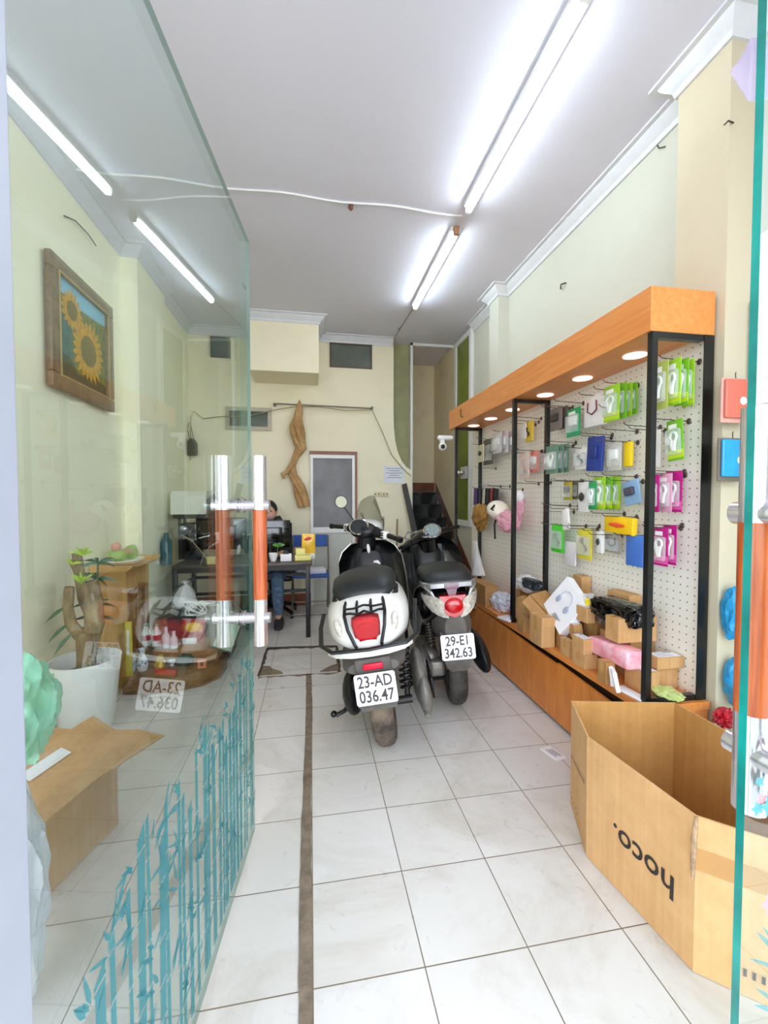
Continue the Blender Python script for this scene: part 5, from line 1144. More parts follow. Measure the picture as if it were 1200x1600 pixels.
B_ = PT[7]; un = (Vector((*B_, 0)) - Vector((*A_, 0))).normalized(); nn = Vector((un.y, -un.x, 0)); nn = -nn if nn.y > 0 else nn
g = G()
def strip_on(s0, s1, z0, z1, e=0.0035):
    a = Vector((*A_, 0)) + un * s0 + nn * e; b = Vector((*A_, 0)) + un * s1 + nn * e
    g._add([a + Vector((0, 0, z0)), b + Vector((0, 0, z0)), b + Vector((0, 0, z1)), a + Vector((0, 0, z1))], [(0, 1, 2, 3)])
strip_on(0.0, 0.15, 0.285, 0.345); g.build('tape', sheer('box_tape', '#d8a468', 0.55, 0.2, 0.2), bo, smooth=0)
g = G()
for k in range(4): strip_on(0.085 + 0.018 * k, 0.092 + 0.018 * k, 0.055, 0.075)
g.build('small_print', MATS['box_ink'], bo, smooth=0)
g = G(); ac = Vector((*A_, 0)); g.tube([ac + Vector((-0.004, -0.004, 0.43)), ac + Vector((-0.007, -0.002, 0.38)), ac + Vector((-0.006, 0.001, 0.30)), ac + Vector((-0.008, 0.0, 0.26))], [0.004, 0.007, 0.006, 0.003], 8); g.build('torn_corner', mat('torn_fluting', '#a8876a', 0.9, vary=0.3, scale=60), bo)
# paper label on the floor
g = G(); g.box((1.185, 1.89, 0.002), (0.062, 0.11, 0.003), rot=(0, 0, 0.25)); pl_ = g.build('paper_slip', LBL, smooth=0); tag(pl_, 'printed white paper slip lying on the floor tiles by the cabinet', 'paper')
g = G()
for k in range(5): g.box((1.172 + 0.008 * k, 1.89, 0.0042), (0.003, 0.07 - 0.01 * (k % 3), 0.0006), rot=(0, 0, 0.25))
g.build('print_lines', MATS['print_grey'], pl_, smooth=0)

# wire grid on the wall in front of the pillar
g = G(); z = 0.55
while z < 2.09:
    g.cyl((1.786, 1.00, z), (1.786, 1.482, z), 0.0018, seg=6); z += 0.05
for y in [1.482 - 0.05 * k for k in range(10)]: g.cyl((1.789, y, 0.55), (1.789, y, 2.08), 0.0018, seg=6)
wg = tag(g.build('wire_grid', mat('grid_wire', '#8d867c', 0.4, metal=0.4)), 'thin wire display grid on the wall beside the right glass door', 'wire grid')
def case_pack(px0, py0, px1, py1, Y, label, c1, c2):
    a = at_y(px0, py0, Y); b = at_y(px1, py1, Y); w = b.x - a.x; h = a.z - b.z; cxx = (a.x + b.x) / 2; cz = (a.z + b.z) / 2
    t = thing('phone_case', (cxx, Y, cz), label, 'phone case')
    g = G(); g.box((cxx, Y, cz), (w, 0.008, h), bev=0.003); g.build('backing_card', mat(*c2), t)
    g = G(); g.box((cxx - w * 0.04, Y - 0.012, cz + h * 0.03), (w * 0.82, 0.012, h * 0.86), bev=0.005, seg=3); cs = g.build('case_shell', mat(*c1), t)
    g = G(); g.M = Matrix.Translation((cxx + w * 0.12, Y - 0.019, cz - h * 0.02)) @ Matrix.Rotation(PI / 2, 4, 'X'); g.lathe([(0.001, 0), (0.014, 0), (0.016, 0.001)], seg=20); g.build('logo_spot', PLATE, cs)
    g = G(); g.tube([(cxx, Y, cz + h / 2), (cxx + 0.004, Y + 0.005, cz + h / 2 + 0.02), (cxx + 0.012, Y + 0.01, cz + h / 2 + 0.028)], 0.002, 5); g.build('hanger', HOOKM, t)
    return t
case_pack(1127, 590, 1170, 662, 1.44, 'coral red phone case hanging on the wire grid above the blue one', ('case_coral', '#d9705e', 0.3), ('case_card_pink', '#d8a092', 0.5))
case_pack(1122, 684, 1166, 752, 1.44, 'bright blue phone case on a dark card on the wire grid', ('case_azure', '#2e9bd6', 0.25), ('case_card_grey', '#6e655c', 0.5))
BBAG = sheer('blue_bag', '#2f9fd8', 0.85, 0.2, 0.2, 30, 0.9)
g = G(); g.blob(at_y(1150, 958, 1.44), (0.04, 0.05, 0.115), 0.12, 1.4, 5, 21, crease=0.2); tag(g.build('plastic_bag', BBAG), 'blue plastic bag hanging on the lower wire grid, upper of two', 'plastic bag')
g = G(); g.blob(at_y(1152, 1066, 1.44), (0.04, 0.05, 0.10), 0.12, 1.4, 5, 23, crease=0.2); tag(g.build('plastic_bag', BBAG), 'blue plastic bag low on the wall behind the open carton, lower of two', 'plastic bag')
g = G(); c = at_y(1132, 1122, 1.42); g.blob(c, (0.04, 0.03, 0.035), 0.3, 2.4, 5, 25, crease=0.5); g.tube([c, c + Vector((0.06, 0, 0.03)), Vector((1.786, 1.42, c.z + 0.04))], 0.006, 6); g.tube([c + Vector((0.02, 0, -0.01)), c + Vector((0.05, -0.02, -0.05)), c + Vector((0.09, -0.03, -0.06))], [0.012, 0.016, 0.01], 8)
tag(g.build('red_cloth', mat('cloth_red', '#c81e2e', 0.5, col2='#8e1024', scale=12, bump=0.5)), 'bunched red cloth beside the far corner of the open carton', 'cloth')

# short wire stubs on the plaster
def stub(pts, label, r=0.003, c=('stub_dark', '#3d342c', 0.6)):
    g = G(); g.tube(pts, r, 6); return tag(g.build('wire_stub', mat(*c)), label, 'wire')
p = at_x(880, 448, 1.795); stub([p + Vector((0, 0.03, 0)), p + Vector((-0.02, 0.0, -0.012)), p + Vector((-0.03, -0.02, 0.004)), p + Vector((0, -0.035, 0.01))], 'bent dark wire stub on the right wall above the display case', 0.005)
p = at_x(1032, 232, 1.795); stub([p + Vector((0, 0.02, 0.03)), p + Vector((-0.01, 0.0, 0)), p + Vector((0, -0.03, -0.015))], 'curved wire stub high on the right wall beside the pillar')
p = at_y(1138, 192, 1.485); stub([p + Vector((-0.02, 0, -0.012)), p + Vector((-0.01, -0.008, 0.0)), p + Vector((0.025, 0, 0.004))], 'short wire stub on the front of the near pillar')
stub([at_x(100, 337, -1.415), at_x(118, 345, -1.40), at_x(138, 366, -1.405), at_x(150, 384, -1.39)], 'loose wire hanging on the left wall above the sunflower painting', 0.004)

# ================================================================ LEFT SIDE BEHIND THE GLASS
# sunflower painting
y0, y1 = 2.59, 3.33; z0, z1 = 1.885, 2.62; xw = -1.405
pa = thing('framed_painting', (xw, (y0 + y1) / 2, z0), 'framed painting of two sunflowers under a strip of blue sky, hanging on the left wall', 'painting')
FRM = wood_mat('frame_brown', '#6b5540', '#8f7658', stretch=(4, 4, 4))
g = G(); fw = 0.085; d0, d1 = xw, xw + 0.035
for (a, b, c, d) in ((y0, z0, y1, z0 + fw), (y0, z1 - fw, y1, z1), (y0, z0 + fw, y0 + fw, z1 - fw), (y1 - fw, z0 + fw, y1, z1 - fw)):
    g.box2((d0, a, b), (d1, c, d), bev=0.01)
fr_ = g.build('frame', FRM, pa)
g = G()
for (a, b, c, d) in ((y0 + fw - 0.012, z0 + fw - 0.012, y1 - fw + 0.012, z0 + fw), (y0 + fw - 0.012, z1 - fw, y1 - fw + 0.012, z1 - fw + 0.012), (y0 + fw - 0.012, z0 + fw, y0 + fw, z1 - fw), (y1 - fw, z0 + fw, y1 - fw + 0.012, z1 - fw)):
    g.box2((d1 - 0.004, a, b), (d1 + 0.004, c, d), bev=0.002)
g.build('gold_fillet', mat('gold_fillet', '#b49a62', 0.4), fr_)
iy0, iy1, iz0, iz1 = y0 + fw, y1 - fw, z0 + fw, z1 - fw; W_ = iy1 - iy0; H_ = iz1 - iz0
C0 = [mat('paint_foliage', '#56703e', 0.5, col2='#8d8a34', scale=22), mat('paint_sky', '#8cc6dc', 0.5), mat('paint_teal', '#3f6f6c', 0.5, vary=0.2, scale=25), mat('paint_dark', '#3f4630', 0.5, vary=0.3, scale=30), mat('paint_petal', '#dcae2c', 0.5, col2='#c58a1e', scale=40), mat('paint_seed', '#7a6a34', 0.6, vary=0.25, scale=90)]
g = G(); xx = xw + 0.012
Q = lambda u, v, e=0.0: Vector((xx + e, iy0 + u * W_, iz0 + v * H_))
g._add([Q(0, 0), Q(1, 0), Q(1, 1), Q(0, 1)], [(0, 1, 2, 3)], 0)
g._add([Q(0, 0.86, .0008), Q(0.2, 0.84, .0008), Q(0.5, 0.82, .0008), Q(0.8, 0.84, .0008), Q(1, 0.86, .0008), Q(1, 1, .0008), Q(0, 1, .0008)], [tuple(range(7))], 1)
g._add([Q(0, 0.2, .0006), Q(0.3, 0.22, .0006), Q(0.28, 0.55, .0006), Q(0.2, 0.66, .0006), Q(0, 0.62, .0006)], [tuple(range(5))], 2)
g._add([Q(0, 0, .001), Q(1, 0, .001), Q(1, 0.12, .001), Q(0.7, 0.2, .001), Q(0.4, 0.1, .001), Q(0.2, 0.25, .001), Q(0, 0.22, .001)], [tuple(range(7))], 3)
def flower(u, v, r, k, e):
    c = Q(u, v, e)
    for i in range(k):
        a = 2 * PI * i / k; w = PI / k * 1.35; pts = []
        for aa, rr in ((a - w, 0.45), (a - w * 0.6, 0.8), (a, 1.0 + 0.08 * math.sin(i * 5)), (a + w * 0.6, 0.8), (a + w, 0.45)): pts.append(c + Vector((0.0002 * (i % 3), r * rr * math.cos(aa), r * rr * math.sin(aa))))
        g._add(pts, [tuple(range(5))], 4)
    g._add([c + Vector((0.001, r * 0.48 * math.cos(2 * PI * q / 24), r * 0.48 * math.sin(2 * PI * q / 24))) for q in range(24)], [tuple(range(24))], 5)
flower(0.28, 0.74, 0.12, 16, 0.0014); flower(0.60, 0.42, 0.20, 22, 0.0022)
cv = g.build('canvas', C0, pa, smooth=0); cv['label'] = 'canvas painted with two yellow sunflowers'

# white pot with a dracaena stump
pp = thing('potted_dracaena', (-1.225, 2.55, 0), 'thick stumped dracaena in a plain white pot against the left wall', 'potted plant')
g = G(); g.lathe([(0.001, 0.0), (0.118, 0.0), (0.125, 0.01), (0.150, 0.2), (0.168, 0.385), (0.170, 0.392), (0.163, 0.392), (0.158, 0.37), (0.140, 0.30)], (-1.225, 2.55, 0), 40); g.lathe([(0.14, 0.30), (0.001, 0.305)], (-1.225, 2.55, 0), 40)
g.build('pot', mat('pot_white', '#eef0ee', 0.3, vary=0.02), pp)
BARK = mat('bark', '#a48f6a', 0.9, col2='#6f5c42', scale=18, bump=0.7, stretch=(1, 1, 0.5))
T = lambda px, py, dy=0.0: at_y(px, py, 2.55 + dy)
g = G()
g.tube([T(134, 1062), T(135, 1030), T(138, 995), T(141, 985)], [0.047, 0.045, 0.058, 0.06], 14)
g.tube([T(140, 1000, 0.01), T(148, 975, 0.01), T(146, 940, 0.015), T(140, 912, 0.02), T(139, 908, 0.02)], [0.045, 0.048, 0.046, 0.044, 0.04], 14)
g.tube([T(138, 1000, -0.01), T(124, 992, -0.02), T(111, 975, -0.03), T(106, 950, -0.03), T(108, 925, -0.03), T(109, 917, -0.03)], [0.035, 0.032, 0.029, 0.026, 0.026, 0.022], 12)
g.tube([T(143, 965, 0.06), T(130, 935, 0.06), T(124, 895, 0.06), T(120, 864, 0.06)], [0.028, 0.027, 0.027, 0.024], 12)
g.tube([T(124, 900, 0.05), T(114, 880, 0.05), T(110, 876, 0.05)], [0.018, 0.016, 0.012], 10)
tk = g.build('trunk', BARK, pp)
g = G(); g.lathe([(0.001, 0.31), (0.141, 0.305)], (-1.225, 2.55, 0), 24); g.build('soil', mat('soil', '#5a4636', 0.95, vary=0.3, scale=40, bump=0.5), pp)
def blade(g, p, d, L, w, droop=0.3, mi=0):
    d = Vector(d).normalized(); sd = d.cross(Vector((0.3, -1, 0.2))).normalized(); rings = []; q = Vector(p)
    for i in range(7):
        t = i / 6; ww = w * (0.35 + 1.3 * t) if t < 0.4 else w * (1 - (t - 0.4) / 0.6) ** 0.8
        q2 = Vector(p) + d * L * t + Vector((0, 0, -droop * L * t * t)); rings.append([q2 - sd * ww, q2 + Vector((0, 0, -ww * 0.3)), q2 + sd * ww])
    g.loft(rings, cap=False, closed=False, mi=mi)
rnd = random.Random(4)
g = G()
for c, n_l, L in ((T(130, 868, 0.03), 12, 0.07), (T(128, 912, -0.04), 12, 0.085), (T(112, 882, 0.03), 5, 0.06)):
    for k in range(n_l):
        a = 2 * PI * k / n_l; blade(g, c, (math.cos(a) * 0.6, math.sin(a) * 0.5, rnd.uniform(0.25, 1.2)), L * rnd.uniform(0.8, 1.3), 0.008, 0.3)
g.build('young_leaves', mat('leaf_lime', '#a8c83a', 0.4, vary=0.2), pp, smooth=60)
g = G(); g.tube([T(152, 985, 0.08), T(152, 930, 0.09), T(153, 880, 0.09)], [0.008, 0.007, 0.005], 8)
for px, py, n_l in ((153, 880, 7), (152, 905, 5), (152, 945, 5), (153, 965, 4)):
    c = T(px, py, 0.09)
    for k in range(n_l):
        a = 2 * PI * k / n_l + py; blade(g, c, (math.cos(a), math.sin(a) * 0.5, rnd.uniform(0.1, 0.9)), rnd.uniform(0.10, 0.16), 0.011, 0.55)
for px, py, dx in ((104, 948, -1), (106, 975, -0.7), (112, 990, -0.5)): blade(g, T(px, py, -0.05), (dx, -0.2, -0.5), 0.11, 0.012, 0.3)
g.build('dark_leaves', mat('leaf_dark', '#2f5a34', 0.35, vary=0.25), pp, smooth=60)

# wooden altar cabinet
PINE = wood_mat('pine', '#c79654', '#ddb272', stretch=(6, 6, 1.2))
ax0, ax1, ay0, ay1 = -1.405, -1.215, 3.06, 3.46
al = thing('altar_cabinet', ((ax0 + ax1) / 2, (ay0 + ay1) / 2, 0), 'tall pale pine altar cabinet with flared top standing against the left wall', 'cabinet')
g = G(); g.box2((ax0, ay0, 0.0), (ax1, ay0 + 0.018, 0.79)); g.box2((ax0, ay1 - 0.018, 0), (ax1, ay1, 0.79)); g.box2((ax0, ay0, 0.0), (ax0 + 0.012, ay1, 0.79)); g.box2((ax0, ay0 + 0.018, 0.0), (ax1, ay1 - 0.018, 0.14)); g.box2((ax0, ay0 + 0.018, 0.64), (ax1 - 0.01, ay1 - 0.018, 0.79)); g.build('carcass', PINE, al, smooth=0)
g = G(); g.loft([[Vector((x, y, z)) for x, y, z in ((ax0, yy, 0.79), (ax1 + 0.03, yy, 0.79), (ax1 + 0.07, yy, 0.815 + zz), (ax0, yy, 0.825 + zz))] for yy, zz in ((ay0 - 0.06, 0.015), (ay0, 0.0), ((ay0 + ay1) / 2, -0.004), (ay1, 0.0), (ay1 + 0.06, 0.02))]); g.build('flared_top', PINE, al, smooth=0)
g = G()
for yy in (ay0 + 0.02, (ay0 + ay1) / 2 - 0.01, ay1 - 0.05): g.box2((ax1 - 0.02, yy, 0.14), (ax1 + 0.002, yy + 0.03, 0.64), bev=0.004)
for k in range(9): g.ball((ax1 - 0.004, ay0 + 0.07 + 0.033 * k, 0.62 - 0.02 * math.sin(k * 0.8)), (0.01, 0.02, 0.022), 10)
g.build('carved_front', wood_mat('pine_dark', '#8a5a2c', '#a87440'), al)
# figurine
fz = 0.82; fg = thing('figurine', (-1.29, 3.22, fz), 'ceramic figurine in a green robe with a pink head on top of the altar cabinet', 'figurine')
g = G(); g.lathe([(0.001, 0.0), (0.10, 0.0), (0.125, 0.025), (0.12, 0.03), (0.09, 0.018), (0.001, 0.018)], (-1.29, 3.22, fz), 28, sy=1.3); g.build('saucer', mat('saucer_white', '#e9e6d8', 0.3), fg)
g = G(); g.blob((-1.31, 3.17, fz + 0.06), (0.06, 0.075, 0.05), 0.2, 2, 3, 1); g.blob((-1.27, 3.30, fz + 0.065), (0.04, 0.05, 0.055), 0.25, 2, 3, 2); g.build('robe', mat('robe_green', '#a9c46c', 0.35, vary=0.15), fg)
g = G(); g.ball((-1.31, 3.15, fz + 0.12), (0.03, 0.032, 0.033)); g.tube([(-1.27, 3.17, fz + 0.09), (-1.25, 3.22, fz + 0.075), (-1.26, 3.28, fz + 0.09)], [0.015, 0.012, 0.01], 8); g.build('head_and_arm', mat('skin_pink', '#e0a08c', 0.4), fg)

# carved wood slabs with offerings
SLABM = wood_mat('slab_wood', '#6d4a26', '#9a6f3c', 0.45, (5, 5, 14))
g = G(); g.loft([[Vector((x, y + 0.012 * math.sin(9 * x + 3 * z_), z_)) for x, y in ((-1.20, 2.93), (-1.02, 2.92), (-0.85, 2.95), (-0.72, 2.99), (-0.63, 3.10), (-0.62, 3.28), (-0.80, 3.40), (-1.05, 3.44), (-1.20, 3.42))] for z_ in (0.002, 0.05, 0.10)])
sl = tag(g.build('wood_slab', SLABM, smooth=30), 'low thick slab of brown carved wood on the floor by the altar cabinet', 'wood slab')
g = G(); g.box2((-1.10, 3.16, 0.102), (-0.66, 3.42, 0.20), bev=0.012); tag(g.build('wood_shelf', wood_mat('tier_wood', '#84582f', '#b07a45'), smooth=30), 'upper block of brown wood carrying bottles behind the vases', 'wood slab')
POR = mat('porcelain_blue', '#eceef2', 0.15, col2='#2c4f9c', scale=26, coat=0.5); POR.node_tree.nodes['Color Ramp'].color_ramp.elements[0].position = 0.40; POR.node_tree.nodes['Color Ramp'].color_ramp.elements[1].position = 0.46
def at_top(px, py, z): return at_z(px, py, z)
c = at_top(204, 1048, 0.10); g = G(); g.lathe([(0.001, 0), (0.030, 0), (0.036, 0.02), (0.036, 0.08), (0.030, 0.10), (0.030, 0.112), (0.026, 0.112), (0.026, 0.1), (0.001, 0.09)], c, 24); tag(g.build('porcelain_jar', POR), 'squat blue and white porcelain jar at the left end of the slab', 'jar')
c = at_top(223, 1047, 0.10); g = G(); g.lathe([(0.001, 0), (0.026, 0), (0.036, 0.03), (0.036, 0.06), (0.018, 0.10), (0.015, 0.125), (0.023, 0.15), (0.020, 0.15), (0.012, 0.12), (0.001, 0.11)], c, 24); tag(g.build('porcelain_vase', POR), 'slender blue and white porcelain vase with flared neck', 'vase')
c = at_top(250, 1046, 0.10); g = G(); g.blob(c + Vector((0, 0, 0.035)), (0.034, 0.03, 0.04), 0.25, 2.2, 3, 5); g.ball(c + Vector((0.004, 0, 0.082)), 0.022, 14); g.ball(c + Vector((0.03, -0.01, 0.055)), 0.014, 10); tag(g.build('gold_figurine', mat('gold_paint', '#c8a52e', 0.3, metal=0.3, vary=0.2)), 'small golden figurine on the slab right of the vases', 'figurine')
c = at_top(269, 1040, 0.10); g = G(); g.lathe([(0.001, 0), (0.014, 0), (0.013, 0.012), (0.027, 0.038), (0.025, 0.038), (0.010, 0.014), (0.001, 0.013)], c, 20); tag(g.build('offering_cup', POR), 'tiny porcelain cup beside the golden figurine', 'cup')
c = at_top(289, 1040, 0.10); g = G(); g.blob(c + Vector((0, 0, 0.038)), (0.055, 0.045, 0.042), 0.3, 2.0, 3, 6); tag(g.build('stone_toad', mat('jade_dark', '#2f4336', 0.25, vary=0.3)), 'dark green lump shaped stone ornament on the slab', 'ornament')
c = at_top(316, 1044, 0.10); g = G(); g.box(c + Vector((0, 0, 0.032)), (0.055, 0.03, 0.06), bev=0.004); o_ = g.build('incense_box', mat('box_orange', '#e08a62', 0.5)); tag(o_, 'small orange box with dark mark at the right end of the slab', 'box')
g = G(); g.box(c + Vector((0, -0.016, 0.034)), (0.018, 0.002, 0.026), bev=0.0008); g.build('printed_mark', BLK, o_)
LQ = mat('bottle_label_white', '#e9e6e2', 0.3)
for k, (px, nm) in enumerate(((229, 'left'), (245, 'right'))):
    c = at_top(px, 1008, 0.20); c.z = 0.20; g = G(); g.lathe([(0.001, 0), (0.030, 0), (0.032, 0.01), (0.032, 0.095), (0.016, 0.12), (0.013, 0.14), (0.001, 0.14)], c, 22); b_ = g.build('bottle', LQ); tag(b_, 'white bottle with red label behind the vases, %s of the pair' % nm, 'bottle', 'pair of white bottles')
    g = G(); g.lathe([(0.0322, 0.04), (0.0326, 0.045), (0.0326, 0.075), (0.0322, 0.08)], c, 22); g.build('label', mat('label_red', '#b01830', 0.4), b_)
    g = G(); g.lathe([(0.014, 0.14), (0.014, 0.158), (0.001, 0.16)], c, 16); g.build('cap', mat('cap_green', '#8fae9c', 0.4), b_)
for k, (px, h_, nm) in enumerate(((260, 0.15, 'white neck'), (272, 0.12, 'pale grey cap'))):
    c = at_top(px, 1012, 0.20); c.z = 0.20; g = G(); g.lathe([(0.001, 0), (0.024, 0), (0.026, h_ * 0.55), (0.012, h_ * 0.75), (0.011, h_), (0.001, h_)], c, 18); tag(g.build('bottle', mat('bottle_clear_%d' % k, '#d6d8de', 0.15, vary=0.1)), 'slim pale bottle with %s beside the snack bag' % nm, 'bottle')
c = at_top(302, 1004, 0.20); g = G()
rings = []
for i in range(9):
    v = i / 8; bulge = 0.032 * math.sin(PI * min(1, max(0, v))) + 0.003; rings.append([Vector((c.x + 0.085 * math.cos(t), c.y + bulge * math.sin(t) + 0.03 * v, 0.20 + 0.17 * v)) for t in [2 * PI * k / 20 for k in range(20)]])
g.loft(rings); sb_ = g.build('snack_bag', mat('snack_red', '#a52a30', 0.25, vary=0.2, coat=0.4)); tag(sb_, 'red and yellow snack bag propped up on the wood block', 'snack bag')
g = G(); g.ball((c.x + 0.005, c.y - 0.006, 0.20 + 0.115), (0.062, 0.028, 0.038), 18); g.build('yellow_panel', mat('snack_yellow', '#f2b21e', 0.3), sb_)
g = G(); g.box((c.x - 0.02, c.y - 0.02, 0.22), (0.10, 0.03, 0.045), bev=0.01); tag(g.build('white_packet', LBL), 'white packet in front of the snack bag', 'packet')
g = G(); c = at_top(334, 1018, 0.02); fr2 = thing('picture_frame', (c.x, c.y, 0.0), 'thin frame leaning at the right end of the wood block', 'picture frame')
g = G(); M = Matrix.Translation((-0.60, 3.24, 0.30)) @ Euler((R(-14), R(30), R(35))).to_matrix().to_4x4(); g.M = M
for a, b in (((-0.09, -0.15), (-0.078, 0.15)), ((0.078, -0.15), (0.09, 0.15)), ((-0.09, -0.15), (0.09, -0.138)), ((-0.09, 0.138), (0.09, 0.15))): g.box2((a[0], -0.006, a[1]), (b[0], 0.006, b[1]))
g.build('frame', wood_mat('frame_dark', '#4c3520', '#6e5030'), fr2)
g = G(); g.M = M; g.box2((-0.08, -0.003, -0.14), (0.08, 0.003, 0.14)); g.build('picture', mat('pale_green_print', '#bcd4bc', 0.4, vary=0.08), fr2)
g = G(); c = at_y(201, 975, 3.0); g.box((c.x, c.y, 0.28), (0.035, 0.03, 0.36), bev=0.004); tb_ = g.build('incense_tube', mat('tube_yellow', '#e0cf52', 0.35)); tag(tb_, 'tall yellow incense box in front of the altar cabinet', 'box')
g = G(); g.box((c.x, c.y - 0.0155, 0.33), (0.016, 0.001, 0.16)); g.build('label', LBL, tb_)
# tangled white cord and black straps behind the bottles
g = G(); pts = []; rnd = random.Random(11)
for i in range(60): pts.append((-0.92 + 0.07 * math.cos(i * 0.7) + 0.001 * i, 3.46 + 0.02 * math.sin(i * 0.31), 0.42 + 0.055 * math.sin(i * 0.53)))
g.tube(pts, 0.004, 6); tag(g.build('tangled_cord', WH), 'tangled white cord heaped behind the offering bottles', 'cord')
g = G(); g.box2((-1.10, 3.45, 0.0), (-0.62, 3.72, 0.36), bev=0.03); tag(g.build('storage_crate', mat('crate_dark', '#2b2a2e', 0.6, vary=0.3)), 'dark crate standing behind the offering slab', 'crate')
g = G()
for k in range(3): g.tube([(-0.86 + 0.07 * k, 3.52, 0.37), (-0.80 + 0.07 * k, 3.50, 0.43), (-0.70 + 0.05 * k, 3.52, 0.44), (-0.62 + 0.04 * k, 3.55, 0.37)], 0.012, 8, flat=0.3)
g.blob((-0.78, 3.58, 0.39), (0.12, 0.09, 0.03), 0.3, 2.5, 3, 31); tag(g.build('black_bag', BLK), 'black bag with looped straps lying on the dark crate', 'bag')
g = G(); g.blob((-0.80, 3.56, 0.43), (0.09, 0.06, 0.018), 0.3, 2.5, 3, 33); tag(g.build('white_paper', LBL), 'crumpled white paper on the black bag', 'paper')
g = G(); rings = [[(-1.04 + r_ * math.cos(t) * (1 + 0.2 * math.sin(3 * t + 9 * z_)), 3.80 + 0.8 * r_ * math.sin(t) * (1 + 0.25 * math.cos(4 * t + 5 * z_)), z_) for t in [2 * PI * k / 24 for k in range(24)]] for r_, z_ in ((0.075, 0.362), (0.09, 0.40), (0.08, 0.46), (0.05, 0.51), (0.015, 0.54), (0.035, 0.57))]
g.loft(rings); tag(g.build('plastic_sack', WBAG), 'pale knotted plastic sack beside the altar cabinet', 'plastic bag')
g = G(); g.box2((-1.15, 3.735, 0), (-0.93, 3.875, 0.36), bev=0.01); tag(g.build('storage_bin', mat('bin_grey', '#9b9a8c', 0.6)), 'grey storage bin carrying the pale plastic sack', 'bin')

# cardboard box with raised flaps at the left
d = Vector((0.30, 0.95, 0)).normalized(); w_ = Vector((-d.y, d.x, 0)); O = Vector((-0.875, 1.34, 0))
lb_ = thing('flap_carton', (-1.0, 1.6, 0), 'brown cardboard box with folded out top flap standing left of the glass door', 'box')
P4 = lambda a, b, z: O + d * a + w_ * b + Vector((0, 0, z))
g = G(); L4, W4, H4 = 0.44, 0.40, 0.365
g._add([P4(0, 0, 0.002), P4(L4, 0, 0.002), P4(L4, W4, 0.002), P4(0, W4, 0.002), P4(0, 0, H4), P4(L4, 0, H4), P4(L4, W4, H4), P4(0, W4, H4)], [(3, 2, 1, 0), (4, 5, 6, 7), (0, 1, 5, 4), (1, 2, 6, 5), (2, 3, 7, 6), (3, 0, 4, 7)])
lbb = g.build('body', KR, lb_, smooth=0)
g = G(); g.quad(P4(-0.02, 0.0, H4 + 0.002), P4(L4, 0.0, H4 + 0.002), P4(L4 + 0.02, 0.12, H4 + 0.045), P4(-0.02, 0.12, H4 + 0.045), 0.005); g.build('flap', KR, lb_, smooth=0)
g = G(); g.loft([[P4(-0.02, 0.01, H4 + 0.006 ), P4(0.2, 0.01, H4 + 0.006), P4(L4, 0.01, H4 + 0.006), P4(L4, 0.01, H4 + 0.011), P4(0.2, 0.01, H4 + 0.011), P4(-0.02, 0.01, H4 + 0.011)],
    [P4(-0.03, -0.07, H4 + 0.0), P4(0.2, -0.07, H4 + 0.004), P4(L4 + 0.02, -0.08, H4 + 0.004), P4(L4 + 0.02, -0.08, H4 + 0.009), P4(0.2, -0.07, H4 + 0.009), P4(-0.03, -0.07, H4 + 0.005)],
    [P4(-0.04, -0.115, H4 - 0.03), P4(0.2, -0.12, H4 - 0.02), P4(L4 + 0.05, -0.165, H4 - 0.03), P4(L4 + 0.05, -0.165, H4 - 0.025), P4(0.2, -0.12, H4 - 0.015), P4(-0.04, -0.115, H4 - 0.025)]])
g.build('flap', KR, lb_, smooth=0)
g = G(); g.quad(P4(0.12, 0.03, H4 + 0.022), P4(0.27, 0.03, H4 + 0.022), P4(0.27, 0.07, H4 + 0.036), P4(0.12, 0.07, H4 + 0.036), 0.002); g.build('white_label', LBL, lb_, smooth=0)
g = G(); g.quad(P4(0.30, -0.0015, 0.27), P4(0.43, -0.0015, 0.27), P4(0.43, -0.0015, 0.32), P4(0.30, -0.0015, 0.32), -0.001); g.build('tape', mat('tape_pale', '#d9bd92', 0.2, coat=0.4), lbb, smooth=0)
g = G(); g.blob(at_y(20, 1112, 1.15), (0.085, 0.08, 0.135), 0.2, 1.6, 5, 41, crease=0.3); tag(g.build('plastic_bag', sheer('green_bag', '#a2dcc0', 0.55, 0.25, 0.4, 22, 0.7)), 'green plastic bag piled high at the far left beside the flap box', 'plastic bag')
g = G(); g.blob((-0.73, 1.13, 0.30), (0.085, 0.08, 0.29), 0.12, 1.8, 5, 43, crease=0.25); tag(g.build('plastic_bag', sheer('clear_bag_grey', '#e4e4ea', 0.6, 0.2, 0.3, 22, 1.0)), 'clear crinkled plastic bag under the green one at the far left', 'plastic bag')

# ================================================================ BACK OF THE SHOP
# desk
DK = mat('desk_black', '#15130f', 0.4, vary=0.2); TOPM = mat('desk_top', '#4a4038', 0.35, vary=0.2)
dk = thing('desk', (-0.56, 4.25, 0), 'black steel framed desk with dark brown top', 'desk')
dx0, dx1, dy0, dy1, dz = -1.18, 0.005, 3.90, 4.55, 0.69
g = G(); g.box2((dx0, dy0 - 0.02, dz - 0.03), (dx1 + 0.01, dy1, dz), bev=0.004); g.build('desk_top', TOPM, dk)
for x in (dx0 + 0.02, dx1 - 0.03):
    for y in (dy0 + 0.005, dy1 - 0.03):
        g = G(); g.box((x, y, (dz - 0.03) / 2), (0.04, 0.04, dz - 0.03), bev=0.004); g.build('leg', DK, dk)
g = G()
for z in (0.30, 0.47): g.box2((dx0 + 0.02, dy1 - 0.045, z - 0.014), (dx1 - 0.03, dy1 - 0.015, z + 0.014))
for x in (dx0 + 0.02, dx1 - 0.03): g.box2((x - 0.012, dy0, 0.455), (x + 0.012, dy1 - 0.02, 0.485))
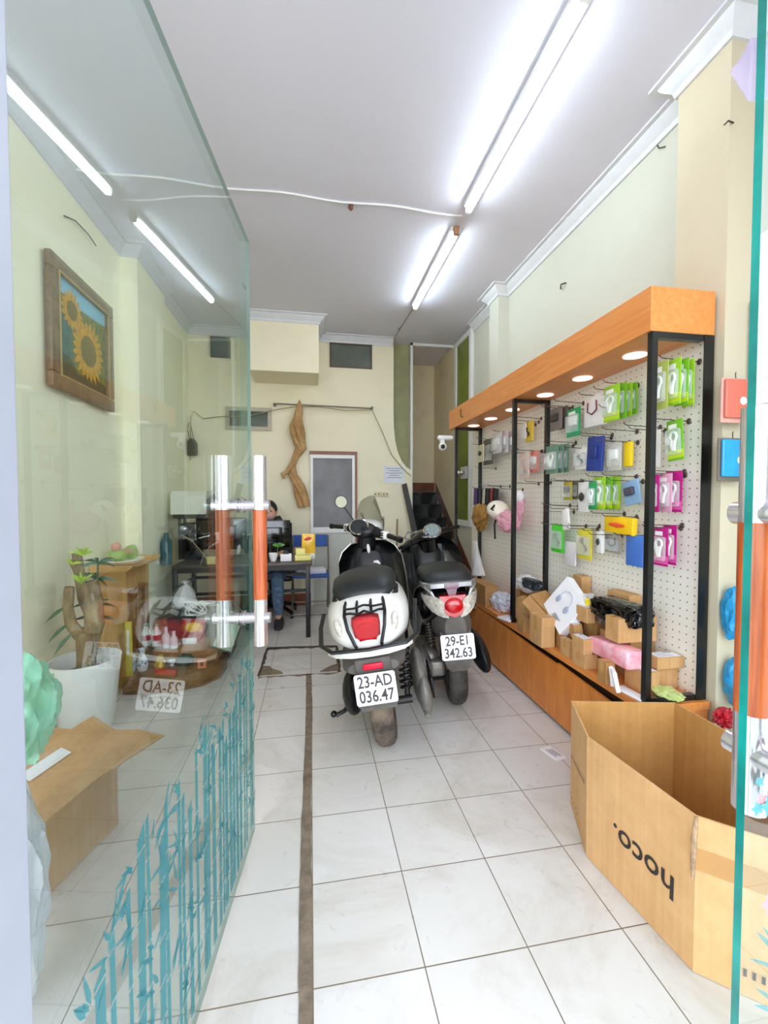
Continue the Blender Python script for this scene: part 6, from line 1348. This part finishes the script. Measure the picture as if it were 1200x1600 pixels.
g.box2((dx0 + 0.02, dy0 - 0.005, dz - 0.07), (dx1 - 0.03, dy0 + 0.02, dz - 0.03)); g.build('cross_bar', DK, dk, smooth=0)
def monitor(x, y, w, h, rz, label):
    t = thing('monitor', (x, y, dz), label, 'monitor'); t.rotation_euler = (0, 0, rz); WM[t.name] = Vector((0, 0, 0))
    g = G(); g.box((0, 0, 0.10 + h / 2), (w, 0.035, h), bev=0.008); g.box((0, -0.02, 0.10 + h / 2), (w * 0.6, 0.03, h * 0.5), bev=0.01); g.build('screen', GLOSSB, t, local=True)
    g = G(); g.cyl((0, -0.01, 0.01), (0, -0.01, 0.15), 0.02); g.box((0, 0, 0.006), (0.2, 0.15, 0.012), bev=0.004); g.build('stand', BLK, t, local=True)
    return t
mm = monitor(-0.385, 4.22, 0.38, 0.27, 0.15, 'black monitor seen from behind next to the little plant'); 
m2 = monitor(-0.83, 4.20, 0.46, 0.30, -0.1, 'black monitor seen from behind below the printer')
g = G(); g.tube([( -0.62 + 0.10 * math.cos(t), 4.19, 0.97 + 0.05 * math.sin(t)) for t in [2 * PI * k / 28 for k in range(28)]], 0.004, 6, closed=True); tag(g.build('reflection_loop', mat('reflection_pale', '#a9b7ae', 0.4)), 'pale oval reflection on the back of the monitor, modelled as a loop', 'cable')  # oval reflection on the monitor, built as a thin pale ring
# printer on a black stand
pr = thing('printer', (-1.10, 4.32, 1.12), 'white desktop printer perched above the dark monitors', 'printer')
g = G(); pz = 1.125; g.loft([[Vector((x, y, z)) for y, z in ((4.14, pz), (4.14, pz + 0.17), (4.18, pz + 0.215), (4.46, pz + 0.21), (4.48, pz))] for x in (-1.26, -1.25, -0.98, -0.95)]); g.build('housing', mat('printer_white', '#dcdccb', 0.4, vary=0.03), pr)
g = G(); g.quad((-0.97, 4.16, pz + 0.14), (-0.97, 4.44, pz + 0.20), (-0.80, 4.44, pz + 0.13), (-0.80, 4.16, pz + 0.08), 0.012); g.box((-0.90, 4.3, pz + 0.05), (0.12, 0.24, 0.09), bev=0.01); g.build('paper_tray', mat('printer_grey', '#4c5148', 0.4), pr)
g = G(); g.box2((-1.24, 4.14, 1.085), (-0.82, 4.46, 1.122)); sp_ = thing('printer_stand', (-1.03, 4.3, dz), 'black stand carrying the white printer over the desk', 'stand'); g.build('shelf', DK, sp_)
for x in (-1.22, -0.84):
    for y in (4.27, 4.44): g = G(); g.box2((x - 0.012, y - 0.012, dz + 0.001), (x + 0.012, y + 0.012, 1.085)); g.build('leg', DK, sp_, smooth=0)
g = G(); g.box2((-1.20, 4.24, dz + 0.002), (-1.02, 4.43, dz + 0.35), bev=0.01); pc = g.build('computer_tower', GLOSSB); tag(pc, 'dark computer tower standing on the desk under the printer', 'computer')
g = G(); g.M = Matrix.Translation((-1.075, 4.235, dz + 0.24)) @ Matrix.Rotation(PI / 2, 4, 'X'); g.tube([(0.055 * math.cos(t), 0.055 * math.sin(t), 0) for t in [2 * PI * k / 24 for k in range(24)]], 0.003, 6, closed=True)
for k in range(6): g.cyl((0, 0, 0), (0.055 * math.cos(PI * k / 3), 0.055 * math.sin(PI * k / 3), 0), 0.0015, seg=5)
g.build('fan_grille', MATS['trim_silver'], pc)
g = G(); g.lathe([(0.001, 0), (0.045, 0), (0.045, 0.2), (0.02, 0.25), (0.018, 0.28), (0.001, 0.28)], (-1.25, 3.98, dz), 18); tag(g.build('water_bottle', mat('teal_bottle', '#2c5b62', 0.15, vary=0.2)), 'teal bottle at the left end of the desk', 'bottle')
dl_ = thing('desk_lamp', (-0.83, 3.97, dz), 'desk lamp with a silver head and slanting arm at the left of the desk', 'lamp')
g = G(); g.tube([at_y(328, 878, 3.97), at_y(300, 845, 3.97), at_y(284, 836, 3.97)], 0.006, 8); g.lathe([(0.001, 0), (0.05, 0), (0.05, 0.01), (0.001, 0.012)], (-0.86, 3.97, dz + 0.001), 20); g.build('arm', mat('lamp_tan', '#a08a68', 0.4), dl_)
g = G(); g.ball(at_y(288, 826, 3.97), (0.035, 0.03, 0.022), 16, rot=(0, 0.5, 0)); g.build('lamp_head', CHR, dl_)
g = G(); c = at_y(334, 867, 3.95); g.box((c.x, c.y, dz + 0.035), (0.10, 0.08, 0.07), bev=0.005); tag(g.build('yellow_box', mat('pale_yellow_box', '#d5cd92', 0.5)), 'pale yellow box at the front of the desk by the lamp', 'box')
# desk things at the right end
c = at_y(427, 870, 4.02); cup = thing('potted_seedling', (c.x, c.y, dz), 'small green seedling in a white cup on the desk', 'potted plant')
g = G(); g.lathe([(0.001, 0), (0.024, 0), (0.038, 0.045), (0.042, 0.075), (0.038, 0.075), (0.033, 0.05), (0.001, 0.045)], (c.x, c.y, dz), 22); g.build('cup', WH, cup)
g = G(); q = Vector((c.x + 0.03, c.y, dz + 0.05)); g.tube([q, q + Vector((0.01, 0, 0.06)), q + Vector((0.02, 0, 0.12))], 0.003, 6)
for a, L in ((0.2, 0.07), (1.4, 0.06), (2.6, 0.07), (3.9, 0.06), (5.2, 0.05)): blade(g, q + Vector((0.015, 0, 0.09)), (math.cos(a), math.sin(a) * 0.5, 0.5), L, 0.02, 0.3)
g.build('leaves', mat('leaf_mid', '#4c8a34', 0.4, vary=0.2), cup, smooth=60)
c = at_y(447, 866, 4.0); g = G(); g.box((c.x, c.y, dz + 0.035), (0.10, 0.07, 0.068), bev=0.006); wb = g.build('tape_dispenser', LBL); tag(wb, 'small white box with a black clip on top, on the desk', 'box')
g = G(); g.box((c.x, c.y - 0.01, dz + 0.08), (0.045, 0.03, 0.022), bev=0.006); g.box((c.x, c.y - 0.01, dz + 0.094), (0.028, 0.02, 0.016), bev=0.005); g.build('black_clip', BLK, wb)
yel = mat('note_yellow', '#efe58c', 0.5, vary=0.05)
for px, w_b, h_b, zb, nm in ((473, 0.15, 0.05, 0.0, 'long pale yellow pad block on the right end of the desk'), (469, 0.085, 0.06, 0.052, 'pale yellow note cube resting on the long pad block')):
    c = at_y(px, 866, 4.04); g = G(); g.box((c.x, c.y, dz + zb + h_b / 2 + 0.001), (w_b, 0.09, h_b), rot=(0, 0, 0.1), bev=0.003); tag(g.build('note_block', yel), nm, 'note pad')
c = at_y(482, 860, 4.10); sk = thing('snack_packet', (c.x, c.y, dz), 'yellow snack packet with red print standing on the desk', 'snack bag')
g = G(); rings = []
for i in range(9):
    v = i / 8; bl = 0.018 * math.sin(PI * v) + 0.002; rings.append([Vector((c.x + 0.065 * math.cos(t), 4.13 + bl * math.sin(t), dz + 0.052 + 0.19 * v)) for t in [2 * PI * k / 18 for k in range(18)]])
g.loft(rings); g.build('packet', mat('packet_yellow', '#f2c23a', 0.25, vary=0.08, coat=0.3), sk); g = G(); g.ball((c.x - 0.005, 4.128, dz + 0.19), (0.045, 0.019, 0.022), 16, rot=(0, -0.25, 0)); g.build('red_print', mat('packet_red', '#d84030', 0.3), sk)
g = G(); g.box((c.x + 0.01, 4.13, dz + 0.026), (0.10, 0.06, 0.05), bev=0.003); tag(g.build('small_box', LBL), 'small white box under the yellow snack packet', 'box')
# blue folding chair
ch = thing('folding_chair', (0.06, 4.75, 0), 'blue folding chair with thin metal legs beside the back door', 'chair')
BLU = mat('chair_blue', '#1f55a8', 0.4, vary=0.08); LEGM = mat('chair_steel', '#8d877a', 0.35, metal=0.6)
bx0, bx1 = -0.20, 0.20
g = G(); g.loft([[Vector((x, 4.93 + 0.03 * math.cos((x) * 6) + dy, z)) for dy, z in ((0, 0.72), (0, 0.845), (0.018, 0.85), (0.018, 0.715))] for x in (bx0, -0.1, 0, 0.1, bx1)]); g.build('backrest', BLU, ch)
g = G(); g.box((0, 4.75, 0.43), (0.40, 0.36, 0.03), bev=0.012); g.build('seat', BLU, ch)
for x in (bx0, bx1):
    g = G(); g.tube([(x, 4.95, 0.84), (x, 4.88, 0.60), (x, 4.74, 0.25), (x, 4.62, 0.015)], 0.010, 8); g.build('leg', LEGM, ch)
    g = G(); g.tube([(x * 0.94, 4.62, 0.43), (x * 0.94, 4.78, 0.22), (x * 0.94, 4.92, 0.015)], 0.009, 8); g.build('leg', LEGM, ch)
g = G(); g.tube([(bx0, 4.62, 0.015), (bx1, 4.62, 0.015)], 0.010, 8); g.tube([(bx0 * 0.94, 4.88, 0.09), (bx1 * 0.94, 4.88, 0.09)], 0.008, 8); g.build('stretcher', LEGM, ch)
g = G(); g.box((0.06, 4.72, 0.475), (0.19, 0.16, 0.055), rot=(0, 0, 0.2), bev=0.006); bxx = g.build('parcel_box', LBL); tag(bxx, 'white box lying on the seat of the blue folding chair', 'box')
g = G(); g.blob((-0.10, 4.72, 0.485), (0.07, 0.08, 0.035), 0.3, 2.4, 3, 51); tag(g.build('plastic_bag', WBAG), 'small white plastic bag on the left of the blue chair seat', 'plastic bag')
# office chair
oc = thing('office_chair', (-0.42, 4.74, 0), 'black office chair with star base behind the desk', 'chair')
for k in range(5):
    a = 2 * PI * k / 5 + 0.55; g = G(); e_ = Vector((-0.42 + 0.29 * math.cos(a), 4.74 + 0.29 * math.sin(a), 0.06)); g.tube([(-0.42, 4.74, 0.11), (-0.42 + 0.18 * math.cos(a), 4.74 + 0.18 * math.sin(a), 0.10), e_], [0.03, 0.022, 0.018], 8); bl_ = g.build('base_spoke', BLK, oc)
    g = G(); g.cyl(e_ + Vector((-0.012, 0, -0.032)), e_ + Vector((0.012, 0, -0.032)), 0.028); g.build('castor', BLK, bl_)
g = G(); g.cyl((-0.42, 4.74, 0.1), (-0.42, 4.74, 0.40), 0.03); g.build('gas_column', BLK, oc)
g = G(); g.box((-0.42, 4.74, 0.43), (0.46, 0.44, 0.07), bev=0.03, seg=3); g.build('seat', BLK, oc)
g = G(); g.box((-0.42, 4.97, 0.76), (0.42, 0.05, 0.48), bev=0.024, seg=3); g.tube([(-0.42, 4.98, 0.42), (-0.42, 5.0, 0.60)], 0.025, 8); g.build('backrest', BLK, oc)
for sg in (1, -1): g = G(); g.tube([(-0.42 + sg * 0.23, 4.86, 0.44), (-0.42 + sg * 0.27, 4.84, 0.60), (-0.42 + sg * 0.27, 4.74, 0.64), (-0.42 + sg * 0.25, 4.60, 0.62)], [0.014, 0.014, 0.02, 0.014], 8); g.build('armrest', BLK, oc)

# seated person (mostly hidden by the door handles and the monitor)
def skin_mesh(name, verts, edges, radii, m, parent, root=0, sub=2):
    me = bpy.data.meshes.new(name); me.from_pydata([Vector(v) for v in verts], edges, []); o = bpy.data.objects.new(name, me); C.objects.link(o)
    md = o.modifiers.new('skin', 'SKIN'); md.use_smooth_shade = True
    for i, r_ in enumerate(radii): me.skin_vertices[0].data[i].radius = (r_, r_) if not isinstance(r_, tuple) else r_
    for i in range(len(verts)): me.skin_vertices[0].data[i].use_root = (i == root)
    s_ = o.modifiers.new('sub', 'SUBSURF'); s_.levels = sub; s_.render_levels = sub
    dg = bpy.context.evaluated_depsgraph_get(); dg.update(); me2 = bpy.data.meshes.new_from_object(o.evaluated_get(dg)); o.modifiers.clear(); o.data = me2; me2.materials.clear(); me2.materials.append(m); me2.shade_smooth()
    if parent is not None: o.parent = parent
    return o
SKIN = mat('skin', '#c99a7c', 0.5, vary=0.04)
X0p, Y0p = -0.44, 4.72
per = bpy.data.objects.new('person', None); C.objects.link(per); per.location = (X0p, Y0p, 0); tag(per, 'seated person in a dark hooded top, blue jeans and face mask behind the desk', 'person')
V = [(0, 0, 0.50), (0, 0.03, 0.62), (0, 0.03, 0.76), (0, 0.02, 0.88), (0, 0.0, 0.96), (0, -0.02, 1.02), (0, -0.03, 1.09), (0, -0.03, 1.16),
     (0.16, 0.01, 0.90), (0.21, -0.06, 0.72), (0.15, -0.26, 0.71), (-0.16, 0.01, 0.90), (-0.21, -0.06, 0.72), (-0.15, -0.26, 0.71),
     (0.09, -0.02, 0.50), (0.12, -0.24, 0.51), (0.11, -0.40, 0.49), (0.12, -0.42, 0.28), (0.12, -0.42, 0.09), (0.13, -0.50, 0.045),
     (-0.09, -0.02, 0.50), (-0.12, -0.24, 0.51), (-0.12, -0.40, 0.49), (-0.12, -0.38, 0.28), (-0.13, -0.36, 0.09), (-0.14, -0.44, 0.045), (0.13, -0.33, 0.715), (-0.13, -0.33, 0.715)]
E_ = [(0, 1), (1, 2), (2, 3), (3, 4), (4, 5), (5, 6), (6, 7), (3, 8), (8, 9), (9, 10), (3, 11), (11, 12), (12, 13), (0, 14), (14, 15), (15, 16), (16, 17), (17, 18), (18, 19), (0, 20), (20, 21), (21, 22), (22, 23), (23, 24), (24, 25), (10, 26), (13, 27)]
rad = [0.12, 0.115, 0.13, 0.12, 0.05, 0.05, 0.078, 0.07, 0.05, 0.04, 0.028, 0.05, 0.04, 0.028, 0.085, 0.075, 0.055, 0.05, 0.035, 0.03, 0.085, 0.075, 0.055, 0.05, 0.035, 0.03, 0.022, 0.022]
bodyo = skin_mesh('body', V, E_, rad, SKIN, per)
def pick(idx, scale, name, m, extra=()):
    mp_ = {v: i for i, v in enumerate(idx)}
    return skin_mesh(name, [V[i] for i in idx], [(mp_[a], mp_[b]) for a, b in E_ if a in mp_ and b in mp_], [rad[i] * scale + 0.010 for i in idx], m, per)
pick([1, 2, 3, 8, 9, 10, 11, 12, 13, 4], 1.05, 'hooded_top', mat('hoodie', '#1c1e26', 0.8, vary=0.2))
pick([0, 14, 15, 16, 17, 18, 20, 21, 22, 23, 24], 1.06, 'jeans', mat('denim', '#5d7690', 0.85, col2='#41566e', scale=30))
def pbuild(g, name, m): o = g.build(name, m, None, local=True); o.parent = per; return o
hc = Vector((0, -0.035, 1.12))
g = G(); g.ball(hc, (0.078, 0.092, 0.11), 24); g.ball(hc + Vector((0, -0.092, 0.0)), (0.011, 0.018, 0.018), 10)
for sg in (1, -1): g.ball(hc + Vector((sg * 0.078, 0.0, 0.0)), (0.012, 0.02, 0.03), 10)
pbuild(g, 'head', SKIN)
g = G(); g.ball(hc + Vector((0, 0.02, 0.03)), (0.09, 0.095, 0.105), 24); g.tube([hc + Vector((0.07, 0.02, -0.05)), hc + Vector((0.10, 0.03, -0.14))], [0.05, 0.07], 10); g.tube([hc + Vector((-0.07, 0.02, -0.05)), hc + Vector((-0.10, 0.03, -0.14))], [0.05, 0.07], 10); pbuild(g, 'hood', MATS['hoodie'])
g = G(); g.ball(hc + Vector((0, -0.045, -0.035)), (0.068, 0.062, 0.05), 20); pbuild(g, 'face_mask', mat('mask_rose', '#c99a94', 0.7))
g = G()
for sg in (1, -1): g.ball(hc + Vector((sg * 0.03, -0.082, 0.018)), (0.012, 0.008, 0.007), 10)
pbuild(g, 'eyes', BLK)
for sg in (1, -1):
    g = G(); wr = Vector((sg * 0.13, -0.33, 0.715)); g.box(wr + Vector((0, -0.045, 0)), (0.075, 0.085, 0.026), bev=0.012, seg=3)
    for k in range(4): b0 = wr + Vector((-0.028 + 0.019 * k, -0.085, 0)); g.tube([b0, b0 + Vector((0, -0.03 - 0.004 * (1.5 - abs(k - 1.5)), 0.004)), b0 + Vector((0, -0.058, -0.008))], [0.0095, 0.009, 0.0075], 8)
    g.tube([wr + Vector((-sg * 0.03, -0.02, 0)), wr + Vector((-sg * 0.055, -0.05, -0.002)), wr + Vector((-sg * 0.055, -0.075, -0.004))], [0.012, 0.010, 0.008], 8); pbuild(g, 'hand', SKIN)
    g = G(); fx, fy = (0.13, -0.42) if sg > 0 else (-0.14, -0.37); g.loft([sring(y, fx, z, w, h, n=3, seg=20) for y, z, w, h in ((fy + 0.06, 0.045, 0.03, 0.04), (fy, 0.05, 0.042, 0.048), (fy - 0.08, 0.042, 0.047, 0.040), (fy - 0.15, 0.032, 0.042, 0.030), (fy - 0.18, 0.025, 0.02, 0.018))]); pbuild(g, 'shoe', mat('shoe_dark', '#2d2b2c', 0.7))

# towel rail with twisted cloth, lines, hanging bag
rl = thing('wall_rail', (0.166, 5.0, 2.35), 'thin grey rail fixed across the back wall', 'rail')
g = G(); g.cyl((-0.40, 5.03, 2.36), (0.734, 5.03, 2.345), 0.009, seg=10); g.build('rail', mat('rail_grey', '#7d7468', 0.5), rl)
for x in (-0.40, 0.734):
    g = G(); g.cyl((x, 5.03, 2.355), (x, 5.10, 2.355), 0.016, seg=12); g.build('bracket', MATS['rail_grey'], rl)
g = G(); g.tube([(-0.40, 5.04, 2.29), (-0.2, 5.04, 2.33), (0.1, 5.02, 2.34), (0.4, 5.03, 2.31), (0.734, 5.04, 2.33), (0.86, 5.06, 2.08), (0.98, 5.07, 1.80), (1.12, 5.08, 1.64), (1.22, 5.07, 1.55)], 0.0045, 6)
g.tube([(-0.40, 5.04, 2.29), (-0.7, 5.06, 2.21), (-1.0, 5.07, 2.20), (-1.18, 5.07, 2.17), (-1.28, 5.06, 2.25), (-1.31, 5.05, 2.18), (-1.32, 5.05, 1.7)], 0.0045, 6)
tag(g.build('clothes_line', mat('line_olive', '#8f8558', 0.6)), 'slack olive cord running along the back wall under the rail', 'cord')
CL = mat('khaki_cloth', '#c09a68', 0.85, col2='#9c774b', scale=8, bump=0.3)
g = G()
prof = [(468, 630, 0.012), (467, 645, 0.035), (464, 665, 0.060), (466, 685, 0.062), (470, 700, 0.050), (462, 714, 0.028), (457, 728, 0.030), (458, 742, 0.034), (466, 758, 0.052), (471, 775, 0.056), (475, 792, 0.050)]
for k in range(6):
    pts = []; rr = []
    for i in range(41):
        u = i / 40 * (len(prof) - 1); a = min(int(u), len(prof) - 2); f = u - a
        px = prof[a][0] * (1 - f) + prof[a + 1][0] * f; py = prof[a][1] * (1 - f) + prof[a + 1][1] * f; w = prof[a][2] * (1 - f) + prof[a + 1][2] * f
        th = 2 * PI * k / 6 + i * 0.13 + 0.4 * math.sin(k * 2 + i * 0.2); c = at_y(px, py, 4.99)
        pts.append(c + Vector((w * 0.75 * math.cos(th), w * 0.5 * math.sin(th), 0))); rr.append(0.010 + w * (0.37 + 0.13 * math.sin(i * 0.5 + k * 1.7)))
    g.tube(pts, rr, 10, flat=0.8)
c = at_y(448, 738, 4.97); g.tube([at_y(458, 724, 4.97), c, at_y(441, 741, 4.96), at_y(444, 748, 4.96)], [0.035, 0.028, 0.024, 0.012], 10)
g.tube([(-0.13, 5.03, 2.33), (-0.115, 5.0, 2.385), (-0.10, 5.03, 2.33)], 0.028, 10)
tag(g.build('twisted_cloth', CL, smooth=80), 'long twisted khaki cloth knotted over the wall rail', 'cloth')
g = G(); c = at_y(300, 698, 5.04); g.loft([[c + Vector((w * math.cos(t), 0.03 * math.sin(t), z)) for t in [2 * PI * k / 16 for k in range(16)]] for z, w in ((-0.10, 0.05), (-0.08, 0.062), (0.03, 0.06), (0.07, 0.04), (0.09, 0.02))]); g.tube([c + Vector((-0.02, 0, 0.08)), c + Vector((-0.05, 0.01, 0.20)), at_y(296, 660, 5.05)], 0.004, 6); g.tube([c + Vector((0.02, 0, 0.08)), at_y(298, 665, 5.05)], 0.004, 6)
tag(g.build('hanging_pouch', mat('pouch_dark', '#333a33', 0.8, vary=0.3)), 'small dark pouch hanging from the cord in the back corner', 'pouch')
g = G(); a = at_y(600, 728, 5.094); b = at_y(632, 755, 5.094); g.box(((a.x + b.x) / 2, 5.096, (a.z + b.z) / 2), (b.x - a.x, 0.003, a.z - b.z)); pn = g.build('paper_notice', mat('notice_paper', '#dfe3ea', 0.6), smooth=0); tag(pn, 'printed paper notice stuck on the back wall beside the stairs', 'notice')
g = G()
for k in range(5): g.box(((a.x + b.x) / 2, 5.0935, a.z - 0.03 - 0.028 * k), ((b.x - a.x) * (0.75, 0.6, 0.8, 0.5, 0.7)[k], 0.001, 0.007))
g.build('print_lines', MATS['print_grey'], pn, smooth=0)
for k, (px, nm) in enumerate(((589, 'left'), (602, 'right'))):
    c = at_y(px, 772, 5.09); g = G(); g.box((c.x, 5.09, c.z), (0.096, 0.02, 0.06), bev=0.005); so = g.build('wall_socket', mat('socket_cream', '#ddd3ae', 0.4)); tag(so, 'cream wall socket above the white scooter, %s of the pair' % nm, 'socket', 'wall sockets')
    g = G()
    for dx in (-0.02, 0.02): g.box((c.x + dx, 5.0795, c.z), (0.014, 0.002, 0.018), bev=0.0008)
    g.build('socket_holes', BLK, so)
g = G(); g.quad((1.03, 5.06, 0.62), (1.045, 5.06, 0.62), (1.06, 5.09, 1.02), (1.045, 5.09, 1.02), 0.02); tag(g.build('wooden_stick', wood_mat('stick_wood', '#7d6238', '#9c7e4c')), 'thin wooden stick leaning on the back wall by the stairs', 'stick')
# wall sockets / conduit bits on the left wall
g = G(); g.tube([at_x(200, 490, -1.40), at_x(215, 503, -1.38), at_x(232, 497, -1.39)], 0.004, 6); tag(g.build('wire_stub', MATS['stub_dark']), 'drooping dark wire on the left wall near the pillar', 'wire')
